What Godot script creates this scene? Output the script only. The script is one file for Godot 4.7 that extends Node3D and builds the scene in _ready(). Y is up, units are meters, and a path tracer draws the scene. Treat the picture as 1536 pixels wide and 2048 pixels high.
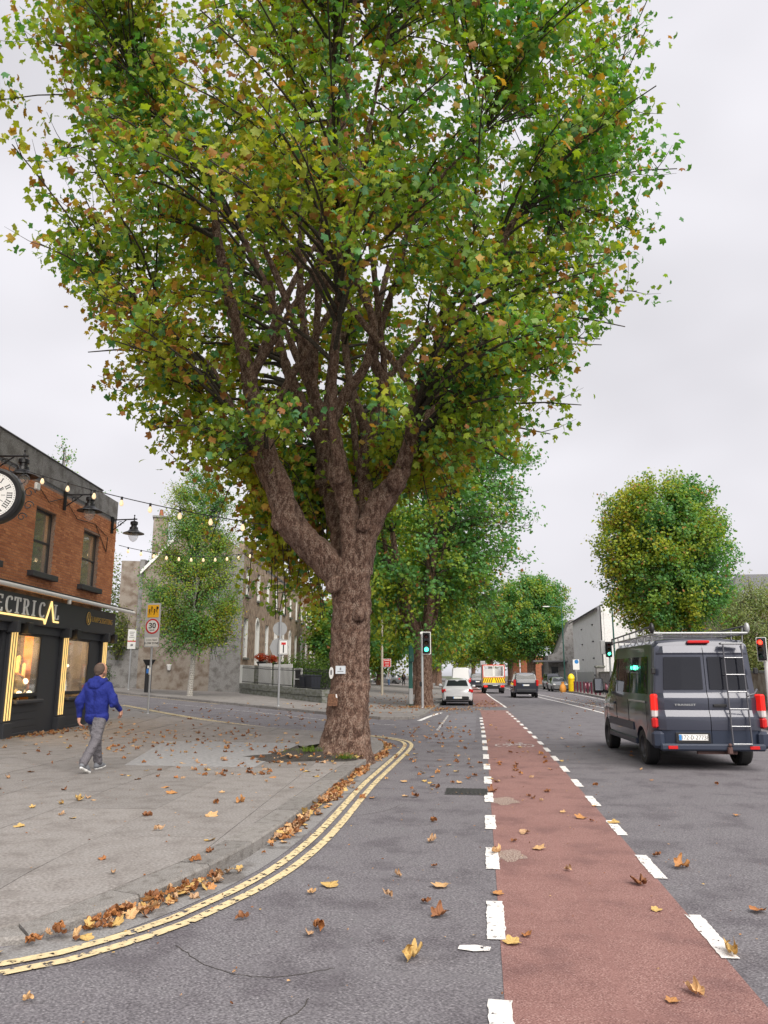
extends Node3D
# A shopping street corner under plane trees in autumn. Metres; the main road runs along -z.


func _ready() -> void:
	rng.seed = 7
	var cam := Camera3D.new()
	cam.name = "camera"
	cam.position = Vector3(0, 1.7, 0)
	cam.rotation_degrees = Vector3(11.97, 7.14, 0)
	cam.fov = 67.31
	cam.near = 0.05
	cam.far = 3000.0
	add_child(cam)
	cam.current = true
	var env := Environment.new()
	env.background_mode = Environment.BG_SKY
	env.sky = Sky.new()
	env.sky.sky_material = overcast()
	env.tonemap_mode = Environment.TONE_MAPPER_LINEAR
	env.tonemap_exposure = 3.5
	env.sdfgi_enabled = true
	env.ssao_enabled = true
	env.ssil_enabled = true
	env.ambient_light_source = Environment.AMBIENT_SOURCE_SKY
	var we := WorldEnvironment.new()
	we.name = "environment"
	we.environment = env
	add_child(we)
	var sun := DirectionalLight3D.new()
	sun.name = "sun"
	sun.light_energy = 0.5
	sun.light_angular_distance = 60.0
	sun.light_color = Color(1.0, 0.97, 0.93)
	sun.rotation_degrees = Vector3(-44, 32, 0)
	sun.shadow_enabled = true
	add_child(sun)
	make_materials()
	make_ground()
	make_shop()
	make_terrace()
	make_right_side()
	make_trees()
	make_street_furniture()
	make_vehicles()
	make_people()
	make_fallen_leaves()


func overcast() -> PanoramaSkyMaterial:
	var f := FastNoiseLite.new()
	f.seed = 11
	f.frequency = 1.3
	f.fractal_octaves = 4
	var im := Image.create(512, 256, false, Image.FORMAT_RGBF)
	for y in 256:
		var el := PI * (0.5 - (y + 0.5) / 256.0)
		for x in 512:
			var az := TAU * (x + 0.5) / 512.0
			var d := Vector3(cos(el) * cos(az), sin(el) * 2.2, cos(el) * sin(az))
			var k := f.get_noise_3dv(d * 1.4)
			var v := 0.24 + 0.055 * k
			if el < 0.0:
				v = 0.11
			im.set_pixel(x, y, Color(v * 0.985, v * 0.97, v * 1.03))
	var m := PanoramaSkyMaterial.new()
	m.panorama = ImageTexture.create_from_image(im)
	return m

# ---------------------------------------------------------------- helpers
class MB:
	var v := PackedVector3Array()
	var n := PackedVector3Array()
	var c := PackedColorArray()
	var u := PackedVector2Array()
	var col := Color(1, 1, 1)

	func tri(a: Vector3, b: Vector3, d: Vector3, na: Vector3, nb: Vector3, nd: Vector3) -> void:
		var up := na + nb + nd
		if (d - a).cross(b - a).dot(up) < 0.0:
			v.append(a); v.append(d); v.append(b)
			n.append(na); n.append(nd); n.append(nb)
		else:
			v.append(a); v.append(b); v.append(d)
			n.append(na); n.append(nb); n.append(nd)
		for i in 3:
			c.append(col)

	func face(a: Vector3, b: Vector3, d: Vector3, out: Vector3) -> void:
		var nn := (d - a).cross(b - a)
		if nn.length_squared() < 1e-16:
			return
		nn = nn.normalized()
		if nn.dot(out) < 0.0:
			nn = -nn
		tri(a, b, d, nn, nn, nn)

	func quad(a: Vector3, b: Vector3, d: Vector3, e: Vector3, out: Vector3) -> void:
		face(a, b, d, out)
		face(a, d, e, out)

	func box(at: Vector3, size: Vector3, basis := Basis.IDENTITY, bevel := 0.0) -> MB:
		var h := size * 0.5
		bevel = minf(bevel, minf(h.x, minf(h.y, h.z)) * 0.49)
		var pt := func(s: Vector3, k: int) -> Vector3:
			var e := h
			if bevel > 0.0:
				for j in 3:
					if j != k:
						e[j] -= bevel
			return at + basis * (s * e)
		for k in 3:
			var l := (k + 1) % 3
			var m := (k + 2) % 3
			for s in [-1.0, 1.0]:
				var q := []
				for w in [[-1, -1], [1, -1], [1, 1], [-1, 1]]:
					var p := Vector3.ZERO
					p[k] = s; p[l] = w[0]; p[m] = w[1]
					q.append(pt.call(p, k))
				var o := Vector3.ZERO
				o[k] = s
				quad(q[0], q[1], q[2], q[3], basis * o)
				if bevel > 0.0:
					for s2 in [-1.0, 1.0]:
						var p1 := Vector3.ZERO
						p1[k] = s; p1[l] = s2; p1[m] = -1
						var p2 := p1
						p2[m] = 1
						quad(pt.call(p1, k), pt.call(p2, k), pt.call(p2, l), pt.call(p1, l), basis * Vector3(p1[0] + p2[0], p1[1] + p2[1], p1[2] + p2[2]))
		if bevel > 0.0:
			for sx in [-1, 1]:
				for sy in [-1, 1]:
					for sz in [-1, 1]:
						var s := Vector3(sx, sy, sz)
						face(pt.call(s, 0), pt.call(s, 1), pt.call(s, 2), basis * s)
		return self

	func bar(a: Vector3, b: Vector3, w: float, h: float) -> MB:   # a rectangular bar from a to b
		var z := (b - a).normalized()
		var x := Vector3.UP.cross(z)
		x = Vector3.RIGHT if x.length() < 0.01 else x.normalized()
		return box((a + b) * 0.5, Vector3(w, h, a.distance_to(b)), Basis(x, z.cross(x), z))

	func tube(pts: PackedVector3Array, rad: Array, sides := 8, caps := true, wob := 0.0) -> MB:
		var cnt := pts.size()
		var side := Vector3.ZERO
		var rings := []
		var nrms := []
		for i in cnt:
			var dir := (pts[mini(i + 1, cnt - 1)] - pts[maxi(i - 1, 0)]).normalized()
			if side == Vector3.ZERO:
				side = dir.cross(Vector3.UP if absf(dir.y) < 0.9 else Vector3.RIGHT).normalized()
			side = (side - dir * side.dot(dir)).normalized()
			var up := dir.cross(side)
			var r: float = rad[mini(i, rad.size() - 1)]
			var ring := PackedVector3Array()
			var nr := PackedVector3Array()
			for k in sides:
				var a := TAU * k / sides
				var w := side * cos(a) + up * sin(a)
				var rr := r
				if wob > 0.0:
					rr *= 1.0 + wob * (sin(a * 3.0 + pts[i].y * 4.1 + pts[i].x) * 0.5 + sin(a * 5.0 - pts[i].y * 7.3) * 0.3 + sin(a * 2.0 + pts[i].y * 1.7) * 0.5)
				ring.append(pts[i] + w * rr)
				nr.append(w)
			rings.append(ring)
			nrms.append(nr)
		for i in cnt - 1:
			for k in sides:
				var j := (k + 1) % sides
				tri(rings[i][k], rings[i][j], rings[i + 1][j], nrms[i][k], nrms[i][j], nrms[i + 1][j])
				tri(rings[i][k], rings[i + 1][j], rings[i + 1][k], nrms[i][k], nrms[i + 1][j], nrms[i + 1][k])
		if caps:
			for e in [[0, 1], [cnt - 1, cnt - 2]]:
				var o: Vector3 = (pts[e[0]] - pts[e[1]]).normalized()
				for k in sides:
					tri(pts[e[0]], rings[e[0]][k], rings[e[0]][(k + 1) % sides], o, o, o)
		return self

	func rod(a: Vector3, b: Vector3, r: float, sides := 8) -> MB:
		return tube(PackedVector3Array([a, b]), [r], sides)

	func lathe(prof: Array, sides := 16, xf := Transform3D.IDENTITY) -> MB:   # prof: [r, y] pairs
		for i in prof.size() - 1:
			var r0: float = prof[i][0]
			var y0: float = prof[i][1]
			var r1: float = prof[i + 1][0]
			var y1: float = prof[i + 1][1]
			var nv := Vector2(y1 - y0, r0 - r1).normalized()
			for k in sides:
				var a := TAU * k / sides
				var b := TAU * (k + 1) / sides
				var ca := Vector3(cos(a), 0, sin(a))
				var cb := Vector3(cos(b), 0, sin(b))
				var na := xf.basis * (ca * nv.x + Vector3.UP * nv.y)
				var nb := xf.basis * (cb * nv.x + Vector3.UP * nv.y)
				var p0 := xf * (ca * r0 + Vector3.UP * y0)
				var p1 := xf * (cb * r0 + Vector3.UP * y0)
				var p2 := xf * (cb * r1 + Vector3.UP * y1)
				var p3 := xf * (ca * r1 + Vector3.UP * y1)
				if r0 > 0.0:
					tri(p0, p1, p2, na, nb, nb)
				if r1 > 0.0:
					tri(p0, p2, p3, na, nb, na)
		return self

	func ball(at: Vector3, r: Vector3, seg := 10, basis := Basis.IDENTITY) -> MB:
		for i in seg / 2:
			var t0 := PI * i / (seg / 2) - PI / 2
			var t1 := PI * (i + 1) / (seg / 2) - PI / 2
			for k in seg:
				var a := TAU * k / seg
				var b := TAU * (k + 1) / seg
				var d := [Vector3(cos(t0) * cos(a), sin(t0), cos(t0) * sin(a)), Vector3(cos(t0) * cos(b), sin(t0), cos(t0) * sin(b)), Vector3(cos(t1) * cos(b), sin(t1), cos(t1) * sin(b)), Vector3(cos(t1) * cos(a), sin(t1), cos(t1) * sin(a))]
				var p := []
				var m := []
				for q in d:
					p.append(at + basis * (q * r))
					m.append((basis * (q / r)).normalized())
				tri(p[0], p[1], p[2], m[0], m[1], m[2])
				tri(p[0], p[2], p[3], m[0], m[2], m[3])
		return self

	func prism(poly: PackedVector2Array, z0: float, z1: float, xf := Transform3D.IDENTITY) -> MB:
		var t := Geometry2D.triangulate_polygon(poly)
		var zn := xf.basis.z.normalized() * signf(z1 - z0)
		for i in range(0, t.size(), 3):
			var a := poly[t[i]]
			var b := poly[t[i + 1]]
			var d := poly[t[i + 2]]
			face(xf * Vector3(a.x, a.y, z1), xf * Vector3(b.x, b.y, z1), xf * Vector3(d.x, d.y, z1), zn)
			face(xf * Vector3(a.x, a.y, z0), xf * Vector3(b.x, b.y, z0), xf * Vector3(d.x, d.y, z0), -zn)
		var sgn := -1.0 if Geometry2D.is_polygon_clockwise(poly) else 1.0
		for i in poly.size():
			var a := poly[i]
			var b := poly[(i + 1) % poly.size()]
			var e := (b - a)
			var o := xf.basis * Vector3(e.y, -e.x, 0) * sgn
			quad(xf * Vector3(a.x, a.y, z0), xf * Vector3(b.x, b.y, z0), xf * Vector3(b.x, b.y, z1), xf * Vector3(a.x, a.y, z1), o)
		return self

	func loft(rings: Array, closed := true, out_from := Vector3.INF) -> MB:   # rings of equal size
		for i in rings.size() - 1:
			var cnt: int = rings[i].size()
			var mid := Vector3.ZERO
			for p in rings[i]:
				mid += p / (2.0 * cnt)
			for p in rings[i + 1]:
				mid += p / (2.0 * cnt)
			for k in (cnt if closed else cnt - 1):
				var j := (k + 1) % cnt
				var a: Vector3 = rings[i][k]
				var b: Vector3 = rings[i][j]
				var d: Vector3 = rings[i + 1][j]
				var e: Vector3 = rings[i + 1][k]
				quad(a, b, d, e, (a + b + d + e) / 4.0 - (mid if out_from == Vector3.INF else out_from))
		return self

	func cap(ring: PackedVector3Array, out: Vector3) -> MB:
		var mid := Vector3.ZERO
		for p in ring:
			mid += p / ring.size()
		for k in ring.size():
			face(mid, ring[k], ring[(k + 1) % ring.size()], out)
		return self

	func roughen(f: FastNoiseLite, amount: float, fine: float) -> MB:   # push points in and out along their normals
		for i in v.size():
			v[i] += n[i] * (f.get_noise_3dv(v[i]) * amount + f.get_noise_3dv(v[i] * Vector3(6, 2.5, 6) + Vector3.ONE * 40.0) * fine)
		for i in range(0, v.size(), 3):
			var q := (v[i + 2] - v[i]).cross(v[i + 1] - v[i]).normalized()
			for k in 3:
				n[i + k] = q
		return soften(80)

	func soften(deg := 40.0) -> MB:   # share normals between faces that meet at a small angle
		var least := cos(deg_to_rad(deg))
		var at := {}
		for i in v.size():
			var key := Vector3i((v[i] * 2000.0).round())
			if not at.has(key):
				at[key] = PackedInt32Array()
			at[key].append(i)
		var old := n.duplicate()
		for key in at:
			var l: PackedInt32Array = at[key]
			for i in l:
				var s := Vector3.ZERO
				for j in l:
					if old[i].dot(old[j]) > least:
						s += old[j]
				n[i] = s.normalized()
		return self

	func mesh() -> ArrayMesh:
		var a := []
		a.resize(Mesh.ARRAY_MAX)
		a[Mesh.ARRAY_VERTEX] = v
		a[Mesh.ARRAY_NORMAL] = n
		a[Mesh.ARRAY_COLOR] = c
		if u.size() == v.size():
			a[Mesh.ARRAY_TEX_UV] = u
		var m := ArrayMesh.new()
		m.add_surface_from_arrays(Mesh.PRIMITIVE_TRIANGLES, a)
		return m


var names := {}
var mats := {}
var rng := RandomNumberGenerator.new()


func numbered(parent: Node, called: String) -> String:
	var key := str(parent.get_instance_id()) + called
	names[key] = names.get(key, -1) + 1
	return called if names[key] == 0 else "%s_%03d" % [called, names[key]]


func put(called: String, what, material: Material, parent: Node = self, xf := Transform3D.IDENTITY) -> MeshInstance3D:
	var o := MeshInstance3D.new()
	o.name = numbered(parent, called)
	o.mesh = what.mesh() if what is MB else what
	o.material_override = material
	o.transform = xf
	parent.add_child(o, true)
	return o


func thing(called: String, label: String, category: String, xf := Transform3D.IDENTITY, group := "") -> Node3D:
	var o := Node3D.new()
	o.name = numbered(self, called)
	o.transform = xf
	add_child(o, true)
	return tag(o, label, category, group)


func tag(o: Node3D, label: String, category := "", group := "") -> Node3D:
	if label:
		o.set_meta("label", label)
	if category:
		o.set_meta("category", category)
	if group:
		o.set_meta("group", group)
	return o


func structure(called: String, what, material: Material, label := "") -> MeshInstance3D:
	var o := put(called, what, material)
	o.set_meta("kind", "structure")
	if label:
		o.set_meta("label", label)
	return o


func copy(o: Node3D, label := "", xf := Transform3D.IDENTITY) -> Node3D:
	var r: Node3D = o.duplicate()
	r.name = numbered(self, o.name.trim_suffix("_" + str(o.name).right(3)) if str(o.name).right(3).is_valid_int() else str(o.name))
	r.transform = xf
	add_child(r, true)
	if label:
		r.set_meta("label", label)
	return r


func at(p: Vector3, yaw := 0.0) -> Transform3D:
	return Transform3D(Basis(Vector3.UP, deg_to_rad(yaw)), p)


func frame(o: Vector3, x: Vector3) -> Transform3D:   # x along a wall, z out of it
	x = x.normalized()
	return Transform3D(Basis(x, Vector3.UP, x.cross(Vector3.UP)), o)


# ---------------------------------------------------------------- materials
func lin(r: float, g: float, b: float) -> Color:
	return Color(r, g, b).linear_to_srgb()


func noise_tex(seed_: int, freq: float, ramp: Array, octaves := 4, size := 512, type := FastNoiseLite.TYPE_SIMPLEX_SMOOTH, as_normal := false, bump := 4.0) -> NoiseTexture2D:
	var f := FastNoiseLite.new()
	f.seed = seed_
	f.noise_type = type
	f.frequency = freq
	f.fractal_octaves = octaves
	f.fractal_gain = 0.55
	if octaves <= 1:
		f.fractal_type = FastNoiseLite.FRACTAL_NONE
	var t := NoiseTexture2D.new()
	t.width = size
	t.height = size
	t.seamless = true
	t.generate_mipmaps = false
	t.noise = f
	if as_normal:
		t.as_normal_map = true
		t.bump_strength = bump
	elif ramp:
		var g := Gradient.new()
		var o := PackedFloat32Array()
		var cs := PackedColorArray()
		for r in ramp:
			o.append(r[0])
			var k: Array = r[1]
			cs.append(Color(lin(k[0], k[1], k[2]), k[3] if k.size() > 3 else 1.0))
		g.offsets = o
		g.colors = cs
		t.color_ramp = g
	return t


func mat(key: String, color: Array, rough := 0.7, metal := 0.0) -> StandardMaterial3D:
	if mats.has(key):
		return mats[key]
	var m := StandardMaterial3D.new()
	m.resource_name = key
	m.albedo_color = lin(color[0], color[1], color[2])
	m.roughness = rough
	m.metallic = metal
	mats[key] = m
	return m


func textured(key: String, tex: Texture2D, tile: float, rough := 0.85, bump: Texture2D = null, bump_cm := 0.3, coarse: Texture2D = null, coarse_tile := 8.0, world := true) -> StandardMaterial3D:
	if mats.has(key):
		return mats[key]
	var m := mat(key, [1, 1, 1], rough)
	m.albedo_texture = tex
	m.uv1_triplanar = true
	m.uv1_world_triplanar = world
	m.uv1_scale = Vector3.ONE / tile
	m.uv1_triplanar_sharpness = 4.0
	if bump:
		m.heightmap_enabled = true
		m.heightmap_texture = bump
		m.heightmap_scale = bump_cm
	if coarse:
		m.detail_enabled = true
		m.detail_albedo = coarse
		m.detail_blend_mode = BaseMaterial3D.BLEND_MODE_MUL
		m.detail_uv_layer = BaseMaterial3D.DETAIL_UV_2
		m.uv2_triplanar = true
		m.uv2_world_triplanar = world
		m.uv2_scale = Vector3.ONE / coarse_tile
		m.uv2_triplanar_sharpness = 4.0
	return m


func glowing(key: String, color: Array, energy: float) -> StandardMaterial3D:
	if mats.has(key):
		return mats[key]
	var m := mat(key, color, 0.4)
	m.emission_enabled = true
	m.emission = lin(color[0], color[1], color[2])
	m.emission_energy_multiplier = energy
	return m


func glass(key: String, tint: Array, alpha: float) -> StandardMaterial3D:
	if mats.has(key):
		return mats[key]
	var m := mat(key, tint, 0.03)
	m.transparency = BaseMaterial3D.TRANSPARENCY_ALPHA
	m.albedo_color.a = alpha
	return m


func lettering(text: String, height: float, font: String, material: Material, parent: Node, xf: Transform3D, depth := 0.004, called := "lettering", bold := false, wide := 1.0) -> MeshInstance3D:
	var t := TextMesh.new()
	var f := SystemFont.new()
	f.font_names = PackedStringArray([font])
	if bold:
		f.font_weight = 700
	t.font = f
	t.text = text
	t.font_size = 64
	t.pixel_size = height / 46.0
	t.depth = depth
	t.curve_step = 2.0
	return put(called, t, material, parent, xf.scaled_local(Vector3(wide, 1, 1)))


# ---------------------------------------------------------------- ground shape
func soft(a: float, b: float, x: float) -> float:
	var t := clampf((x - a) / (b - a), 0.0, 1.0)
	return t * t * (3.0 - 2.0 * t)


func rise(x: float, z: float) -> float:   # the side street climbs away from the main road
	return 0.045 * maxf(0.0, -x - 4.5) * soft(-22.0, -32.0, z)


func paved(x: float, z: float) -> float:   # top of the pavements
	return rise(x, z) + lerpf(0.045, 0.12, soft(-4.7, -6.6, z))


func smooth_path(p: PackedVector2Array, step := 0.5) -> PackedVector2Array:
	var out := PackedVector2Array()
	for i in p.size() - 1:
		var a := p[maxi(i - 1, 0)]
		var d := p[mini(i + 2, p.size() - 1)]
		var cnt := maxi(1, int(p[i].distance_to(p[i + 1]) / step))
		for k in cnt:
			out.append(p[i].cubic_interpolate(p[i + 1], a, d, float(k) / cnt))
	out.append(p[p.size() - 1])
	return out


func even_path(p: PackedVector2Array, step: float) -> PackedVector2Array:
	var out := PackedVector2Array([p[0]])
	var left := step
	for i in p.size() - 1:
		var a := p[i]
		var l := a.distance_to(p[i + 1])
		var t := left
		while t <= l:
			out.append(a.lerp(p[i + 1], t / l))
			t += step
		left = t - l
	return out


func shifted(p: PackedVector2Array, d: float) -> PackedVector2Array:   # to the right of the way it runs (x right, z down the page)
	var out := PackedVector2Array()
	for i in p.size():
		var t := (p[mini(i + 1, p.size() - 1)] - p[maxi(i - 1, 0)]).normalized()
		out.append(p[i] + Vector2(-t.y, t.x) * d)
	return out


func ribbon(b: MB, p: PackedVector2Array, d0: float, d1: float, lift: float, height: Callable) -> MB:
	var l := shifted(p, d0)
	var r := shifted(p, d1)
	for i in p.size() - 1:
		var q := []
		for w in [l[i], r[i], r[i + 1], l[i + 1]]:
			q.append(Vector3(w.x, height.call(w.x, w.y) + lift, w.y))
		b.quad(q[0], q[1], q[2], q[3], Vector3.UP)
	return b


func sheet(b: MB, poly: PackedVector2Array, lift: float, height: Callable, thick := 0.0) -> MB:
	var t := Geometry2D.triangulate_polygon(poly)
	var top := PackedVector3Array()
	for p in poly:
		top.append(Vector3(p.x, height.call(p.x, p.y) + lift, p.y))
	for i in range(0, t.size(), 3):
		b.face(top[t[i]], top[t[i + 1]], top[t[i + 2]], Vector3.UP)
	if thick > 0.0:
		var mid := Vector3.ZERO
		for p in top:
			mid += p / top.size()
		for i in top.size():
			var a := top[i]
			var e := top[(i + 1) % top.size()]
			b.quad(a, e, e + Vector3.DOWN * thick, a + Vector3.DOWN * thick, ((a + e) * 0.5 - mid) * Vector3(1, 0, 1))
	return b

# ---------------------------------------------------------------- materials of the setting
func make_materials() -> void:
	var grit := noise_tex(3, 0.2, [], 3, 1024, FastNoiseLite.TYPE_VALUE_CUBIC)
	var stones := noise_tex(5, 0.2, [[0.1, [0.06, 0.057, 0.063]], [0.34, [0.115, 0.109, 0.119]], [0.5, [0.148, 0.141, 0.153]], [0.64, [0.182, 0.174, 0.187]], [0.8, [0.25, 0.24, 0.255]], [0.94, [0.42, 0.41, 0.42]]], 3, 1024, FastNoiseLite.TYPE_VALUE_CUBIC)
	var blotch := noise_tex(9, 0.012, [[0.2, [0.74, 0.72, 0.74]], [0.36, [0.88, 0.87, 0.88]], [0.5, [0.97, 0.96, 0.97]], [0.75, [1.0, 1.0, 1.0]]], 5, 512)
	var m := textured("asphalt", stones, 2.0, 0.82, grit, 0.35, blotch, 5.0)
	m.metallic_specular = 0.35
	textured("old_asphalt", noise_tex(6, 0.2, [[0.0, [0.09, 0.085, 0.095]], [0.5, [0.155, 0.15, 0.165]], [0.8, [0.23, 0.22, 0.235]]], 3, 1024), 1.3, 0.85, grit, 0.4, blotch, 7.0)
	textured("red_surface", noise_tex(8, 0.2, [[0.12, [0.084, 0.037, 0.033]], [0.4, [0.209, 0.104, 0.092]], [0.6, [0.258, 0.137, 0.122]], [0.76, [0.349, 0.216, 0.193]], [0.92, [0.559, 0.465, 0.434]]], 3, 1024, FastNoiseLite.TYPE_VALUE_CUBIC), 1.3, 0.85, grit, 0.25, noise_tex(19, 0.015, [[0.15, [0.72, 0.7, 0.72]], [0.45, [0.93, 0.92, 0.92]], [0.7, [1, 1, 1]]], 5, 512), 6.0)
	for k in 3:
		var s: float = [1.08, 0.98, 1.17][k]
		textured("concrete_%d" % k, noise_tex(21 + k, 0.09, [[0.0, [0.125 * s, 0.115 * s, 0.11 * s]], [0.45, [0.196 * s, 0.184 * s, 0.177 * s]], [0.75, [0.24 * s, 0.226 * s, 0.218 * s]], [0.95, [0.36 * s, 0.345 * s, 0.33 * s]]], 5, 512), 1.7, 0.9, grit, 0.22, noise_tex(31 + k, 0.02, [[0.15, [0.76, 0.74, 0.73]], [0.4, [0.92, 0.91, 0.9]], [0.65, [1, 1, 1]]], 5, 512), 5.0)
	textured("patch_concrete", noise_tex(27, 0.06, [[0.1, [0.2, 0.2, 0.205]], [0.8, [0.3, 0.3, 0.305]]], 4, 256), 1.7, 0.9)
	textured("kerb_stone", noise_tex(41, 0.12, [[0.0, [0.12, 0.114, 0.111]], [0.4, [0.21, 0.201, 0.196]], [0.7, [0.27, 0.26, 0.253]], [0.95, [0.42, 0.405, 0.39]]], 5, 512), 1.1, 0.9, grit, 0.3, noise_tex(43, 0.03, [[0.15, [0.62, 0.6, 0.58]], [0.35, [0.88, 0.87, 0.86]], [0.6, [1, 1, 1]]], 5, 512), 2.3)
	for k in 3:
		var tone: float = [0.8, 0.92, 1.0][k]
		mats["kerb_stone_%d" % k] = mats.kerb_stone.duplicate()
		mats["kerb_stone_%d" % k].albedo_color = lin(tone, tone * 0.99, tone * 0.97)
	textured("gutter", noise_tex(45, 0.1, [[0.0, [0.13, 0.125, 0.125]], [0.5, [0.21, 0.205, 0.205]], [0.85, [0.29, 0.285, 0.285]]], 4, 512), 1.4, 0.9, grit, 0.25, noise_tex(47, 0.025, [[0.2, [0.6, 0.57, 0.55]], [0.5, [1, 1, 1]]], 4, 256), 3.1)
	for w in [["white_paint", [0.74, 0.73, 0.71], 0.22], ["worn_white_paint", [0.62, 0.61, 0.6], 0.47], ["yellow_paint", [0.64, 0.53, 0.31], 0.31]]:
		var k: Array = w[1]
		var lo: Array = [k[0] * 0.62, k[1] * 0.6, k[2] * 0.6, 0.0]
		var hi: Array = [k[0] * 0.8, k[1] * 0.78, k[2] * 0.78, 1.0]
		var p := textured(w[0], noise_tex(51, 0.016, [[w[2] - 0.03, lo], [w[2] + 0.01, hi], [0.62, k + [1.0]]], 6, 1024), 1.6, 0.75, grit, 0.3)
		p.transparency = BaseMaterial3D.TRANSPARENCY_ALPHA_SCISSOR
		p.alpha_scissor_threshold = 0.5
	for w in [["pale_dust", [0.34, 0.27, 0.23], 0.47]]:
		var k: Array = w[1]
		var p := textured(w[0], noise_tex(53, 0.05, [[w[2] - 0.01, [k[0], k[1], k[2], 0.0]], [w[2] + 0.01, [k[0], k[1], k[2], 1.0]], [0.9, [k[0] * 1.5, k[1] * 1.5, k[2] * 1.5, 1.0]]], 6, 1024), 1.1, 0.85)
		p.transparency = BaseMaterial3D.TRANSPARENCY_ALPHA_SCISSOR
		p.alpha_scissor_threshold = 0.5
	textured("soil", noise_tex(61, 0.1, [[0.2, [0.025, 0.021, 0.018]], [0.6, [0.07, 0.06, 0.052]], [0.9, [0.13, 0.12, 0.105]]], 5, 512), 0.8, 0.95, grit, 1.0)
	textured("earth", noise_tex(62, 0.02, [[0.2, [0.05, 0.06, 0.03]], [0.8, [0.1, 0.11, 0.06]]], 4, 256), 9.0, 0.95)
	textured("roughcast", noise_tex(71, 0.13, [[0.0, [0.15, 0.125, 0.105]], [0.5, [0.285, 0.25, 0.215]], [0.9, [0.4, 0.36, 0.315]]], 4, 512), 1.6, 0.95, grit, 1.0, noise_tex(73, 0.018, [[0.2, [0.55, 0.47, 0.42]], [0.45, [0.84, 0.8, 0.77]], [0.65, [1, 1, 1]]], 5, 512), 6.5)
	textured("cement", noise_tex(75, 0.07, [[0.0, [0.15, 0.147, 0.147]], [0.5, [0.24, 0.235, 0.232]], [0.9, [0.34, 0.33, 0.325]]], 5, 512), 1.9, 0.92, grit, 0.4, noise_tex(77, 0.02, [[0.2, [0.6, 0.58, 0.56]], [0.55, [1, 1, 1]]], 5, 256), 3.7)
	textured("white_render", noise_tex(79, 0.05, [[0.0, [0.6, 0.6, 0.6]], [0.8, [0.74, 0.74, 0.73]]], 4, 256), 2.5, 0.9, null, 0.3, noise_tex(78, 0.02, [[0.15, [0.92, 0.91, 0.9]], [0.5, [1, 1, 1]]], 5, 256), 7.0)
	textured("slate", noise_tex(83, 0.05, [[0.1, [0.07, 0.072, 0.08]], [0.8, [0.15, 0.152, 0.16]]], 3, 256), 1.5, 0.7)
	textured("granite", noise_tex(85, 0.2, [[0.1, [0.1, 0.105, 0.1]], [0.5, [0.19, 0.195, 0.185]], [0.9, [0.32, 0.32, 0.3]]], 3, 512), 1.0, 0.85, grit, 0.3, noise_tex(86, 0.03, [[0.3, [0.5, 0.53, 0.38]], [0.6, [1, 1, 1]]], 4, 256), 2.0)
	textured("bark", noise_tex(91, 0.02, [[0.12, [0.05, 0.034, 0.027]], [0.36, [0.18, 0.114, 0.09]], [0.5, [0.285, 0.19, 0.153]], [0.66, [0.385, 0.285, 0.235]], [0.85, [0.46, 0.385, 0.32]]], 6, 1024), 1.15, 0.92, noise_tex(93, 0.07, [], 5, 1024), 3.2, noise_tex(95, 0.02, [[0.26, [0.36, 0.27, 0.23]], [0.42, [0.6, 0.48, 0.42]], [0.54, [0.84, 0.74, 0.66]], [0.66, [1, 0.98, 0.93]]], 5, 512), 1.5)
	mats.bark.uv2_scale = Vector3(0.9, 0.45, 0.9)
	mats.bark.uv1_scale = Vector3(1.7, 0.95, 1.7)
	textured("branch", noise_tex(97, 0.06, [[0.2, [0.025, 0.02, 0.016]], [0.5, [0.05, 0.041, 0.032]], [0.8, [0.1, 0.085, 0.065]]], 4, 256), 0.7, 0.92)
	textured("birch_bark", noise_tex(99, 0.06, [[0.3, [0.06, 0.05, 0.045]], [0.42, [0.42, 0.4, 0.36]], [0.8, [0.6, 0.58, 0.54]]], 4, 256), 0.8, 0.85)
	var courses := Image.create(256, 256, false, Image.FORMAT_RGB8)
	var height := Image.create(256, 256, false, Image.FORMAT_RGB8)
	courses.fill(lin(0.3, 0.275, 0.24))
	height.fill(Color(0.35, 0.35, 0.35))
	var r := RandomNumberGenerator.new()
	r.seed = 4
	for row in 8:   # eight courses of 75 mm, four stretchers of 150 px / 256 a row
		for k in 4:
			var t := r.randf_range(0.75, 1.2)
			var w := r.randf()
			var x := (k * 64 + (32 if row % 2 else 0)) % 256
			for part in [Rect2i(x, row * 32, 60, 27), Rect2i(x - 256, row * 32, 60, 27)]:
				courses.fill_rect(part, lin(0.32 * t, (0.245 - 0.03 * w) * t, (0.175 - 0.03 * w) * t))
				height.fill_rect(part, Color(0.9, 0.9, 0.9))
	textured("grey_brick", ImageTexture.create_from_image(courses), 0.92, 0.92, ImageTexture.create_from_image(height), 0.8, noise_tex(101, 0.02, [[0.2, [0.62, 0.58, 0.55]], [0.6, [1, 1, 1]]], 4, 256), 4.0, false).uv1_scale = Vector3(1.08, 1.66, 1.08)
	textured("red_brick_far", ImageTexture.create_from_image(courses), 0.92, 0.92, null, 0.3, noise_tex(103, 0.03, [[0.2, [0.95, 0.42, 0.3]], [0.7, [1, 0.55, 0.4]]], 3, 128), 3.0, false).uv1_scale = Vector3(1.08, 1.66, 1.08)
	m = mat("leaf", [1, 1, 1], 0.42)
	m.vertex_color_use_as_albedo = true
	m.backlight_enabled = true
	m.backlight = Color(0.95, 1.0, 0.5)
	m.metallic_specular = 0.4
	mat("steel", [0.32, 0.33, 0.34], 0.45, 0.6)
	mat("galvanised", [0.38, 0.39, 0.4], 0.5, 0.5)
	mat("black_paint", [0.012, 0.012, 0.014], 0.4)
	mat("charcoal", [0.032, 0.034, 0.04], 0.5)
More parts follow.
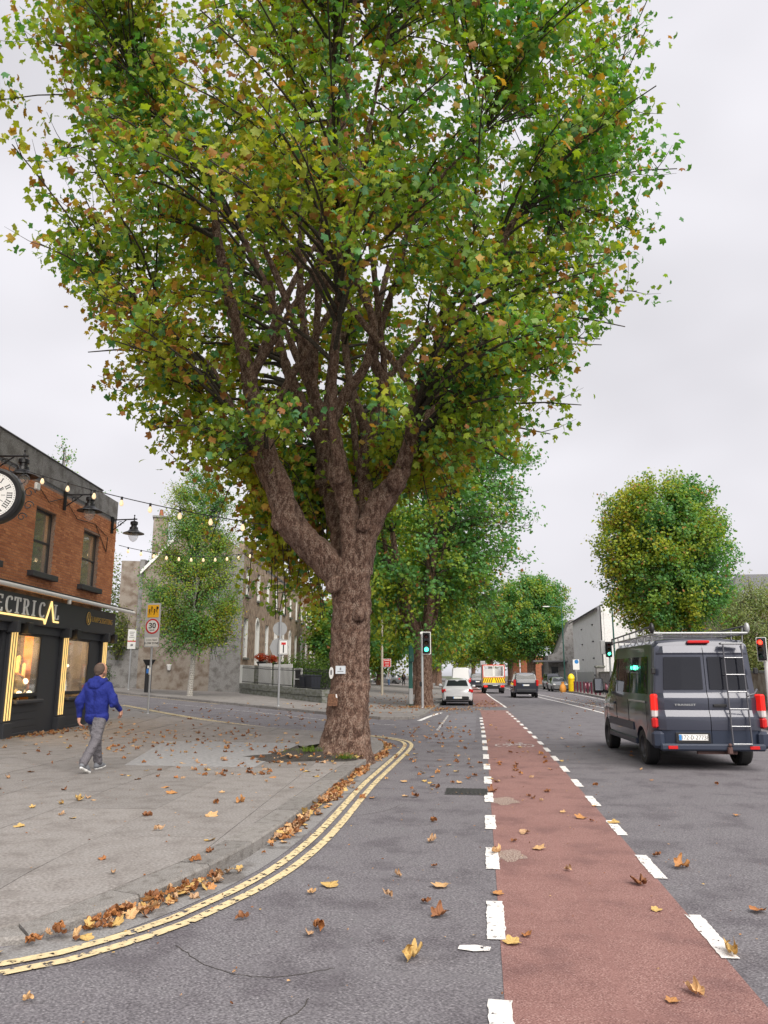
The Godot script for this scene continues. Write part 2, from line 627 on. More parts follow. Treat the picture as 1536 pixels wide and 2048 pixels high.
	mat("dark_green", [0.02, 0.09, 0.075], 0.4)
	mat("rubber", [0.014, 0.014, 0.015], 0.8)
	mat("gloss_white", [0.74, 0.74, 0.72], 0.35)
	mat("window_dark", [0.02, 0.022, 0.026], 0.08)
	mat("gold", [0.75, 0.5, 0.16], 0.3, 0.8)


# ---------------------------------------------------------------- roads, pavements, kerbs, markings
var kerb_near := PackedVector2Array([Vector2(-22, -2.2), Vector2(-14, -3.1), Vector2(-9, -3.85), Vector2(-6, -4.3), Vector2(-4.1, -4.68), Vector2(-3.07, -4.98), Vector2(-2.72, -5.5), Vector2(-2.54, -6.0), Vector2(-2.42, -6.45), Vector2(-2.29, -7.2), Vector2(-2.22, -8.4), Vector2(-2.23, -11), Vector2(-2.26, -14), Vector2(-2.25, -17.3), Vector2(-2.33, -18.6), Vector2(-2.5, -19.6), Vector2(-2.85, -20.7), Vector2(-3.6, -21.7), Vector2(-4.7, -22.6), Vector2(-8.6, -25.5), Vector2(-12.4, -28.4), Vector2(-15.5, -31), Vector2(-22, -36), Vector2(-40, -50)])
var kerb_far := PackedVector2Array([Vector2(-40, -54.7), Vector2(-24.6, -44.4), Vector2(-18, -40.0), Vector2(-12.2, -36.2), Vector2(-8, -33.4), Vector2(-5, -31.4), Vector2(-3.6, -30.6), Vector2(-2.75, -30.9), Vector2(-2.5, -32.2), Vector2(-2.45, -36), Vector2(-2.45, -60), Vector2(-2.45, -90), Vector2(-3.6, -130), Vector2(-7, -180), Vector2(-13, -240)])
var kerb_right := PackedVector2Array([Vector2(8.9, -240), Vector2(8.9, -240)])


func make_ground() -> void:
	var level := func(_x, _z): return 0.0
	var b := MB.new()
	sheet(b, PackedVector2Array([Vector2(-1500, 1500), Vector2(1500, 1500), Vector2(1500, -1500), Vector2(-1500, -1500)]), -0.35, level)
	structure("ground", b, mats.earth)
	# the road: one sheet of asphalt that climbs into the side street
	var xs := []
	var zs := []
	for k in 29:
		xs.append(-60.0 + k * 2.0)
	xs.append_array([0.0, 12.0, 40.0])
	zs.append_array([14.0, 0.0, -10.0, -20.0])
	for k in 14:
		zs.append(-21.0 - k)
	zs.append_array([-36.0, -40.0, -60.0, -120.0, -300.0])
	b = MB.new()
	for i in xs.size() - 1:
		for j in zs.size() - 1:
			var q := []
			for w in [[i, j], [i + 1, j], [i + 1, j + 1], [i, j + 1]]:
				q.append(Vector3(xs[w[0]], rise(xs[w[0]], zs[w[1]]), zs[w[1]]))
			b.quad(q[0], q[1], q[2], q[3], Vector3.UP)
	var road := structure("road", b.soften(), mats.asphalt)
	var near := smooth_path(kerb_near, 0.3)
	var far := smooth_path(kerb_far, 0.5)
	# concrete gutter along the near kerb
	var along := PackedVector2Array()
	for p in near:
		if p.y > -17.5 and p.x > -12:
			along.append(p)
	put("gutter", ribbon(MB.new(), along, -0.02, 0.27, 0.004, rise), mats.gutter, road)
	# a newer, paler strip of asphalt beside the lane and a few repairs
	put("asphalt_repair", sheet(MB.new(), PackedVector2Array([Vector2(-1.5, -20.5), Vector2(-0.25, -21), Vector2(-0.3, -36), Vector2(-1.4, -35.5)]), 0.003, level), mats.old_asphalt, road)
	# the red cycle lane
	b = MB.new()
	ribbon(b, smooth_path(PackedVector2Array([Vector2(0.75, 6), Vector2(0.75, -10), Vector2(0.73, -22), Vector2(0.6, -34), Vector2(0.5, -39.5)]), 1.0), -0.68, 0.68, 0.004, level)
	ribbon(b, smooth_path(PackedVector2Array([Vector2(0.4, -43.5), Vector2(0.15, -52), Vector2(-0.3, -64), Vector2(-0.8, -85), Vector2(-2.0, -125)]), 2.0), -0.8, 0.8, 0.004, level)
	var lane := put("cycle_lane", b, mats.red_surface, road)
	var dl := PackedVector2Array([Vector2(0.045, 3), Vector2(0.045, -12), Vector2(0.0, -22), Vector2(-0.1, -32), Vector2(-0.2, -40)])
	var dr := PackedVector2Array([Vector2(1.46, 3), Vector2(1.46, -12), Vector2(1.43, -20), Vector2(1.28, -30), Vector2(1.05, -40)])
	for side in 2:
		var path := even_path(smooth_path([dl, dr][side], 0.5), 0.02)
		var start: float = [-1.82, -1.66][side]
		for k in 20:
			var z0 := start - k * 1.86
			var z1 := z0 - (0.92 if k < 8 else 1.0)
			if z1 < (-34.0 if side == 0 else -39.0):
				continue
			var bit := PackedVector2Array()
			for p in path:
				if p.y <= z0 and p.y >= z1 and (bit.is_empty() or bit[-1].y - p.y > 0.035):
					bit.append(p)
			var w := 0.062 if side == 0 else 0.055
			put("lane_dash", ragged(bit, w, 0.009), mats.white_paint, road)
	put("paint_smear", sheet(MB.new(), PackedVector2Array([Vector2(-0.2, -5.34), Vector2(-0.1, -5.31), Vector2(0.0, -5.33), Vector2(0.01, -5.4), Vector2(-0.09, -5.43), Vector2(-0.19, -5.41)]), 0.009, level), mats.white_paint, road)
	# pale dust beside the dashes
	b = MB.new()
	for l in [[0.22, -8.0, 0.15], [0.25, -11.3, 0.2]]:
		var blob := PackedVector2Array()
		for q in 14:
			blob.append(Vector2(l[0] + cos(TAU * q / 14) * l[2] * (1.0 + 0.25 * sin(q * 2.3)), l[1] + sin(TAU * q / 14) * l[2] * 1.6 * (1.0 + 0.2 * cos(q * 1.7))))
		sheet(b, blob, 0.0065, level)
	put("pale_stains", b, mats.pale_dust, road)
	# bicycle painted on the lane
	b = MB.new()
	for cx in [0.45, 1.03]:
		var ring := PackedVector2Array()
		for k in 25:
			ring.append(Vector2(cx + 0.17 * cos(TAU * k / 24), -19.95 + 0.36 * sin(TAU * k / 24)))
		ribbon(b, ring, -0.024, 0.024, 0.009, level)
	for l in [[0.45, -19.95, 0.62, -20.5], [0.62, -20.5, 0.92, -20.45], [0.62, -20.5, 0.72, -19.95], [0.45, -19.95, 0.72, -19.95], [0.72, -19.95, 0.92, -20.45], [1.03, -19.95, 0.9, -20.75], [0.84, -20.78, 0.98, -20.72], [0.54, -20.62, 0.68, -20.6]]:
		ribbon(b, PackedVector2Array([Vector2(l[0], l[1]), Vector2(l[2], l[3])]), -0.024, 0.024, 0.009, level)
	put("bicycle_marking", b, mats.worn_white_paint, road)
	# double yellow lines round the corner
	var yellow := smooth_path(PackedVector2Array([Vector2(-22, -1.8), Vector2(-14, -2.7), Vector2(-9, -3.45), Vector2(-6, -3.93), Vector2(-4.1, -4.3), Vector2(-2.85, -4.68), Vector2(-2.28, -5.42), Vector2(-2.08, -5.96), Vector2(-1.95, -6.43), Vector2(-1.82, -7.2), Vector2(-1.76, -8.2), Vector2(-1.76, -9.5), Vector2(-1.83, -12.5), Vector2(-1.82, -15.2), Vector2(-1.81, -18.6), Vector2(-1.93, -20.2), Vector2(-2.25, -21.2), Vector2(-3.1, -22.4), Vector2(-4.5, -23.4), Vector2(-8.3, -26.2), Vector2(-12.1, -29.1), Vector2(-15, -31.5)]), 0.25)
	for k in 2:
		put("yellow_line", ribbon(MB.new(), yellow, -0.125 + k * 0.16, -0.035 + k * 0.16, 0.011, rise), mats.yellow_paint, road)
	put("yellow_line", ribbon(MB.new(), smooth_path(kerb_far, 0.5).slice(0, 66), 0.2, 0.3, 0.012, rise), mats.yellow_paint, road)
	# white lines: mouth of the side street, centre and edge lines of the main road
	put("side_street_line", ribbon(MB.new(), even_path(PackedVector2Array([Vector2(-3.0, -27.3), Vector2(-8.5, -31.0), Vector2(-14.5, -34.4)]), 0.5), -0.05, 0.05, 0.012, rise), mats.worn_white_paint, road)
	put("corner_line", ribbon(MB.new(), even_path(PackedVector2Array([Vector2(-2.42, -30.0), Vector2(-2.25, -33.0), Vector2(-1.9, -36.8)]), 0.5), -0.09, 0.09, 0.01, level), mats.white_paint, road)
	put("bay_line", ribbon(MB.new(), even_path(PackedVector2Array([Vector2(-1.45, -25.0), Vector2(-1.5, -34.0)]), 0.5), -0.04, 0.04, 0.01, level), mats.worn_white_paint, road)
	put("lane_edge_line", ribbon(MB.new(), smooth_path(PackedVector2Array([Vector2(1.2, -42.6), Vector2(1.0, -50), Vector2(0.62, -62), Vector2(-0.1, -90), Vector2(-1.6, -130)]), 2.0), -0.06, 0.06, 0.01, level), mats.white_paint, road)
	put("centre_line", ribbon(MB.new(), smooth_path(PackedVector2Array([Vector2(5.6, -30), Vector2(5.25, -42), Vector2(4.85, -52), Vector2(4.3, -64), Vector2(3.4, -95), Vector2(2, -140)]), 2.0), -0.06, 0.06, 0.01, level), mats.white_paint, road)
	put("centre_line", ribbon(MB.new(), smooth_path(PackedVector2Array([Vector2(6.6, -38), Vector2(5.8, -52), Vector2(5.2, -64), Vector2(3.9, -95)]), 2.0), -0.05, 0.05, 0.01, level), mats.white_paint, road)
	put("right_edge_line", ribbon(MB.new(), smooth_path(PackedVector2Array([Vector2(8.3, -10), Vector2(8.35, -58), Vector2(7.9, -80), Vector2(6.6, -100), Vector2(5.0, -140)]), 2.0), -0.06, 0.06, 0.01, level), mats.white_paint, road)
	# an iron cover beside the lane, its bars worn bright
	var cover := put("manhole_cover", MB.new().box(Vector3(-0.28, 0.004, -12.1), Vector3(0.62, 0.012, 0.62), Basis.IDENTITY, 0.004), mat("cast_iron", [0.05, 0.048, 0.05], 0.55, 0.5), road)
	for k in 9:
		put("cover_bar", MB.new().box(Vector3(-0.54 + k * 0.065, 0.014, -12.1), Vector3(0.03, 0.012, 0.52), Basis.IDENTITY, 0.004), mats.cast_iron, cover)
	# cracks in the asphalt
	b = MB.new()
	for l in [[Vector2(-2.0, -5.2), Vector2(-1.62, -4.85), Vector2(-1.25, -4.75), Vector2(-0.9, -4.95)], [Vector2(-1.12, -3.6), Vector2(-1.1, -4.0), Vector2(-1.0, -4.3), Vector2(-0.97, -4.5)], [Vector2(-1.7, -9.8), Vector2(-1.3, -10.3), Vector2(-1.1, -10.9)]]:
		var p := smooth_path(PackedVector2Array(l), 0.05)
		for i in p.size():
			p[i] += Vector2(rng.randf_range(-0.012, 0.012), rng.randf_range(-0.012, 0.012))
		ribbon(b, p, -0.003, 0.003, 0.003, level)
	put("crack", b, mats.soil, road)
	# pavements: slabs with open joints on a sunk bed
	var shop_side := PackedVector2Array()
	for p in shifted(near, -0.3):
		if p.x > -30:
			shop_side.append(p)
	shop_side.append_array(PackedVector2Array([Vector2(-30, -20), Vector2(-30, -5)]))
	pave("pavement", shop_side, 1.22, 2.9, -4.0, Vector2(-2.42, -5.0), Rect2(-16, -36, 15, 34))
	var far_side := PackedVector2Array()
	for p in shifted(far, -0.3):
		far_side.append(p)
	far_side.append_array(PackedVector2Array([Vector2(-26, -240), Vector2(-60, -100), Vector2(-60, -66)]))
	pave("far_pavement", far_side, 2.6, 3.2, 0.0, Vector2(-2.75, -34.0), Rect2(-30, -66, 28, 40))
	var right := smooth_path(PackedVector2Array([Vector2(3, -240), Vector2(5.8, -140), Vector2(7.6, -100), Vector2(8.75, -80), Vector2(8.9, -60), Vector2(8.9, -20), Vector2(8.9, 12)]), 2.0)
	var right_side := shifted(right, -0.3)
	right_side.append_array(PackedVector2Array([Vector2(40, 12), Vector2(40, -240)]))
	pave("right_pavement", right_side, 3.0, 4.0, 0.0, Vector2(9.2, -20.0), Rect2(9, -60, 5, 45))
	kerb("kerb", near, 0.92, 62.0)
	kerb("far_kerb", far, 1.2, 75.0)
	kerb("right_kerb", right, 2.0, 200.0)
	# paler patch of new concrete before the tree
	b = sheet(MB.new(), PackedVector2Array([Vector2(-6.41, -13.75), Vector2(-4.0, -13.68), Vector2(-4.31, -18.48), Vector2(-7.75, -18.75)]), 0.006, paved, 0.02)
	structure("concrete_patch", b, mats.patch_concrete, "pale grey square of newer concrete in the pavement beside the big tree")
	# the pit round the trunk: dark lumpy soil and tar
	b = MB.new()
	var rings := []
	for i in 7:
		var ring := PackedVector3Array()
		for k in 26:
			var a := TAU * k / 26.0
			var t := i / 6.0
			var w := 1.0 + 0.16 * sin(a * 3.0 + 0.6) + 0.09 * sin(a * 7.0)
			var p := Vector3(-3.2 + cos(a) * w * (0.45 + t * 0.7) - 0.35 * t * maxf(0.0, -cos(a)), 0, -15.72 + sin(a) * w * (0.42 + t * 0.72))
			if p.x > -2.42:
				p.x = -2.42
			p.y = 0.125 + 0.17 * (1.0 - t) * (1.0 - t) + (0.025 * sin(a * 5.0 + i) + 0.02 * sin(a * 9.0)) * (1.0 - t)
			ring.append(p)
		rings.append(ring)
	b.loft(rings, true, Vector3(-3.2, -9, -15.7))
	structure("tree_pit", b.soften(70), mats.soil, "dark mound of soil and tar round the foot of the big plane tree")


func ragged(p: PackedVector2Array, w: float, lift: float) -> MB:   # a painted dash whose edges have crumbled
	var b := MB.new()
	for i in p.size():
		if i == 0:
			continue
		var q := []
		for e in [[p[i - 1], -1.0, i - 1], [p[i - 1], 1.0, i - 1], [p[i], 1.0, i], [p[i], -1.0, i]]:
			var s: float = e[1] * (w + 0.003 * sin(e[2] * 0.7 + e[1] * 2.0 + p[0].y) + 0.004 * sin(e[2] * e[2] * 1.7 + p[0].y * 3.0 + e[1]))
			var end := 0.02 * sin(e[1] * 3.0 + p[0].y * 5.0) if e[2] == 0 or e[2] == p.size() - 1 else 0.0
			q.append(Vector3(e[0].x + s, lift, e[0].y + end))
		b.quad(q[0], q[1], q[2], q[3], Vector3.UP)
	return b


func pave(called: String, poly: PackedVector2Array, w: float, l: float, turn: float, from: Vector2, near: Rect2) -> void:
	var bed := MB.new()
	for piece in gridded(poly, 4.0):
		sheet(bed, piece, -0.045, paved)
	var base := structure(called, bed.soften(), mats.soil)
	var spin := Transform2D(deg_to_rad(turn), from)
	var rest := MB.new()
	for i in range(-14, 48):
		for j in range(-10, 40):
			var shift := 0.0 if i % 2 == 0 else l * 0.45
			var g := 0.004
			var cell := PackedVector2Array()
			for c in [Vector2(-i * w - g, -j * l - g + shift), Vector2(-(i + 1) * w + g, -j * l - g + shift), Vector2(-(i + 1) * w + g, -(j + 1) * l + g + shift), Vector2(-i * w - g, -(j + 1) * l + g + shift)]:
				cell.append(spin * c)
			var mid := (cell[0] + cell[2]) * 0.5
			if not Rect2(-62, -245, 105, 265).has_point(mid):
				continue
			for piece in Geometry2D.intersect_polygons(cell, poly):
				if piece.size() < 3 or Geometry2D.is_polygon_clockwise(piece) and false:
					continue
				var r := RandomNumberGenerator.new()
				r.seed = hash([i, j, called])
				var dy := r.randf_range(-0.0025, 0.0025)
				if near.has_point(mid):
					var b := MB.new()
					for bit in gridded(piece, 0.7):
						sheet(b, bit, dy, paved)
					sheet_side(b, piece, dy, 0.05)
					put("paving_slab", b, mats["concrete_%d" % (r.randi() % 3)], base)
				else:
					for bit in gridded(piece, 4.0):
						sheet(rest, bit, dy, paved)
	var far := put("paving", rest, mats.concrete_0, base)
	far.set_meta("kind", "stuff")


func sheet_side(b: MB, poly: PackedVector2Array, lift: float, thick: float) -> void:
	var mid := Vector2.ZERO
	for p in poly:
		mid += p / poly.size()
	for i in poly.size():
		var a := poly[i]
		var e := poly[(i + 1) % poly.size()]
		var pa := Vector3(a.x, paved(a.x, a.y) + lift, a.y)
		var pe := Vector3(e.x, paved(e.x, e.y) + lift, e.y)
		var o := (a + e) * 0.5 - mid
		b.quad(pa, pe, pe + Vector3.DOWN * thick, pa + Vector3.DOWN * thick, Vector3(o.x, 0, o.y))


func gridded(poly: PackedVector2Array, step: float) -> Array:   # cut a polygon into cells so that it can follow the ground
	var lo := poly[0]
	var hi := poly[0]
	for p in poly:
		lo = lo.min(p)
		hi = hi.max(p)
	if lo.x > 4.0:
		return [poly]
	var out := []
	for i in range(floori(lo.x / step), ceili(hi.x / step)):
		for j in range(floori(lo.y / step), ceili(hi.y / step)):
			var c := PackedVector2Array([Vector2(i, j) * step, Vector2(i + 1, j) * step, Vector2(i + 1, j + 1) * step, Vector2(i, j + 1) * step])
			out.append_array(Geometry2D.intersect_polygons(c, poly))
	return out


func kerb(called: String, path: PackedVector2Array, step: float, reach: float) -> void:
	var p := even_path(path, step)
	var base := Node3D.new()
	base.name = called
	add_child(base)
	base.set_meta("kind", "structure")
	for i in p.size() - 1:
		if p[i].length() > reach and p[i + 1].length() > reach and called != "right_kerb":
			continue
		var t := (p[i + 1] - p[i]).normalized()
		var ta := (p[i + 1] - p[maxi(i - 1, 0)]).normalized()
		var tb := (p[mini(i + 2, p.size() - 1)] - p[i]).normalized()
		var a := p[i] + t * 0.01
		var e := p[i + 1] - t * 0.01
		var na := Vector2(ta.y, -ta.x)
		var ne := Vector2(tb.y, -tb.x)
		var b := MB.new()
		var dy := rng.randf_range(-0.004, 0.004)
		var ring := func(q: Vector2, n: Vector2) -> PackedVector3Array:
			var lo := rise(q.x, q.y) - 0.08
			var out := PackedVector3Array()
			for w in [[0.0, lo, 0], [0.008, -0.018, 1], [0.025, 0.0, 1], [0.292, 0.0, 1], [0.292, lo, 0]]:
				var s: Vector2 = q + n * w[0]
				out.append(Vector3(s.x, w[1] if w[2] == 0 else paved(q.x, q.y) + w[1] + dy, s.y))
			return out
		var ra: PackedVector3Array = ring.call(a, na)
		var re: PackedVector3Array = ring.call(e, ne)
		b.loft([ra, re])
		b.cap(ra, Vector3(-t.x, 0, -t.y))
		b.cap(re, Vector3(t.x, 0, t.y))
		put("kerb_stone", b, mats["kerb_stone_%d" % (rng.randi() % 3)], base)

# ---------------------------------------------------------------- trees
func leaf_shape(curl: float, fold: float, wild: float, seed_: int, tint := Color(1, 1, 1)) -> ArrayMesh:
	var r := RandomNumberGenerator.new()
	r.seed = seed_
	var b := MB.new()
	b.col = tint
	var rim := [[90, 1.0], [78, 0.78], [66, 0.63], [52, 0.78], [36, 0.92], [22, 0.74], [6, 0.62], [-12, 0.7], [-30, 0.72], [-50, 0.5], [-90, 0.3]]
	var pts := []
	for k in rim:
		pts.append(Vector2(cos(deg_to_rad(k[0])), sin(deg_to_rad(k[0]))) * k[1])
	for k in range(rim.size() - 2, 0, -1):
		pts.append(Vector2(-pts[k].x, pts[k].y))
	var bent := []
	for p in pts:
		bent.append(Vector3(p.x, p.y, fold * absf(p.x) - curl * p.length_squared() + wild * r.randf_range(-1, 1) * p.length()) * 0.5)
	var mid := Vector3(0, 0.05, 0.0)
	for k in bent.size():
		b.face(mid, bent[k], bent[(k + 1) % bent.size()], Vector3.BACK)
	var foot := Vector3(0, -0.12, 0)
	b.face(foot + Vector3(-0.012, 0, 0), foot + Vector3(0.012, 0, 0), foot + Vector3(0.0, -0.34, -0.05), Vector3.BACK)
	return b.soften(75).mesh()


func spline(p: Array, step: float) -> Array:   # [x, y, z, r] rows to a smooth path and its radii
	var pts := PackedVector3Array()
	var rad := []
	for i in p.size() - 1:
		var a: Array = p[maxi(i - 1, 0)]
		var b: Array = p[i]
		var c: Array = p[i + 1]
		var d: Array = p[mini(i + 2, p.size() - 1)]
		var vb := Vector3(b[0], b[1], b[2])
		var vc := Vector3(c[0], c[1], c[2])
		var cnt := maxi(2, int(vb.distance_to(vc) / step))
		for k in cnt:
			var t := float(k) / cnt
			pts.append(vb.cubic_interpolate(vc, Vector3(a[0], a[1], a[2]), Vector3(d[0], d[1], d[2]), t))
			rad.append(lerpf(b[3], c[3], t * t * (3 - 2 * t)))
	var e: Array = p[p.size() - 1]
	pts.append(Vector3(e[0], e[1], e[2]))
	rad.append(e[3])
	return [pts, rad]


var tints := {}


func leaf_tint(p: Vector3, autumn: float, brown: float, r: RandomNumberGenerator, field: FastNoiseLite) -> Color:
	var k := field.get_noise_3dv(p * 3.0) * 0.95 + autumn + r.randf_range(-0.16, 0.16)
	var c := Color(0.13, 0.31, 0.09).lerp(Color(0.19, 0.36, 0.05), clampf(k * 2.0 + 0.8, 0.0, 1.0)).lerp(Color(0.52, 0.5, 0.055), clampf(k + 0.3, 0.0, 1.0))
	if r.randf() < brown * (0.25 + maxf(0.0, k)):
		c = [Color(0.5, 0.25, 0.07), Color(0.4, 0.17, 0.06), Color(0.56, 0.36, 0.08)][r.randi() % 3]
	elif r.randf() < 0.15:
		c = Color(0.12, 0.3, 0.13)
	return c * r.randf_range(0.87, 1.13)


func grow(root: Node3D, limbs: Array, o: Dictionary) -> void:
	# limbs: arrays of [x, y, z, r] in the tree's own axes. o: profile [[height, radius]...], axis, counts, leaf size
	var r := RandomNumberGenerator.new()
	r.seed = o.seed
	var field := FastNoiseLite.new()
	field.seed = o.seed
	field.frequency = 0.11
	var nodes := []
	for l in limbs:
		var s := spline(l, o.get("step", 0.12))
		var b := MB.new()
		b.tube(s[0], s[1], o.get("sides", 12), true, o.get("wob", 0.1))
		if o.has("rough"):
			b.roughen(o.rough, s[1][0] * 0.22, s[1][0] * 0.06)
		put("limb", b, mats[o.get("limb_bark", "bark")], root)
		for k in range(s[0].size() / 3, s[0].size(), 3):
			nodes.append([s[0][k], s[1][k]])
	var prof: Array = o.profile
	var axis: Vector3 = o.get("axis", Vector3.ZERO)
	var reach := func(h: float, az: float) -> float:
		var v := 0.0
		for k in prof.size() - 1:
			if h >= prof[k][0] and h <= prof[k + 1][0]:
				v = lerpf(prof[k][1], prof[k + 1][1], (h - prof[k][0]) / (prof[k + 1][0] - prof[k][0]))
		return v * (1.0 + o.get("ragged", 0.1) * (field.get_noise_2d(az * 22.0, h * 5.0) + field.get_noise_2d(az * 60.0 + 300.0, h * 14.0)))
	var targets := []
	var hollow: float = o.get("hollow", 0.6)
	var low: float = prof[0][0]
	var top: float = prof[prof.size() - 1][0]
	var most := 0.0
	for k in prof:
		most = maxf(most, k[1])
	var sum := [0.0]   # heights in proportion to the girth there, spread evenly
	for k in 60:
		sum.append(sum[k] + reach.call(lerpf(low, top, (k + 0.5) / 60.0), 0.0) + 0.15 * most)
	var i_ := 0
	while targets.size() < o.branches:
		i_ += 1
		var share := 0.0
		var digit := 1.0 / 3.0
		var num := i_
		while num > 0:
			share += digit * (num % 3)
			num /= 3
			digit /= 3.0
		var at_bin := 0
		while at_bin < 59 and sum[at_bin + 1] < share * sum[60]:
			at_bin += 1
		var h := lerpf(low, top, (at_bin + r.randf()) / 60.0)
		var az := fmod(i_ * 2.39996 + r.randf_range(-0.12, 0.12), TAU)
		var v: float = reach.call(h, az)
		if h < o.get("gap_below", 0.0) and absf(cos(az) * v) < o.get("gap", 0.0) and sin(az) > 0.0 and r.randf() < 0.75:
			continue
		var f: float = r.randf_range(hollow, 1.0) if r.randf() < 0.82 or h < o.get("open_below", 0.0) else r.randf_range(0.15, 0.6)
		targets.append(axis + Vector3(cos(az) * v * f, h - 0.3, sin(az) * v * f))
	for e in o.get("sprays", []):
		for k in int(e[2]):
			targets.append(e[0] + Vector3(r.randfn(), r.randfn(), r.randfn()) * e[1] * 0.5)
	var wood := MB.new()
	var leaves := []
	var per: int = o.twigs
	for t in targets:
		var best := 1e9
		var from := Vector3.ZERO
		var thick := 0.05
		for nd in nodes:
			var d: Vector3 = t - nd[0]
			var cost := d.length() + maxf(0.0, -d.y + 0.4) * 2.5 + r.randf() * 0.5
			if cost < best:
				best = cost
				from = nd[0]
				thick = minf(nd[1] * 0.6, (0.02 + 0.011 * d.length()) * o.get("thicken", 1.0)) if t.y > nd[0].y - 0.2 else 0.016
		var len := from.distance_to(t)
		var pts := PackedVector3Array()
		var rad := []
		var c1 := from + Vector3((t.x - from.x) * 0.45, len * 0.25 + (t.y - from.y) * 0.15, (t.z - from.z) * 0.45)
		for k in 6:
			var u := k / 5.0
			pts.append(from.lerp(c1, u).lerp(c1.lerp(t, u), u) + Vector3(r.randfn(), r.randfn(), r.randfn()) * 0.02 * len * u * (1 - u))
			rad.append(lerpf(thick, 0.011, pow(u, 0.7)))
		wood.tube(pts, rad, o.get("branch_sides", 5), false)
		for k in per:
			var u := r.randf_range(0.35, 1.0)
			var at_ := pts[int(u * 5)].lerp(pts[mini(int(u * 5) + 1, 5)], u * 5 - int(u * 5))
			var out := Vector3(at_.x - axis.x, 0, at_.z - axis.z).normalized()
			var dir := (out * r.randf_range(0.0, 0.9) + Vector3.UP * r.randf_range(0.1, 1.2) + Vector3(r.randfn(), r.randfn() * 0.6, r.randfn()) * 0.55).normalized()
			var tl: float = r.randf_range(0.5, 1.2) * o.get("twig", 1.0)
			var end := at_ + dir * tl
			var bend := at_ + dir * tl * 0.5 + Vector3(0, -0.06, 0) * tl
			wood.tube(PackedVector3Array([at_, bend, end]), [0.011, 0.007, 0.003], 3, false)
			for q in int(o.leaves):
				var w := r.randf_range(0.15, 1.05)
				var p: Vector3 = at_.lerp(end, w) + Vector3(r.randfn(), r.randfn() - 0.3, r.randfn()) * 0.17 * o.get("spread", 1.0)
				leaves.append(p)
	put("branches", wood, mats.branch, root).set_meta("kind", "stuff")
	# leaves: real leaf-shaped faces, hung from the twigs
	var m: StandardMaterial3D = mats.leaf
	var shapes := []
	var bins := []
	for k in 4:
		shapes.append(leaf_shape(0.25 + 0.15 * k, 0.35 - 0.12 * k, 0.1, 100 + k))
		bins.append([])
	var single: int = o.get("single", 0)
	var near := []
	for p in leaves:
		var out := Vector3(p.x - axis.x, 0, p.z - axis.z).normalized()
		var nrm := (Vector3(r.randfn(), r.randfn(), r.randfn()) * 0.62 + out * 0.4 + Vector3.UP * 0.55).normalized()
		var tip := (out * 0.7 + Vector3.DOWN * 0.5 + Vector3(r.randfn(), r.randfn(), r.randfn()) * 0.6)
		tip = (tip - nrm * tip.dot(nrm)).normalized()
		var s: float = o.leaf * r.randf_range(0.6, 1.25)
		var x := Transform3D(Basis(tip.cross(nrm), tip, nrm).scaled_local(Vector3.ONE * s), p)
		var c := leaf_tint(p, o.get("autumn", 0.0) - o.get("inner", 0.0) * Vector2(p.x - axis.x, p.z - axis.z).length() + o.get("sunward", 0.0) * (axis.x - p.x), o.get("brown", 0.12), r, field)
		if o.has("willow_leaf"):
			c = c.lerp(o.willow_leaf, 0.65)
		if single:
			var w: Vector3 = root.position + p
			near.append([w.distance_to(Vector3(0, 1.7, 0)) - s * 8.0 + (100.0 if w.y - 1.7 > -w.z * 0.92 or w.x > -w.z * 0.55 or w.x < w.z * 0.68 else 0.0), x, c])
		else:
			bins[r.randi() % 4].append([x, c])
	if single:
		near.sort_custom(func(a, b): return a[0] < b[0])
		for k in near.size():
			if k < single:
				var key := Vector3i((Vector3(near[k][2].r, near[k][2].g, near[k][2].b) * 60.0).round())
				if not tints.has(key):
					tints[key] = leaf_shape(0.35, 0.2, 0.12, 100 + tints.size() % 4, Color(key.x / 60.0, key.y / 60.0, key.z / 60.0))
				put("leaf", tints[key], m, root, near[k][1])
			else:
				bins[r.randi() % 4].append([near[k][1], near[k][2]])
	for k in 4:
		var mm := MultiMesh.new()
		mm.transform_format = MultiMesh.TRANSFORM_3D
		mm.use_colors = true
		mm.mesh = shapes[k]
		mm.instance_count = bins[k].size()
		for i in bins[k].size():
			mm.set_instance_transform(i, bins[k][i][0])
			mm.set_instance_color(i, bins[k][i][1])
		var mi := MultiMeshInstance3D.new()
		mi.name = numbered(root, "foliage")
		mi.multimesh = mm
		mi.material_override = m
		mi.set_meta("kind", "stuff")
		root.add_child(mi, true)


func trunk(root: Node3D, rows: Array, bark: String, sides := 20, wob := 0.06) -> void:
	var s := spline(rows, 0.09 if sides < 40 else 0.035)
	var b := MB.new().tube(s[0], s[1], sides, true, wob)
	if sides >= 40:
		b.roughen(knots(), 0.055, 0.022)
	put("trunk", b, mats[bark], root)


func knots() -> FastNoiseLite:
	var f := FastNoiseLite.new()
	f.seed = 8
	f.frequency = 2.4
	f.fractal_octaves = 3
	return f


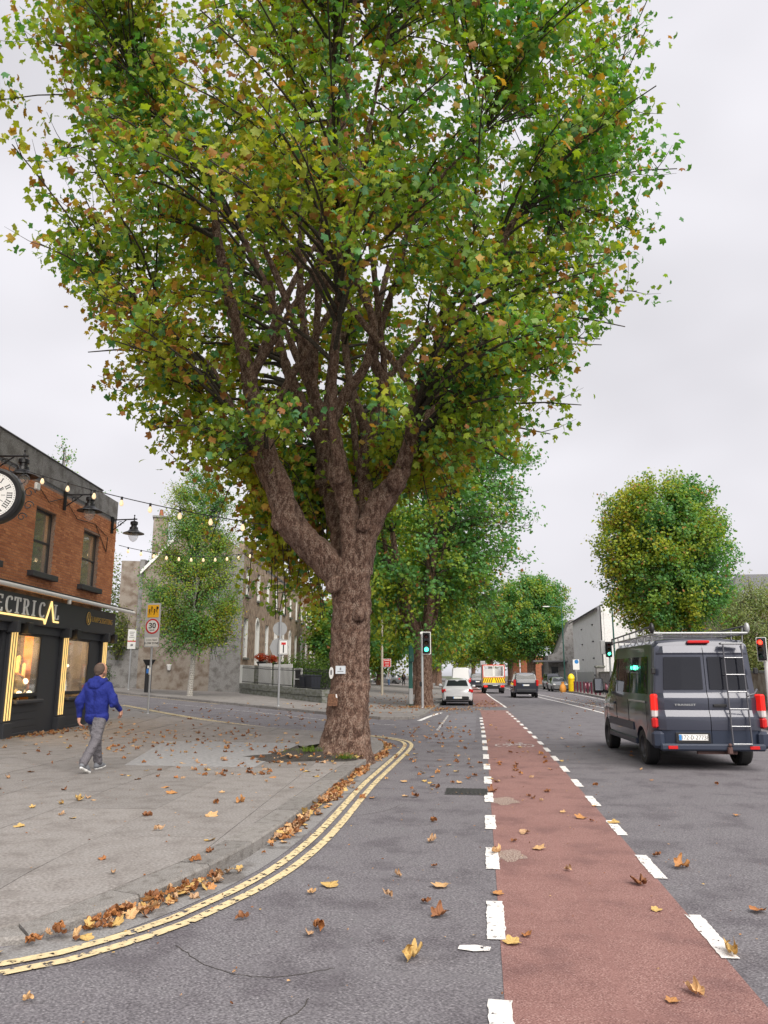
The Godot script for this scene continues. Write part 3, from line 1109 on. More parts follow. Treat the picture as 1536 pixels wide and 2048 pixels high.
func street_tree(label: String, base: Vector3, o: Dictionary) -> Node3D:
	var t := thing("plane_tree", label, "tree", at(base), "plane trees lining the road")
	var r := RandomNumberGenerator.new()
	r.seed = o.seed + 50
	var fork: float = o.fork
	var rt: float = o.thick
	trunk(t, [[0, -0.05, 0, rt * 1.5], [0, 0.3, 0, rt * 1.18], [0.02, fork * 0.5, 0, rt], [0, fork, 0.02, rt * 1.05], [0, fork + 0.5, 0, rt * 0.7]], "bark", 14)
	var limbs := []
	var n: int = o.get("limbs", 6)
	var prof: Array = o.profile
	var top: float = prof[prof.size() - 1][0]
	var wide := 0.0
	for k in prof:
		wide = maxf(wide, k[1])
	for k in n:
		var az := TAU * (k + r.randf() * 0.6) / n
		var d := Vector3(cos(az), 0, sin(az))
		var w := wide * r.randf_range(0.3, 0.6) * (0.3 if k == 0 else 1.0)
		var e := lerpf(fork, top, r.randf_range(0.55, 0.8))
		limbs.append([[0, fork - 0.3, 0, rt * 0.55], [d.x * w * 0.35, fork + 0.8, d.z * w * 0.35, rt * 0.5], [d.x * w * 0.6, lerpf(fork, e, 0.35), d.z * w * 0.6, rt * 0.38], [d.x * w * 0.8, lerpf(fork, e, 0.65), d.z * w * 0.8, rt * 0.24], [d.x * w, e, d.z * w, rt * 0.1]])
	for l in o.get("own_limbs", []):
		limbs.append(l)
	o.sides = 8
	o.step = 0.3
	grow(t, limbs, o)
	return t


func make_trees() -> void:
	# the big plane tree at the corner
	var base := Vector3(-2.78, 0.1, -15.7)
	var t := thing("plane_tree", "huge plane tree on the near corner, its thick trunk carrying small plates", "tree", at(base), "plane trees lining the road")
	var big := {
		"left": [[-2.74, 3.54, -15.80, 0.30], [-3.16, 4.00, -15.70, 0.33], [-3.60, 4.46, -15.50, 0.31], [-3.90, 4.80, -15.30, 0.33], [-4.07, 5.37, -15.20, 0.27], [-4.29, 5.99, -15.10, 0.24], [-4.53, 6.73, -15.00, 0.22], [-4.76, 7.86, -15.00, 0.17], [-5.12, 9.22, -14.90, 0.14], [-5.46, 10.79, -14.70, 0.10], [-5.67, 12.69, -14.40, 0.06]],
		"mid": [[-2.66, 3.73, -15.70, 0.30], [-2.67, 4.67, -15.60, 0.22], [-2.73, 5.29, -15.50, 0.19], [-2.88, 5.81, -15.40, 0.22], [-2.95, 6.36, -15.40, 0.17], [-3.14, 6.92, -15.40, 0.20], [-3.46, 7.57, -15.30, 0.13], [-3.60, 8.57, -15.20, 0.11], [-3.72, 10.12, -15.00, 0.08], [-3.72, 12.18, -14.80, 0.05]],
		"mid2": [[-3.14, 6.92, -15.40, 0.16], [-2.77, 7.58, -15.40, 0.12], [-2.27, 8.31, -15.30, 0.11], [-2.15, 9.18, -15.20, 0.09], [-2.62, 10.52, -15.00, 0.07], [-2.68, 11.96, -14.60, 0.05]],
		"back": [[-2.73, 3.99, -16.00, 0.30], [-3.16, 5.21, -16.60, 0.21], [-3.49, 6.10, -16.90, 0.22], [-3.64, 7.01, -17.10, 0.18], [-4.25, 8.27, -17.40, 0.15], [-4.90, 9.92, -17.80, 0.11], [-5.33, 11.97, -18.20, 0.07]],
		"right": [[-2.57, 3.85, -15.80, 0.36], [-2.32, 4.68, -15.70, 0.27], [-1.97, 5.27, -15.50, 0.25], [-1.58, 5.74, -15.30, 0.17], [-1.33, 6.42, -15.10, 0.15], [-1.18, 7.36, -15.00, 0.13], [-0.69, 8.34, -14.80, 0.10], [0.16, 9.58, -14.50, 0.07], [1.00, 10.91, -14.20, 0.05]],
		"rmid": [[-2.30, 4.70, -15.80, 0.25], [-2.39, 5.56, -16.00, 0.17], [-2.49, 6.21, -16.10, 0.14], [-2.29, 7.03, -16.20, 0.12], [-2.06, 8.08, -16.20, 0.14], [-2.24, 8.93, -16.20, 0.10], [-1.77, 10.64, -16.20, 0.07], [-1.28, 12.54, -16.00, 0.05]],
		"rback": [[-2.28, 4.88, -16.20, 0.22], [-1.86, 6.05, -16.90, 0.15], [-1.21, 7.57, -17.60, 0.12], [-0.60, 9.10, -18.00, 0.10], [0.17, 10.59, -18.40, 0.06]],
		"far": [[-2.75, 4.37, -16.40, 0.24], [-2.73, 5.94, -17.30, 0.18], [-2.67, 7.37, -18.00, 0.14], [-3.26, 9.29, -18.80, 0.10], [-3.50, 11.25, -19.30, 0.06]],
		"low": [[-4.13, 4.98, -15.40, 0.10], [-4.70, 6.30, -15.00, 0.07], [-5.62, 8.09, -14.90, 0.10], [-6.19, 8.45, -14.60, 0.08], [-6.94, 8.99, -14.20, 0.05]],
		"front": [[-2.88, 5.81, -15.40, 0.12], [-2.9, 7.2, -14.6, 0.1], [-2.6, 9.0, -13.6, 0.08], [-2.5, 11.2, -12.6, 0.05]],
		"top": [[-2.62, 10.52, -15.00, 0.08], [-2.9, 13.0, -15.2, 0.07], [-2.7, 16.5, -15.4, 0.05], [-2.6, 19.5, -15.6, 0.03]],
	}
	var limbs := []
	for l in big.values():
		var rows := []
		for q in l:
			rows.append([q[0] - base.x, q[1] - base.y, q[2] - base.z, q[3]])
		limbs.append(rows)
	for k in 12:   # long ascending shoots from the pollard heads
		var from: Array = limbs[k % 10][limbs[k % 10].size() - 4]
		var az := k * 2.399
		var far := 3.2 + 1.1 * (k % 3)
		var top := 12.0 + 1.3 * (k % 4)
		limbs.append([[from[0], from[1], from[2], 0.085], [from[0] + cos(az) * far * 0.22, lerpf(from[1], top, 0.3), from[2] + sin(az) * far * 0.22, 0.075], [from[0] + cos(az) * far * 0.5, lerpf(from[1], top, 0.62), from[2] + sin(az) * far * 0.5, 0.06], [from[0] + cos(az) * far, top, from[2] + sin(az) * far, 0.03]])
	for q in [[-4.02, 4.85, -15.05, 0.2], [-2.85, 5.75, -15.22, 0.17], [-1.65, 5.6, -15.15, 0.2], [-2.35, 4.75, -15.4, 0.16], [-3.1, 6.85, -15.2, 0.17], [-2.1, 8.0, -16.05, 0.14], [-2.95, 3.5, -15.4, 0.17], [-2.45, 2.9, -15.45, 0.13]]:
		put("burl", MB.new().ball(Vector3(q[0] - base.x, q[1] - base.y, q[2] - base.z), Vector3(q[3], q[3] * 1.2, q[3]), 18).roughen(knots(), q[3] * 0.5, q[3] * 0.15), mats.bark, t)
	trunk(t, [[0.0, -0.1, 0.0, 0.7], [0.03, 0.1, 0.0, 0.575], [0.05, 0.33, 0.0, 0.485], [0.08, 0.9, -0.05, 0.425], [0.09, 1.6, -0.1, 0.395], [0.11, 2.4, -0.1, 0.38], [0.13, 3.2, -0.1, 0.39], [0.08, 3.65, -0.1, 0.45], [0.08, 3.98, -0.1, 0.36]], "bark", 72, 0.05)
	grow(t, limbs, {
		"seed": 5, "profile": [[5.0, 0.6], [6.0, 3.4], [6.9, 4.7], [8.0, 5.7], [9.5, 6.5], [12.0, 7.2], [14.0, 7.4], [17.0, 7.2], [19.0, 6.5], [20.6, 4.6], [22.0, 2.4]],
		"axis": Vector3(0.0, 0, 0), "gap": 2.6, "gap_below": 9.0, "open_below": 10.0, "sides": 22, "step": 0.06, "rough": knots(), "ragged": 0.05, "hollow": 0.66, "twig": 0.85, "brown": 0.33, "thicken": 1.5, "branches": 640, "twigs": 8, "leaves": 17, "leaf": 0.195, "autumn": 0.27, "inner": 0.035, "sunward": 0.04, "single": 300,
		"sprays": [[Vector3(-1.9, 4.4, -3.0), Vector3(1.4, 1.3, 1.0), 44], [Vector3(-1.5, 3.4, -2.6), Vector3(0.9, 0.8, 0.7), 14], [Vector3(1.2, 5.6, -1.5), Vector3(1.5, 0.7, 1.0), 8]],
	})
	# second plane tree behind the parked hatchback
	street_tree("second plane tree, beside the silver hatchback and the green traffic light", Vector3(-3.15, 0.12, -42.2), {
		"gap": 2.6, "gap_below": 9.5, "seed": 21, "hollow": 0.72, "open_below": 9.0, "fork": 3.9, "thick": 0.43, "limbs": 7, "profile": [[2.6, 1.5], [3.6, 3.4], [5.0, 4.6], [8.0, 5.6], [12.0, 6.4], [15.0, 6.2], [17.2, 4.6], [18.8, 2.2]], "axis": Vector3(0.4, 0, 0),
		"branches": 380, "twigs": 7, "leaves": 17, "leaf": 0.24, "autumn": -0.1, "sunward": 0.05, "spread": 1.5, "inner": 0.01})
	street_tree("third plane tree along the left pavement, past the traffic light", Vector3(-5.2, 0.12, -64.0), {
		"seed": 22, "fork": 4.2, "thick": 0.45, "profile": [[2.8, 0.8], [5.0, 3.4], [8.0, 5.0], [12.0, 5.4], [15.0, 4.2], [16.5, 2.0]],
		"branches": 230, "twigs": 6, "leaves": 15, "leaf": 0.36, "autumn": 0.08, "spread": 1.8})
	for k in 4:
		street_tree("plane tree far down the left side, %s in the row" % ["fourth", "fifth", "sixth", "seventh"][k], Vector3([-6.0, -6.2, -8.5, -10.5][k], 0.1, [-88.0, -112.0, -140.0, -170.0][k]), {
			"seed": 30 + k, "fork": 4.0, "thick": 0.42, "profile": [[2.6, 1.2], [5.0, 3.8], [8.0, 5.2], [12.0, 5.6], [15.0, 4.0], [16.0, 2.0]],
			"branches": 130, "twigs": 6, "leaves": 13, "leaf": 0.48, "autumn": 0.0, "spread": 2.2})
	for k in 3:
		street_tree("leafy garden tree beyond the terrace, %s from the red notice board" % ["nearest", "second", "third"][k], Vector3([-13.5, -12.8, -17.0][k], 0.3, [-76.0, -97.0, -122.0][k]), {
			"seed": 90 + k, "fork": 2.6, "thick": 0.3, "profile": [[1.2, 2.0], [3.0, 3.8], [6.0, 4.6], [8.5, 3.8], [10.0, 1.6]],
			"branches": 170, "twigs": 6, "leaves": 15, "leaf": 0.36, "autumn": -0.12 + 0.1 * k, "spread": 1.8})
	# right-hand side
	street_tree("round yellowing plane tree standing behind the dark van", Vector3(10.5, 0.12, -45.0), {
		"ragged": 0.04, "seed": 41, "fork": 3.7, "thick": 0.42, "limbs": 8, "profile": [[3.6, 1.4], [4.6, 3.0], [6.0, 3.8], [8.5, 4.2], [10.5, 3.8], [12.0, 2.9], [13.0, 1.2]],
		"branches": 560, "twigs": 7, "leaves": 20, "leaf": 0.18, "autumn": -0.05, "sunward": 0.12, "spread": 1.1, "twig": 0.7})
	street_tree("broad green plane tree over the right pavement, before the white house", Vector3(7.2, 0.12, -118.0), {
		"ragged": 0.06, "seed": 42, "fork": 4.6, "thick": 0.6, "limbs": 8, "profile": [[3.4, 2.4], [5.5, 5.2], [8.0, 6.3], [11.0, 6.6], [13.8, 5.8], [15.8, 3.8], [17.0, 1.8]],
		"branches": 420, "twigs": 7, "leaves": 15, "leaf": 0.33, "autumn": -0.2, "sunward": 0.02, "spread": 1.6})
	for k in 4:
		street_tree("plane tree far down the right side, %s behind the broad green one" % ["first", "second", "third", "fourth"][k], Vector3([4.6, 1.6, -2.0, -5.5][k], 0.1, [-132.0, -152.0, -176.0, -205.0][k]), {
			"seed": 50 + k, "fork": 4.0, "thick": 0.45, "profile": [[2.6, 1.5], [5.0, 4.4], [8.0, 5.6], [12.0, 5.8], [14.5, 4.4], [16.4, 2.0]],
			"branches": 150, "twigs": 6, "leaves": 11, "leaf": 0.5, "autumn": -0.05 + 0.08 * k, "spread": 2.2})
	# birch by the gable wall
	var birch := thing("birch_tree", "slender birch with white bark before the grey gable wall", "tree", at(Vector3(-15.55, 0.6, -40.6)))
	trunk(birch, [[0, -0.1, 0, 0.2], [0.02, 0.5, 0, 0.15], [0.1, 2.2, 0, 0.125], [0.05, 4.5, 0, 0.1], [0.2, 7.0, 0.1, 0.09], [0.25, 9.5, 0, 0.05], [0.3, 11.5, 0, 0.02]], "birch_bark", 12, 0.04)
	var bl := []
	for k in 11:
		var az := k * 2.4
		var h := 2.4 + k * 0.75
		var w := 1.7 - 0.07 * k
		bl.append([[0.1, h, 0, 0.07], [cos(az) * w * 0.4, h + 0.9, sin(az) * w * 0.4, 0.05], [cos(az) * w, h + 2.0, sin(az) * w, 0.02]])
	grow(birch, bl, {"seed": 61, "profile": [[2.1, 1.7], [3.2, 2.5], [4.5, 2.6], [6.0, 2.9], [8.0, 2.4], [10.0, 2.1], [11.6, 1.5], [12.8, 0.5]], "branches": 330, "twigs": 7, "leaves": 19, "leaf": 0.11, "autumn": -0.1, "spread": 1.2, "twig": 0.75, "sides": 6, "step": 0.3, "limb_bark": "branch", "branch_sides": 4})
	# trees beyond the roofs
	for k in 3:
		var p: Vector3 = [Vector3(-29.5, 0.5, -47.5), Vector3(-28.4, 0.5, -48.0), Vector3(-26.0, 0.5, -48.0)][k]
		var hh: float = [16.4, 17.6, 14.4][k]
		var pt := thing("poplar_tree", "wispy tree top rising behind the brick shop roof, %s of three" % ["far left", "tallest and middle", "small right"][k], "tree", at(p))
		trunk(pt, [[0, 0, 0, 0.25], [0, 6, 0, 0.18], [0.1, hh - 1, 0, 0.04]], "branch", 8, 0.03)
		grow(pt, [[[0, 6, 0, 0.1], [0.3, 10, 0.2, 0.05], [0.2, hh - 1, 0, 0.02]], [[0, 5, 0, 0.1], [-0.5, 9, -0.2, 0.05], [-0.4, hh - 2, 0, 0.02]]], {"seed": 70 + k, "profile": [[4.0, 1.2], [8.0, 1.9], [12.0, 1.5], [hh - 1.5, 0.9], [hh, 0.15]], "branches": 60, "twigs": 5, "leaves": 11, "leaf": 0.17, "autumn": -0.1, "spread": 1.2, "twig": 0.7, "sides": 6, "step": 0.4})
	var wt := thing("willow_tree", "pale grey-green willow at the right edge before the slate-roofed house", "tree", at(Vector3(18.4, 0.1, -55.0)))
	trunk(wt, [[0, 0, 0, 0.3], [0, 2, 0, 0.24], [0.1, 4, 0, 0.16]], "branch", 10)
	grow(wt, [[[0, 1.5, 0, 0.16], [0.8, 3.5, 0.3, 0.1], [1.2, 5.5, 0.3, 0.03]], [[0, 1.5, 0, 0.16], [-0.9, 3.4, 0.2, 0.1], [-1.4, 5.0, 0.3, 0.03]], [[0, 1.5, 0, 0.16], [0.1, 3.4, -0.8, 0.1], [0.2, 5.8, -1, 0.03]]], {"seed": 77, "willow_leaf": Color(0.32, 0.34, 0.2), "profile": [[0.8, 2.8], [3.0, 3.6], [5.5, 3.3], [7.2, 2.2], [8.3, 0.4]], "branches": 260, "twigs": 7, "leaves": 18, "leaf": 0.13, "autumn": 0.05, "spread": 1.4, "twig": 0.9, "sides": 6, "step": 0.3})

# ---------------------------------------------------------------- the lighting shop at the corner
func wall_boxes(b: MB, x0: float, x1: float, y0: float, y1: float, holes: Array, z0: float, z1: float) -> MB:   # a wall with openings [x0, x1, y0, y1]
	var xs := [x0, x1]
	for h in holes:
		xs.append_array([h[0], h[1]])
	xs.sort()
	for i in xs.size() - 1:
		if xs[i + 1] - xs[i] < 0.001:
			continue
		var mx: float = (xs[i] + xs[i + 1]) * 0.5
		var y := y0
		var cuts := []
		for h in holes:
			if mx > h[0] and mx < h[1]:
				cuts.append([h[2], h[3]])
		cuts.sort()
		cuts.append([y1, y1])
		for c in cuts:
			if c[0] - y > 0.001:
				b.box(Vector3(mx, (y + c[0]) * 0.5, (z0 + z1) * 0.5), Vector3(xs[i + 1] - xs[i], c[0] - y, z1 - z0))
			y = c[1]
	return b


func bricks_on(parent: Node3D, x0: float, x1: float, y0: float, y1: float, holes: Array, z: float, colors: Array, singles: int, seed_: int) -> void:
	var r := RandomNumberGenerator.new()
	r.seed = seed_
	var shapes := {}
	var rest := []
	for k in colors.size():
		rest.append(MB.new())
	var made := 0
	var rows := int((y1 - y0) / 0.078)
	for row in rows:
		var y := y0 + row * 0.078 + 0.034
		var x := x0 - (0.1165 if row % 2 else 0.0)
		while x < x1:
			var a := maxf(x, x0)
			var e := minf(x + 0.223, x1)
			x += 0.233
			for h in holes:
				if y > h[2] - 0.03 and y < h[3] + 0.03:
					if a < h[0] and e > h[0]:
						e = h[0]
					elif a < h[1] and e > h[1] and a >= h[0]:
						a = h[1]
					elif a >= h[0] and e <= h[1]:
						e = a
			if e - a < 0.03:
				continue
			var k := r.randi() % colors.size()
			var out := r.randf_range(0.006, 0.014)
			var full := absf(e - a - 0.223) < 0.004
			var place := Vector3((a + e) * 0.5, y, z + out - 0.02)
			if full and made < singles and place.x > -9.2:
				if not shapes.has(k):
					shapes[k] = MB.new().box(Vector3.ZERO, Vector3(0.223, 0.067, 0.04), Basis.IDENTITY, 0.004).mesh()
				put("brick", shapes[k], colors[k], parent, Transform3D(Basis(Vector3.BACK, r.randf_range(-0.006, 0.006)), place))
				made += 1
			else:
				rest[k].box(place, Vector3(e - a, 0.067, 0.04))
	for k in colors.size():
		put("brickwork", rest[k], colors[k], parent).set_meta("kind", "stuff")


func sash_window(parent: Node3D, x0: float, x1: float, y0: float, y1: float, z: float, frame_mat: Material, pane_mat: Material, called := "window") -> MeshInstance3D:
	var w := 0.065
	var b := MB.new()
	var mx := (x0 + x1) * 0.5
	var my := (y0 + y1) * 0.5
	for s in [[x0 + w / 2, my, w, y1 - y0], [x1 - w / 2, my, w, y1 - y0]]:
		b.box(Vector3(s[0], s[1], z), Vector3(s[2], s[3], 0.08), Basis.IDENTITY, 0.006)
	for s in [[y0 + w / 2, w], [y1 - w / 2, w], [my, 0.055]]:
		b.box(Vector3(mx, s[0], z), Vector3(x1 - x0 - 2 * w, s[1], 0.07), Basis.IDENTITY, 0.006)
	var f := put(called, b, frame_mat, parent)
	for k in 2:
		var ya: float = [y0 + w, my + 0.0275][k]
		var yb: float = [my - 0.0275, y1 - w][k]
		put("pane", MB.new().box(Vector3(mx, (ya + yb) / 2, z - 0.01 - 0.015 * k), Vector3(x1 - x0 - 2 * w, yb - ya, 0.006)), pane_mat, f)
	return f


func make_shop() -> void:
	var shop := thing("lighting_shop", "orange brick corner shop with charcoal shopfront and gold lit strips", "shop", frame(Vector3(-12.9, 0.0, -25.7), Vector3(-0.103, 0, -0.995)))
	# own axes: x runs away along the front (0 at the far corner, -12 towards the camera), y up, z out to the street
	var dark: Material = mats.charcoal
	var x0 := -12.0
	var wins := [[-2.76, -1.42, 4.52, 6.3], [-6.06, -4.8, 4.52, 6.34], [-9.2, -7.98, 4.52, 6.34]]
	# brick upper wall
	var mortar := textured("mortar", noise_tex(111, 0.08, [[0.1, [0.2, 0.13, 0.1]], [0.8, [0.33, 0.24, 0.19]]], 3, 256), 1.0, 0.95, null, 0.3, null, 8.0, false)
	put("wall", wall_boxes(MB.new(), x0, 0, 4.0, 7.05, wins, -0.3, 0.0), mortar, shop)
	var colors := []
	for k in 5:
		var c: Array = [[0.52, 0.21, 0.09], [0.47, 0.18, 0.075], [0.57, 0.24, 0.105], [0.5, 0.2, 0.09], [0.42, 0.155, 0.068]][k]
		colors.append(textured("orange_brick_%d" % k, noise_tex(113 + k, 0.1, [[0.1, [c[0] * 0.72, c[1] * 0.68, c[2] * 0.66]], [0.5, c], [0.9, [c[0] * 1.12, c[1] * 1.2, c[2] * 1.25]]], 4, 128), 0.7, 0.92))
	bricks_on(shop, x0, -0.005, 4.02, 7.04, wins, 0.0, colors, 300, 3)
	# toothed far edge of the brick skin and its rendered side wall
	for k in 19:
		if k % 2:
			put("brick", MB.new().box(Vector3(0.045, 4.06 + k * 0.156, -0.09), Vector3(0.09, 0.067, 0.16), Basis.IDENTITY, 0.005), colors[k % 5], shop)
	put("side_wall", wall_boxes(MB.new(), -0.3, 0.0, 0.0, 7.05, [], -9.0, -0.3), mats.cement, shop)
	put("back_wall", wall_boxes(MB.new(), x0, -0.3, 0.0, 7.05, [], -9.0, -8.7), mats.cement, shop)
	put("near_wall", wall_boxes(MB.new(), x0, x0 + 0.3, 0.0, 7.05, [], -8.7, -0.3), mats.cement, shop)
	put("upper_floor", MB.new().box(Vector3(-6.0, 3.95, -4.5), Vector3(11.4, 0.1, 8.4)), mats.cement, shop)
	put("roof", MB.new().box(Vector3(-6.0, 7.1, -4.5), Vector3(12.0, 0.1, 9.0)), mats.slate, shop)
	# cement parapet in cast lengths, lower at its far end
	for k in 8:
		var xa := -1.5 * k
		var top := 7.86 if k > 0 else 7.8
		put("parapet_panel", MB.new().box(Vector3(xa - 0.75, (7.15 + top) / 2, -0.13), Vector3(1.492, top - 7.15, 0.3), Basis.IDENTITY, 0.012), mats.cement, shop)
	put("coping", MB.new().box(Vector3(-6.75, 7.88, -0.13), Vector3(10.5, 0.04, 0.36), Basis.IDENTITY, 0.01), mats.slate, shop)
	put("parapet_stub", MB.new().rod(Vector3(-8.9, 7.9, -0.3), Vector3(-8.9, 8.4, -0.3), 0.05, 8), mats.slate, shop)
	# upper windows with sills, lamps hanging behind the panes
	var pane := glass("shop_pane", [0.5, 0.55, 0.5], 0.16)
	for w in wins:
		var f := sash_window(shop, w[0], w[1], w[2], w[3], -0.15, dark, pane)
		put("sill", MB.new().box(Vector3((w[0] + w[1]) / 2 - 0.05, w[2] - 0.09, 0.06), Vector3(w[1] - w[0] + 0.3, 0.16, 0.26), Basis.IDENTITY, 0.012), dark, f)
	put("inner_wall", MB.new().box(Vector3(-6, 5.5, -3.4), Vector3(11.3, 3.0, 0.1)), mat("ochre_wall", [0.12, 0.105, 0.07], 0.9), shop)
	# shopfront: fascia, gutter, consoles, pilasters, stall risers
	put("fascia", MB.new().box(Vector3(-6.0 + 0.05, 3.42, 0.06), Vector3(12.1, 0.76, 0.24), Basis.IDENTITY, 0.01), dark, shop)
	put("gutter", MB.new().rod(Vector3(x0, 3.94, 0.33), Vector3(1.5, 3.94, 0.33), 0.058, 10), mats.gloss_white, shop)
	put("gutter_board", MB.new().box(Vector3(-5.3, 4.0, 0.15), Vector3(13.6, 0.1, 0.3), Basis.IDENTITY, 0.01), mats.black_paint, shop)
	put("hopper", MB.new().box(Vector3(-4.15, 3.83, 0.33), Vector3(0.1, 0.14, 0.1), Basis.IDENTITY, 0.02), mats.gloss_white, shop)
	put("head_rail", MB.new().box(Vector3(-6.0, 2.93, -0.04), Vector3(12.0, 0.22, 0.2)), dark, shop)
	var bays := [[-9.9, -7.15, true], [-6.5, -4.95, false], [-3.3, -1.5, false]]   # door, window, window
	var posts := [[-7.15, -6.5], [-4.95, -3.3], [-1.5, 0.0]]
	for p in posts:
		put("pier", MB.new().box(Vector3((p[0] + p[1]) / 2, 1.41, -0.14), Vector3(p[1] - p[0], 2.82, 0.24)), dark, shop)
	put("pier", MB.new().box(Vector3(-10.95, 1.41, -0.14), Vector3(2.1, 2.82, 0.24)), dark, shop)
	var strip := glowing("gold_strip", [0.85, 0.56, 0.2], 0.28)
	for sx in [-6.72, -3.55, -0.42]:
		var pil := put("pilaster", MB.new().box(Vector3(sx, 1.75, 0.02), Vector3(0.46, 2.5, 0.1), Basis.IDENTITY, 0.012), dark, shop)
		put("plinth", MB.new().box(Vector3(sx, 0.27, 0.05), Vector3(0.5, 0.46, 0.18), Basis.IDENTITY, 0.015), dark, pil)
		put("console", MB.new().box(Vector3(sx + 0.45, 2.93, 0.12), Vector3(0.26, 0.3, 0.32), Basis.IDENTITY, 0.015), mats.black_paint, pil)
		put("console", MB.new().box(Vector3(sx - 0.28, 2.93, 0.15), Vector3(0.16, 0.3, 0.34), Basis.IDENTITY, 0.015), dark, pil)
		for k in 3:
			put("light_strip", MB.new().box(Vector3(sx - 0.13 + k * 0.13, 1.7, 0.08), Vector3(0.05, 2.3, 0.022), Basis.IDENTITY, 0.006), strip, pil)
		var al := AreaLight3D.new()
		al.name = "strip_light"
		al.area_size = Vector2(0.3, 2.3)
		al.light_energy = 0.25
		al.light_color = Color(1.0, 0.8, 0.45)
		al.shadow_enabled = true
		al.transform = Transform3D(Basis(Vector3.UP, PI), Vector3(sx, 1.7, 0.11))
		shop.add_child(al, true)
	var clear := glass("display_pane", [0.6, 0.62, 0.6], 0.1)
	for b in bays:
		if b[2]:
			var door := put("door", MB.new().box(Vector3(-7.9, 1.4, -0.22), Vector3(1.3, 2.7, 0.06), Basis.IDENTITY, 0.01), mats.black_paint, shop)
			put("door_glass", MB.new().box(Vector3(-7.75, 1.7, -0.18), Vector3(0.8, 1.6, 0.02)), mats.window_dark, door)
			put("door_handle", MB.new().rod(Vector3(-7.32, 1.5, -0.12), Vector3(-7.32, 1.75, -0.12), 0.02, 8), mats.gloss_white, door)
			continue
		var mx: float = (b[0] + b[1]) / 2
		var w: float = b[1] - b[0]
		var fr := MB.new()
		fr.box(Vector3(mx, 1.17, -0.08), Vector3(w, 0.1, 0.14), Basis.IDENTITY, 0.01)
		fr.box(Vector3(mx, 2.785, -0.08), Vector3(w, 0.07, 0.14), Basis.IDENTITY, 0.01)
		fr.box(Vector3(b[0] + 0.025, 1.985, -0.06), Vector3(0.05, 1.53, 0.1), Basis.IDENTITY, 0.01)
		fr.box(Vector3(b[1] - 0.045, 1.985, -0.06), Vector3(0.09, 1.53, 0.1), Basis.IDENTITY, 0.01)
		var f := put("window", fr, mats.black_paint, shop)
		put("pane", MB.new().box(Vector3(mx - 0.02, 1.985, -0.04), Vector3(w - 0.13, 1.53, 0.008)), clear, f)
		put("sill", MB.new().box(Vector3(mx, 1.0, 0.05), Vector3(w, 0.1, 0.3), Basis.IDENTITY, 0.03), dark, f)
		var riser := put("stall_riser", MB.new().box(Vector3(mx, 0.52, -0.1), Vector3(w, 0.86, 0.2)), dark, shop)
		for k in 4:
			put("panel_board", MB.new().box(Vector3(mx, 0.24 + k * 0.19, 0.008), Vector3(w - 0.02, 0.175, 0.016), Basis.IDENTITY, 0.005), dark, riser)
		put("base_board", MB.new().box(Vector3(mx, 0.14, 0.02), Vector3(w, 0.14, 0.1), Basis.IDENTITY, 0.01), dark, riser)
	put("orange_panel", MB.new().box(Vector3(-4.75, 1.95, -0.35), Vector3(0.04, 1.9, 0.5)), mat("orange_board", [0.5, 0.2, 0.04], 0.5), shop)
	for k in 3:
		put("display_shelf", MB.new().box(Vector3(-1.3, 1.35 + k * 0.45, -1.3), Vector3(2.4, 0.03, 0.3)), mat("pale_shelf", [0.35, 0.33, 0.28], 0.6), shop)
	put("shop_floor", MB.new().box(Vector3(-6, 0.85, -2.2), Vector3(11.3, 0.1, 3.6)), mat("oak", [0.2, 0.12, 0.06], 0.5), shop)
	put("display_back", MB.new().box(Vector3(-6, 1.95, -1.5), Vector3(11.3, 2.0, 0.08)), mat("brown_wall", [0.1, 0.07, 0.05], 0.8), shop)
	for k in 2:
		var ol := OmniLight3D.new()
		ol.name = "display_light"
		ol.position = Vector3([-5.7, -2.4][k], 2.45, -0.7)
		ol.light_energy = [1.3, 1.3][k]
		ol.light_color = Color(1.0, 0.78, 0.5)
		ol.light_size = 0.12
		ol.omni_range = 12.0
		ol.shadow_enabled = true
		shop.add_child(ol, true)
		put("ceiling_lamp", MB.new().ball(ol.position, Vector3.ONE * 0.12, 12), glowing("warm_bulb", [1.0, 0.75, 0.4], 0.9), shop)
	# upstairs lamps too
	for k in 3:
		var ul := OmniLight3D.new()
		ul.name = "upstairs_light"
		ul.position = Vector3([-5.2, -2.0, -8.5][k], 5.9, -0.9)
		ul.light_energy = 0.2
		ul.light_color = Color(1.0, 0.78, 0.5)
		ul.light_size = 0.1
		ul.omni_range = 10.0
		ul.shadow_enabled = true
		shop.add_child(ul, true)
		put("ceiling_lamp", MB.new().ball(ul.position, Vector3(0.1, 0.14, 0.1), 12), mats.warm_bulb, shop)
	# the gilt sign: letters, with a heartbeat line for the second-last letter
	var lx := -4.53
	lettering("L", 0.42, "Droid Serif", mats.gloss_white, shop, at(Vector3(-4.66, 3.47, 0.2)), 0.03, "sign_letter")
	for k in 8:
		lettering("ELECTRIC"[k], 0.42, "Droid Serif", mats.gloss_white, shop, at(Vector3(-8.82 + k * 0.46, 3.47, 0.2)), 0.03, "sign_letter")
	var beat := MB.new()
	var pts := [Vector3(-9.2, 3.22, 0.2), Vector3(-5.42, 3.22, 0.2), Vector3(-5.34, 3.1, 0.2), Vector3(-5.02, 3.76, 0.2), Vector3(-4.8, 3.2, 0.2), Vector3(-4.48, 3.2, 0.2)]
	for k in 5:
		beat.bar(pts[k], pts[k + 1], 0.03, 0.05)
	put("sign_line", beat, glowing("gold_line", [1.0, 0.72, 0.28], 0.3), shop)
	lettering("S LAMPSLIGHTING", 0.17, "Droid Sans", mats.gold, shop, at(Vector3(-1.2, 3.47, 0.19)), 0.012, "small_letters")
	var ring := PackedVector3Array()
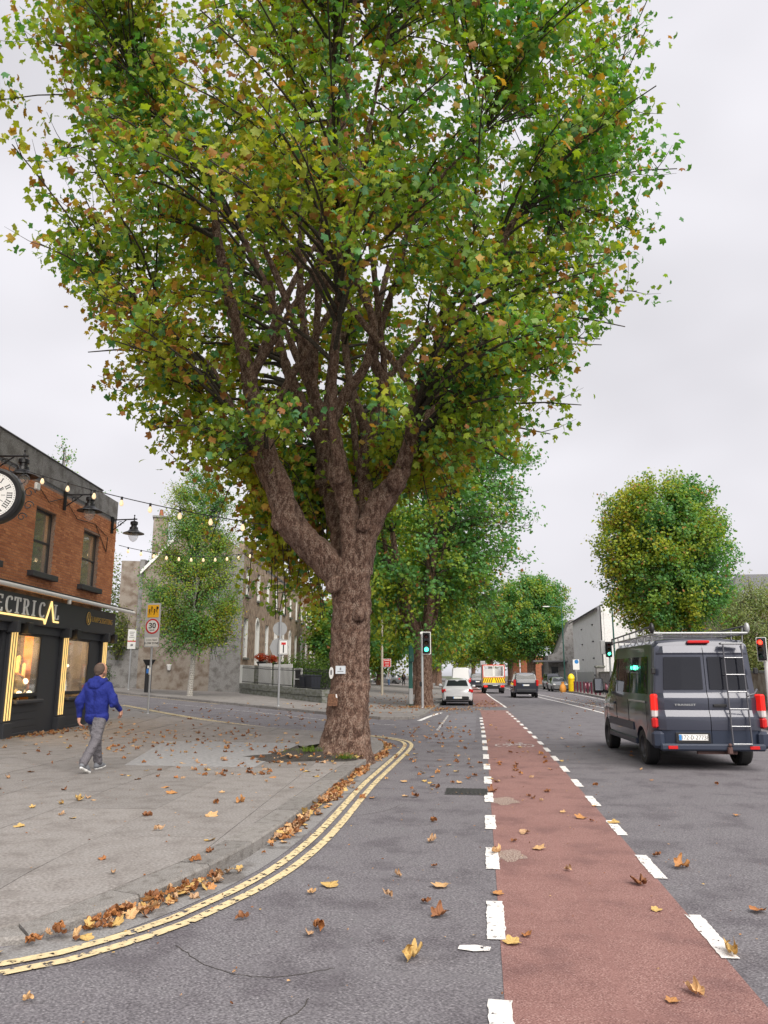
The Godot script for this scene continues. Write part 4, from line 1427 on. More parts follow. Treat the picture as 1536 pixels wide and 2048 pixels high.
	for k in 21:
		ring.append(Vector3(-2.3 + 0.15 * cos(TAU * k / 20), 3.47 + 0.2 * sin(TAU * k / 20), 0.2))
	var emblem := MB.new().tube(ring, [0.013], 5, false)
	emblem.rod(Vector3(-2.3, 3.38, 0.2), Vector3(-2.3, 3.62, 0.2), 0.012, 5).ball(Vector3(-2.3, 3.4, 0.2), Vector3(0.06, 0.08, 0.02), 8)
	put("emblem", emblem, mats.gold, shop)
	# cables and a small alarm box on the brick
	put("alarm_box", MB.new().box(Vector3(-6.25, 6.85, 0.06), Vector3(0.22, 0.2, 0.09), Basis.IDENTITY, 0.02), mats.gloss_white, shop)
	var cab := MB.new()
	for l in [[Vector3(-4.3, 6.9, 0.03), Vector3(-3.4, 6.5, 0.03), Vector3(-2.0, 6.62, 0.03), Vector3(-0.9, 6.4, 0.03)], [Vector3(-1.9, 6.6, 0.03), Vector3(-0.85, 5.85, 0.03), Vector3(-0.8, 6.4, 0.03)], [Vector3(-6.1, 6.9, 0.03), Vector3(-5.4, 6.6, 0.03), Vector3(-4.5, 6.9, 0.03)]]:
		cab.tube(PackedVector3Array(l), [0.012], 4, false)
	put("cable", cab, mats.black_paint, shop)
	# goods in the windows
	var show := func(x: float, y: float, z: float) -> Transform3D:
		return shop.transform * Transform3D(Basis.IDENTITY, Vector3(x, y, z))
	var glow := glowing("amber_glass", [1.0, 0.55, 0.16], 0.3)
	var lamp := thing("dome_lamp", "large round gilt lamp low in the nearer shop window", "lamp", show.call(-5.35, 0.95, -0.6))
	put("shade", MB.new().ball(Vector3(0, 0.45, 0), Vector3(0.45, 0.4, 0.42), 16), mat("smoked_gold", [0.5, 0.36, 0.14], 0.12, 0.7), lamp)
	for k in 3:
		put("bulb", MB.new().ball(Vector3([-0.28, 0.02, 0.3][k], [0.25, 0.58, 0.25][k], 0.4), Vector3.ONE * 0.085, 8), glowing("bright_bulb", [1.0, 0.85, 0.55], 0.8), lamp)
	for k in 5:
		var pl := thing("pendant_lamp", ["tall amber glass pendant, leftmost in the nearer shop window", "amber glass pendant hung lowest in the nearer shop window", "amber pendant third in the nearer shop window", "short bright pendant fourth in the nearer shop window", "thin glowing tube lamp at the right of the nearer shop window"][k], "lamp", show.call(-5.55 + k * 0.2, 0.0, -0.55 - 0.08 * (k % 2)), "pendants in the nearer window")
		var top: float = [2.2, 2.0, 2.1, 2.25, 2.05][k]
		var len: float = [0.45, 0.42, 0.44, 0.25, 0.55][k]
		put("glass_tube", MB.new().lathe([[0.02, top], [0.06, top - 0.05], [0.055, top - len], [0.0, top - len - 0.03]], 10), glow, pl)
		put("cord", MB.new().rod(Vector3(0, top, 0), Vector3(0, 2.75, 0), 0.006, 4), mats.black_paint, pl)
	var table := thing("table_lamp", "white drum-shaded table lamp in the farther shop window", "lamp", show.call(-2.65, 0.95, -0.4))
	put("lamp_shade", MB.new().lathe([[0.16, 0.72], [0.2, 0.28]], 16).lathe([[0.0, 0.72], [0.16, 0.72]], 16), glowing("linen_shade", [0.9, 0.88, 0.82], 0.25), table)
	put("lamp_base", MB.new().lathe([[0.1, 0.0], [0.1, 0.02], [0.03, 0.06], [0.07, 0.16], [0.02, 0.28]], 12), mats.gold, table)
	for k in 6:
		var gl := thing("globe_lamp", "small glowing globe lamp, %s in the farther shop window" % ["lowest left", "low middle", "mid-height", "upper", "topmost", "right-hand"][k], "lamp", show.call([-2.1, -1.75, -1.9, -1.5, -1.95, -1.2][k], [1.15, 1.45, 1.75, 2.0, 2.45, 1.6][k], -0.7 - 0.1 * (k % 3)), "globe lamps in the farther window")
		put("globe", MB.new().ball(Vector3.ZERO, Vector3.ONE * (0.07 if k < 2 else 0.05), 10), mats.bright_bulb, gl)
		put("arm", MB.new().rod(Vector3(0, 0, -0.05), Vector3(0, 0, -0.7), 0.012, 5), mats.gold, gl)
	# wall lanterns on iron brackets
	for k in 3:
		var x: float = [-4.4, -0.5, -8.6][k]
		var l := thing("wall_lantern", ["glass-bowled lantern on the middle of the shop's brick wall", "glass-bowled lantern hanging out past the far corner of the shop", "dark lantern cut by the left edge, above the clock"][k], "lantern", shop.transform * Transform3D(Basis(Vector3.UP, [0.0, -0.15, 0.0][k]), Vector3(x, 7.02, 0.02)), "lanterns on the shop wall")
		var far: float = [0.8, 0.85, 0.8][k]
		var ir := MB.new()
		ir.bar(Vector3(0, -0.45, 0.02), Vector3(0, 0.12, 0.021), 0.05, 0.1).box(Vector3(0, -0.15, 0.03), Vector3(0.12, 0.6, 0.04), Basis.IDENTITY, 0.01)
		ir.rod(Vector3(0, 0.03, 0.0), Vector3(0, 0.03, far + 0.1), 0.025, 6).rod(Vector3(0, -0.35, 0.04), Vector3(0, 0.02, 0.55), 0.018, 6)
		var sc := PackedVector3Array()
		for q in 15:
			var a := q * 0.55
			sc.append(Vector3(0, -0.12 + 0.1 * (1 - q / 18.0) * sin(a), 0.32 + 0.12 * (1 - q / 18.0) * cos(a)))
		ir.tube(sc, [0.012], 5, false)
		ir.lathe([[0.0, 0.2], [0.03, 0.17], [0.012, 0.12], [0.03, 0.06], [0.02, -0.02]], 8, Transform3D(Basis.IDENTITY, Vector3(0, 0, far)))
		put("bracket", ir, mats.black_paint, l)
		var hx := Transform3D(Basis.IDENTITY, Vector3(0, 0, far))
		put("lamp_hood", MB.new().lathe([[0.02, -0.02], [0.1, -0.05], [0.13, -0.07], [0.13, -0.16], [0.1, -0.17], [0.1, -0.24], [0.14, -0.26], [0.15, -0.34], [0.2, -0.4], [0.36, -0.47], [0.37, -0.49], [0.2, -0.45]], 20, hx).soften(30), mats.black_paint, l)
		put("glass_bowl", MB.new().lathe([[0.17, -0.47], [0.17, -0.56], [0.13, -0.68], [0.06, -0.76], [0.0, -0.78]], 16, hx).soften(40), glass("lantern_glass", [0.75, 0.78, 0.8], 0.25), l)
	# the double-faced clock on its scrolled bracket
	var clock := thing("hanging_clock", "big black round clock with white dial and roman numerals hung from the shop wall", "clock", shop.transform * Transform3D(Basis(Vector3.UP, PI / 2 + 0.12 + PI).scaled_local(Vector3(0.9, 0.9, 0.6)), Vector3(-9.95, 5.7, 0.9)))
	var cx := Transform3D(Basis(Vector3.RIGHT, PI / 2), Vector3.ZERO)
	put("case", MB.new().lathe([[0.0, -0.24], [0.6, -0.24], [0.66, -0.26], [0.72, -0.2], [0.74, 0.0], [0.72, 0.2], [0.66, 0.26], [0.6, 0.24], [0.0, 0.24]], 40, cx).soften(35), mats.black_paint, clock)
	for s in [1.0, -1.0]:
		var turn := Transform3D(Basis(Vector3.UP, 0.0 if s > 0 else PI), Vector3.ZERO)
		var dial := put("dial", MB.new().lathe([[0.0, 0.246], [0.58, 0.246]], 40, turn * cx), mats.gloss_white, clock)
		var marks := MB.new()
		for k in 60:
			var a := TAU * k / 60.0
			marks.ball(Vector3(sin(a) * 0.55, cos(a) * 0.55, 0.25), Vector3(0.011, 0.011, 0.003), 6)
		for k in 12:
			var a := TAU * k / 12.0
			marks.box(Vector3(sin(a) * 0.28, cos(a) * 0.28, 0.25), Vector3(0.012, 0.1, 0.004), Basis(Vector3.BACK, -a))
			var num := lettering(["XII", "I", "II", "III", "IIII", "V", "VI", "VII", "VIII", "IX", "X", "XI"][k], 0.13, "Droid Serif", mats.black_paint, dial, turn * Transform3D(Basis(Vector3.BACK, -a), Vector3(sin(a) * 0.43, cos(a) * 0.43, 0.25)), 0.004, "numeral", true, 0.8)
		put("minute_marks", MB.new() if false else _turned(marks, turn), mats.black_paint, dial)
		var hands := MB.new().box(Vector3(0.13, 0.1, 0.262), Vector3(0.34, 0.022, 0.006), Basis(Vector3.BACK, 0.65)).box(Vector3(-0.05, -0.08, 0.268), Vector3(0.03, 0.24, 0.006), Basis(Vector3.BACK, -0.5))
		put("hands", _turned(hands, turn), mats.black_paint, dial)
	var sw := MB.new()
	for q in [[0.66, 0.45, 0.17], [0.85, 0.12, 0.15], [0.86, -0.22, 0.13], [0.72, -0.52, 0.12], [0.4, 0.74, 0.15]]:
		for s in [1.0, -1.0]:
			var sp := PackedVector3Array()
			for k in 16:
				var a := k * 0.5
				sp.append(Vector3(s * (q[0] + q[2] * (1 - k / 20.0) * cos(a)), q[1] + q[2] * (1 - k / 20.0) * sin(a), 0.0))
			sw.tube(sp, [0.014], 5, false)
	sw.rod(Vector3(0, 0.7, 0), Vector3(0, 1.15, 0), 0.03, 8).rod(Vector3(0, 1.1, 0.0), Vector3(-1.25, 1.1, 0), 0.03, 8).rod(Vector3(-0.3, 1.1, 0.0), Vector3(-1.2, 0.3, 0), 0.016, 6)
	put("scrollwork", sw, mats.black_paint, clock)
	# strings of festoon bulbs from the shop to the tree
	festoon("string of warm festoon bulbs sagging from the shop roof to the big tree", shop.transform * Vector3(-8.9, 6.6, 1.0), Vector3(-4.35, 4.75, -15.3), 0.12, 8, 0.03)
	festoon("lower string of festoon bulbs crossing in front of the birch", shop.transform * Vector3(0.1, 6.25, 0.1), Vector3(-8.6, 6.45, -29.0), 0.3, 11, 0.02)
	# a third lantern round the corner, on the shop's side
	var sl := thing("wall_lantern", "small hanging lamp on the side of the shop, below the corner lantern", "lantern", shop.transform * Transform3D(Basis(Vector3.UP, PI / 2), Vector3(0.0, 6.3, -1.8)), "lanterns on the shop wall")
	put("bracket", MB.new().rod(Vector3(0, 0, 0), Vector3(0, 0, 1.0), 0.02, 6).rod(Vector3(0, 0, 1.0), Vector3(0, -0.45, 1.0), 0.015, 6).rod(Vector3(0, -0.4, 0.0), Vector3(0, 0, 0.5), 0.014, 6), mats.black_paint, sl)
	put("lamp_hood", MB.new().lathe([[0.03, -0.4], [0.1, -0.44], [0.12, -0.52], [0.36, -0.62], [0.36, -0.64], [0.12, -0.6]], 16, Transform3D(Basis.IDENTITY, Vector3(0, 0, 1.0))), mats.black_paint, sl)
	put("glass_bowl", MB.new().lathe([[0.14, -0.6], [0.12, -0.75], [0.0, -0.82]], 12, Transform3D(Basis.IDENTITY, Vector3(0, 0, 1.0))), mats.lantern_glass, sl)


func _turned(b: MB, x: Transform3D) -> MB:
	for i in b.v.size():
		b.v[i] = x * b.v[i]
		b.n[i] = x.basis * b.n[i]
	return b


func festoon(label: String, a: Vector3, b: Vector3, sag: float, count: int, skip: float) -> void:
	var s := thing("string_lights", label, "string lights", at(a), "festoon bulbs at the shop corner")
	var pts := PackedVector3Array()
	for k in 25:
		var t := k / 24.0
		pts.append((b - a) * t + Vector3.DOWN * sag * 4.0 * t * (1.0 - t))
	put("cable", MB.new().tube(pts, [0.011], 5, false), mats.black_paint, s)
	var bulb: ArrayMesh = MB.new().lathe([[0.018, -0.06], [0.03, -0.09], [0.046, -0.13], [0.044, -0.17], [0.024, -0.2], [0.0, -0.205]], 12).soften(50).mesh()
	var cap: ArrayMesh = MB.new().lathe([[0.0, 0.02], [0.028, 0.015], [0.028, -0.06], [0.0, -0.062]], 8).mesh()
	for k in count:
		var t := skip + (1.0 - skip * 2.0) * (k + 0.5) / count
		var p := (b - a) * t + Vector3.DOWN * sag * 4.0 * t * (1.0 - t)
		var o := put("bulb", bulb, glowing("festoon_bulb", [1.0, 0.74, 0.45], 0.2), s, at(p))
		put("socket", cap, mats.black_paint, o)
		var l := OmniLight3D.new()
		l.name = "bulb_light"
		l.position = p + Vector3(0, -0.16, 0)
		l.light_energy = 0.012
		l.light_color = Color(1.0, 0.85, 0.6)
		l.light_size = 0.05
		l.omni_range = 6.0
		l.shadow_enabled = true
		s.add_child(l, true)

# ---------------------------------------------------------------- the terrace across the side street
func bush(called: String, label: String, category: String, p: Vector3, size: Vector3, count: int, leaf: float, dark: Color, light: Color, seed_: int, group := "") -> Node3D:
	var t := thing(called, label, category, at(p), group)
	var r := RandomNumberGenerator.new()
	r.seed = seed_
	var wood := MB.new()
	for k in 9:
		var a := k * 2.4
		wood.tube(PackedVector3Array([Vector3(0.05 * cos(a), 0, 0.05 * sin(a)), Vector3(cos(a) * size.x * 0.3, size.y * 0.5, sin(a) * size.z * 0.3), Vector3(cos(a) * size.x * 0.45, size.y * 0.85, sin(a) * size.z * 0.45)]), [0.025, 0.015, 0.006], 4, false)
	put("stems", wood, mats.branch, t)
	var mm := MultiMesh.new()
	mm.transform_format = MultiMesh.TRANSFORM_3D
	mm.use_colors = true
	mm.mesh = leaf_shape(0.3, 0.2, 0.1, seed_)
	mm.instance_count = count
	for i in count:
		var d := Vector3(r.randfn(), r.randfn(), r.randfn()).normalized() * pow(r.randf(), 0.4)
		d *= 1.0 + 0.18 * sin(d.x * 9.0 + seed_) * cos(d.z * 7.0)
		var q := Vector3(d.x * size.x * 0.5, maxf(0.03, size.y * (0.5 + d.y * 0.5)), d.z * size.z * 0.5)
		var n := (d + Vector3.UP * 0.5 + Vector3(r.randfn(), r.randfn(), r.randfn()) * 0.6).normalized()
		var up := (Vector3(r.randfn(), r.randfn(), r.randfn()))
		up = (up - n * up.dot(n)).normalized()
		mm.set_instance_transform(i, Transform3D(Basis(up.cross(n), up, n).scaled_local(Vector3.ONE * leaf * r.randf_range(0.6, 1.3)), q))
		mm.set_instance_color(i, dark.lerp(light, r.randf()) * r.randf_range(0.8, 1.2))
	var mi := MultiMeshInstance3D.new()
	mi.name = "foliage"
	mi.multimesh = mm
	mi.material_override = mats.leaf
	mi.set_meta("kind", "stuff")
	t.add_child(mi, true)
	return t


func make_terrace() -> void:
	var t0 := Vector3(-15.5, 0, -49.0)
	var along := Vector3(-0.098, 0, -0.995)
	var side := Vector3(-0.935, 0, 0.355)
	var white: Material = mats.gloss_white
	var brick: Material = mats.grey_brick
	var pane := glass("house_pane", [0.3, 0.33, 0.35], 0.55)
	var wide := 8.0
	var holes := [[0.75, 2.15, 2.85, 5.45], [4.75, 6.25, 2.4, 5.75], [0.95, 2.05, 6.95, 8.9], [4.95, 6.05, 6.95, 8.9]]
	var house := thing("terrace_house", "end house of the grey-brown brick terrace, with a blank rendered gable", "house", frame(t0, along), "houses of the brick terrace")
	put("front_wall", wall_boxes(MB.new(), 0.0, wide, 0.2, 10.3, holes, -0.35, 0.0), brick, house)
	put("rear_wall", wall_boxes(MB.new(), -1.5, wide, 0.2, 9.0, [], -6.4, -6.1), mats.cement, house)
	put("coping", MB.new().box(Vector3(wide / 2, 10.37, -0.15), Vector3(wide, 0.14, 0.5), Basis.IDENTITY, 0.02), mats.granite, house)
	put("floor", MB.new().box(Vector3(wide / 2, 2.3, -3.2), Vector3(wide, 0.15, 5.6)), mats.cement, house)
	for h in [holes[0], holes[2], holes[3]]:
		var f := sash_window(house, h[0], h[1], h[2], h[3], -0.17, white, pane)
		put("sill", MB.new().box(Vector3((h[0] + h[1]) / 2, h[2] - 0.08, 0.05), Vector3(h[1] - h[0] + 0.24, 0.14, 0.2), Basis.IDENTITY, 0.01), mats.granite, f)
		for s in [h[0] + 0.02, h[1] - 0.02]:
			put("reveal", MB.new().box(Vector3(s, (h[2] + h[3]) / 2, -0.065), Vector3(0.04, h[3] - h[2], 0.12)), white, f)
	# arched doorway with white surround
	var arch := PackedVector2Array([Vector2(-0.75, 0.0), Vector2(-0.75, 2.6)])
	var inner := PackedVector2Array([Vector2(0.55, 0.0), Vector2(0.55, 2.6)])
	for k in 13:
		var a := PI - PI * k / 12.0
		arch.append(Vector2(cos(a) * 0.75, 2.6 + sin(a) * 0.75))
		inner.append(Vector2(cos(PI - a) * 0.55, 2.6 + sin(a) * 0.55))
	arch.append(Vector2(0.75, 0.0))
	inner.append(Vector2(-0.55, 0.0))
	var ring := PackedVector2Array(arch)
	ring.append_array(inner)
	var door := put("door", MB.new().box(Vector3(5.5, 3.55, -0.28), Vector3(1.1, 2.3, 0.07), Basis.IDENTITY, 0.01), mat("door_paint", [0.55, 0.55, 0.53], 0.4), house)
	put("door_surround", MB.new().prism(ring, -0.2, 0.03, at(Vector3(5.5, 2.4, 0))), white, door)
	put("fanlight", MB.new().prism(inner, -0.03, 0.0, at(Vector3(5.5, 2.4, -0.26))), mats.window_dark, door)
	put("transom", MB.new().box(Vector3(5.5, 4.75, -0.2), Vector3(1.1, 0.12, 0.12)), white, door)
	var spandrel := PackedVector2Array([Vector2(-0.75, 2.6), Vector2(-0.75, 3.35), Vector2(0.75, 3.35), Vector2(0.75, 2.6)])
	for k in 13:
		var a := PI * k / 12.0
		spandrel.append(Vector2(cos(a) * 0.752, 2.6 + sin(a) * 0.752))
	spandrel.remove_at(4)
	put("spandrel", MB.new().prism(spandrel, -0.1, -0.004, at(Vector3(5.5, 2.4, 0))), brick, door)
	put("front_steps", MB.new().box(Vector3(5.5, 1.3, 0.9), Vector3(1.7, 2.1, 1.8), Basis.IDENTITY, 0.02), mats.granite, house)
	var names_ := ["second", "third", "fourth", "fifth", "sixth", "seventh"]
	for k in 6:
		copy(house, "%s house along the grey-brown brick terrace, white sashes and arched door" % names_[k], frame(t0 + along * wide * (k + 1), along))
	# the gable, roof and chimney belong to the end house
	var gx := house.transform.affine_inverse() * Transform3D(Basis(-side, Vector3.UP, (-side).cross(Vector3.UP)), t0)
	put("gable_wall", MB.new().prism(PackedVector2Array([Vector2(0, 0.2), Vector2(0, 9.7), Vector2(-3.2, 11.9), Vector2(-6.3, 8.3), Vector2(-6.3, 0.2)]), -0.3, 0.004, gx), mats.roughcast, house)
	put("quoin_patch", MB.new().prism(PackedVector2Array([Vector2(0.02, 0.2), Vector2(0.02, 9.5), Vector2(-2.2, 9.5), Vector2(-2.2, 5.4), Vector2(-1.9, 3.2), Vector2(-1.95, 0.2)]), 0.004, 0.02, gx), mats.cement, house)
	var rx := gx
	rx.basis.z = house.transform.affine_inverse().basis * along
	put("roof", MB.new().prism(PackedVector2Array([Vector2(0, 9.75), Vector2(-3.2, 11.95), Vector2(-6.4, 8.3), Vector2(-6.4, 8.1), Vector2(-3.2, 11.7), Vector2(0, 9.5)]), 0.02, 56.0, rx), mats.slate, house)
	put("verge", MB.new().prism(PackedVector2Array([Vector2(-3.2, 12.0), Vector2(-6.5, 8.25), Vector2(-6.5, 8.0), Vector2(-3.2, 11.72)]), 0.005, 0.12, gx), white, house)
	var stack := put("chimney", MB.new().box(gx * Vector3(-5.45, 10.2, -0.8), Vector3(0.9, 3.2, 1.4), gx.basis, 0.02), mats.roughcast, house)
	put("chimney_cap", MB.new().box(gx * Vector3(-5.45, 11.85, -0.8), Vector3(1.05, 0.14, 1.55), gx.basis, 0.02), mats.cement, stack)
	for k in 3:
		put("chimney_pot", MB.new().lathe([[0.12, 11.9], [0.14, 12.0], [0.1, 12.3], [0.12, 12.35], [0.0, 12.35]], 10, Transform3D(Basis.IDENTITY, Vector3(gx.origin.x, 0, gx.origin.z) + gx.basis * Vector3(-5.45, 0, -0.35 - 0.45 * k))), mats.red_brick_far, stack)
	put("rear_return", MB.new().box(gx * Vector3(-7.0, 4.6, -2.0), Vector3(1.4, 8.6, 3.4), gx.basis), mats.roughcast, house)
	put("lean_to_roof", MB.new().prism(PackedVector2Array([Vector2(-6.32, 4.6), Vector2(-8.5, 3.0), Vector2(-8.5, 2.85), Vector2(-6.32, 4.4)]), -1.2, -0.4, gx), mats.slate, house)
	put("basement_wall", MB.new().prism(PackedVector2Array([Vector2(0, 0.2), Vector2(8, 0.2), Vector2(8, 2.35), Vector2(0, 2.35)]), 0.002, 0.03), white, house)
	var yard := thing("yard_wall", "low cement-rendered yard wall between the shop and the gable", "wall", Transform3D(Basis(-side, Vector3.UP, (-side).cross(Vector3.UP)), t0))
	put("wall_body", MB.new().box(Vector3(-11.3, 1.7, -0.15), Vector3(10.0, 3.2, 0.3)), mats.cement, yard)
	put("coping", MB.new().box(Vector3(-11.3, 3.36, -0.15), Vector3(10.0, 0.12, 0.42), Basis.IDENTITY, 0.02), mats.granite, yard)
	# street-name plate (blue with pale worn end) and dark plaque on the gable
	var gw := Transform3D(Basis(-side, Vector3.UP, (-side).cross(Vector3.UP)), t0)
	var np := thing("street_name_plate", "blue and white street-name plate high on the grey gable", "sign", gw * at(Vector3(-1.15, 5.5, 0.03)))
	put("plate", MB.new().box(Vector3.ZERO, Vector3(1.3, 0.28, 0.02), Basis.IDENTITY, 0.006), mat("plate_white", [0.6, 0.66, 0.7], 0.4), np)
	put("blue_field", MB.new().prism(PackedVector2Array([Vector2(-0.62, -0.11), Vector2(-0.62, 0.11), Vector2(-0.05, 0.12), Vector2(0.02, 0.02), Vector2(0.1, -0.03), Vector2(-0.02, -0.11)]), 0.01, 0.013), mat("plate_blue", [0.03, 0.2, 0.5], 0.4), np)
	var marks := MB.new()
	for k in 9:
		marks.box(Vector3(0.1 + k * 0.052, 0.045, 0.012), Vector3(0.03, 0.06, 0.004)).box(Vector3(0.08 + k * 0.055, -0.05, 0.012), Vector3(0.035, 0.06, 0.004))
	put("faded_print", marks, mat("faded_blue", [0.25, 0.42, 0.6], 0.5), np)
	var pq := thing("wall_plaque", "small dark plaque fixed low on the grey gable", "plaque", gw * at(Vector3(-1.15, 3.95, 0.03)))
	put("plate", MB.new().box(Vector3.ZERO, Vector3(0.55, 0.38, 0.04), Basis.IDENTITY, 0.01), mat("dark_bronze", [0.035, 0.028, 0.026], 0.5), pq)
	var vent := thing("wall_vent", "small white bucket-shaped vent low on the gable behind the birch", "vent", gw * at(Vector3(-4.4, 2.2, 0.05)))
	put("cover", MB.new().lathe([[0.1, -0.2], [0.16, 0.12], [0.14, 0.15], [0.0, 0.15]], 10), white, vent)
	# plinth walls with iron railings
	var r0 := Vector3(-15.0, 0, -48.0)
	var r1 := Vector3(-8.1, 0, -40.2)
	var r2 := Vector3(-13.2, 0, -92.0)
	for leg in 2:
		var a: Vector3 = [r0, r1][leg]
		var b: Vector3 = [r1, r2][leg]
		var d := (b - a).normalized()
		var len := a.distance_to(b)
		var wall := thing("plinth_wall", ["mossy granite plinth wall facing the side street, below the railings", "mossy granite plinth wall running away along the main pavement"][leg], "wall")
		var n := int(len / [1.5, 2.6][leg])
		for k in n:
			var p := a.lerp(b, (k + 0.5) / n)
			var w := len / n - 0.012
			var y := rise(p.x, p.z) + 0.1
			var bx := Basis(d, Vector3.UP, d.cross(Vector3.UP))
			put("lower_stone", MB.new().box(Vector3(p.x, y + 0.14, p.z), Vector3(w, 0.34, 0.34), bx, 0.012), mats.granite, wall)
			put("coping_stone", MB.new().box(Vector3(p.x, y + 0.49, p.z), Vector3(w, 0.34, 0.4), bx, 0.02), mats.granite, wall)
		var rail := thing("iron_railing", ["black iron railing in front of the white boards, facing the side street", "black iron railing running away along the main pavement"][leg], "railing")
		var bars := int(len / [0.15, 0.5][leg])
		var bar: ArrayMesh = MB.new().lathe([[0.013, 0.0], [0.013, 1.0], [0.024, 1.03], [0.0, 1.12]], 5).mesh()
		for k in bars:
			var p := a.lerp(b, (k + 0.5) / bars)
			put("bar", bar, mats.black_paint, rail, at(Vector3(p.x, rise(p.x, p.z) + 0.74, p.z)))
		var rails := MB.new()
		for h in [0.84, 1.68]:
			var pts := PackedVector3Array()
			for k in 13:
				var p := a.lerp(b, k / 12.0)
				pts.append(Vector3(p.x, rise(p.x, p.z) + h, p.z))
			rails.tube(pts, [0.02], 4, false)
		put("rail", rails, mats.black_paint, rail)
	# white boards, window frame and wheelie bins behind the railing
	var d1 := (r1 - r0).normalized()
	var back := Vector3(d1.z, 0, -d1.x)
	for k in 2:
		var p: Vector3 = r0 + d1 * [1.6, 4.0][k] + back * 0.8
		var bd := thing("white_boarding", ["white boarded wall panel nearest the gable, behind the railing", "wider white boarded panel behind the middle of the railing"][k], "boarding", frame(Vector3(p.x, rise(p.x, p.z) + 0.1, p.z), d1))
		for q in [9, 12][k]:
			put("board", MB.new().box(Vector3((q - [4, 5.5][k]) * 0.2, 0.95, 0), Vector3(0.192, 1.9, 0.04), Basis.IDENTITY, 0.006), white, bd)
	var p2 := r0 + d1 * 5.9 + back * 0.8
	var wf := thing("window_frame", "white window frame beside the bins behind the railing", "window frame", frame(Vector3(p2.x, rise(p2.x, p2.z) + 0.4, p2.z), d1))
	sash_window(wf, -0.45, 0.45, 0.2, 1.4, 0.0, white, mats.window_dark, "sash")
	for k in 2:
		var p := r0 + d1 * (7.1 + k * 0.8) + back * 0.7
		var bin := thing("wheelie_bin", ["dark wheelie bin on the left behind the railing", "dark wheelie bin on the right, next to the hedge"][k], "bin", frame(Vector3(p.x, rise(p.x, p.z) + 0.45, p.z), d1), "bins behind the railing")
		put("body", MB.new().loft([PackedVector3Array([Vector3(-0.24, 0, -0.24), Vector3(0.24, 0, -0.24), Vector3(0.24, 0, 0.24), Vector3(-0.24, 0, 0.24)]), PackedVector3Array([Vector3(-0.3, 0.95, -0.32), Vector3(0.3, 0.95, -0.32), Vector3(0.3, 0.95, 0.32), Vector3(-0.3, 0.95, 0.32)])]), mat("bin_plastic", [0.025, 0.03, 0.045], 0.5), bin)
		put("lid", MB.new().box(Vector3(0, 1.0, 0), Vector3(0.64, 0.08, 0.7), Basis.IDENTITY, 0.03), mats.bin_plastic, bin)
	# planting
	var gdark := Color(0.05, 0.13, 0.02)
	var glight := Color(0.2, 0.3, 0.05)
	bush("garden_shrub", "feathery green shrub behind the railing, left of the big trunk", "shrub", Vector3(-11.2, 0.7, -47.5), Vector3(3.4, 2.4, 2.2), 2600, 0.13, gdark, glight, 5)
	bush("garden_shrub", "second leafy shrub close against the trunk, behind the railing", "shrub", Vector3(-9.3, 0.6, -45.0), Vector3(2.0, 2.3, 2.2), 1800, 0.13, gdark, glight, 6)
	bush("hedge", "clipped green hedge along the main pavement, right of the trunk", "hedge", Vector3(-10.0, 0.5, -58.0), Vector3(2.0, 2.7, 12.0), 4200, 0.16, gdark, Color(0.14, 0.27, 0.06), 7)
	bush("hedge", "further dark green hedge beyond the red sign", "hedge", Vector3(-14.0, 0.5, -82.0), Vector3(3.0, 4.5, 18.0), 4000, 0.25, Color(0.04, 0.1, 0.025), Color(0.12, 0.2, 0.05), 8)
	bush("yard_shrub", "small dark evergreen shrub at the foot of the yard wall", "shrub", Vector3(-23.0, 0.93, -44.9), Vector3(1.9, 1.6, 1.0), 1600, 0.1, Color(0.025, 0.07, 0.02), Color(0.07, 0.16, 0.05), 9)
	bush("wall_creeper", "creeper spilling over the yard wall behind the shop corner", "shrub", Vector3(-22.4, 2.6, -45.9), Vector3(1.6, 3.4, 1.2), 1500, 0.13, Color(0.05, 0.12, 0.02), Color(0.24, 0.26, 0.05), 10)
	bush("yard_tree", "small leafy tree filling the gap between shop and gable", "tree", Vector3(-25.3, 0.9, -49.5), Vector3(3.4, 9.5, 3.0), 4200, 0.17, Color(0.07, 0.16, 0.03), Color(0.3, 0.33, 0.07), 14)
	for k in 2:
		var fp := house.transform * Vector3([2.6, 7.2][k], 2.55, 0.9)
		var fb := bush("flower_basket", ["basket of red flowers beside the first arched door", "second basket of red flowers along the terrace"][k], "flowers", fp, Vector3(0.9, 0.65, 0.8), 420, 0.12, Color(0.42, 0.03, 0.015), Color(0.5, 0.09, 0.02), 11 + k, "red flower baskets")
		put("basket", MB.new().lathe([[0.0, -0.3], [0.2, -0.25], [0.36, 0.02], [0.34, 0.04], [0.0, 0.04]], 12), mats.black_paint, fb)
		put("stand", MB.new().rod(Vector3(0, -0.3, 0), Vector3(0, -1.6, 0), 0.02, 6), mats.black_paint, fb)

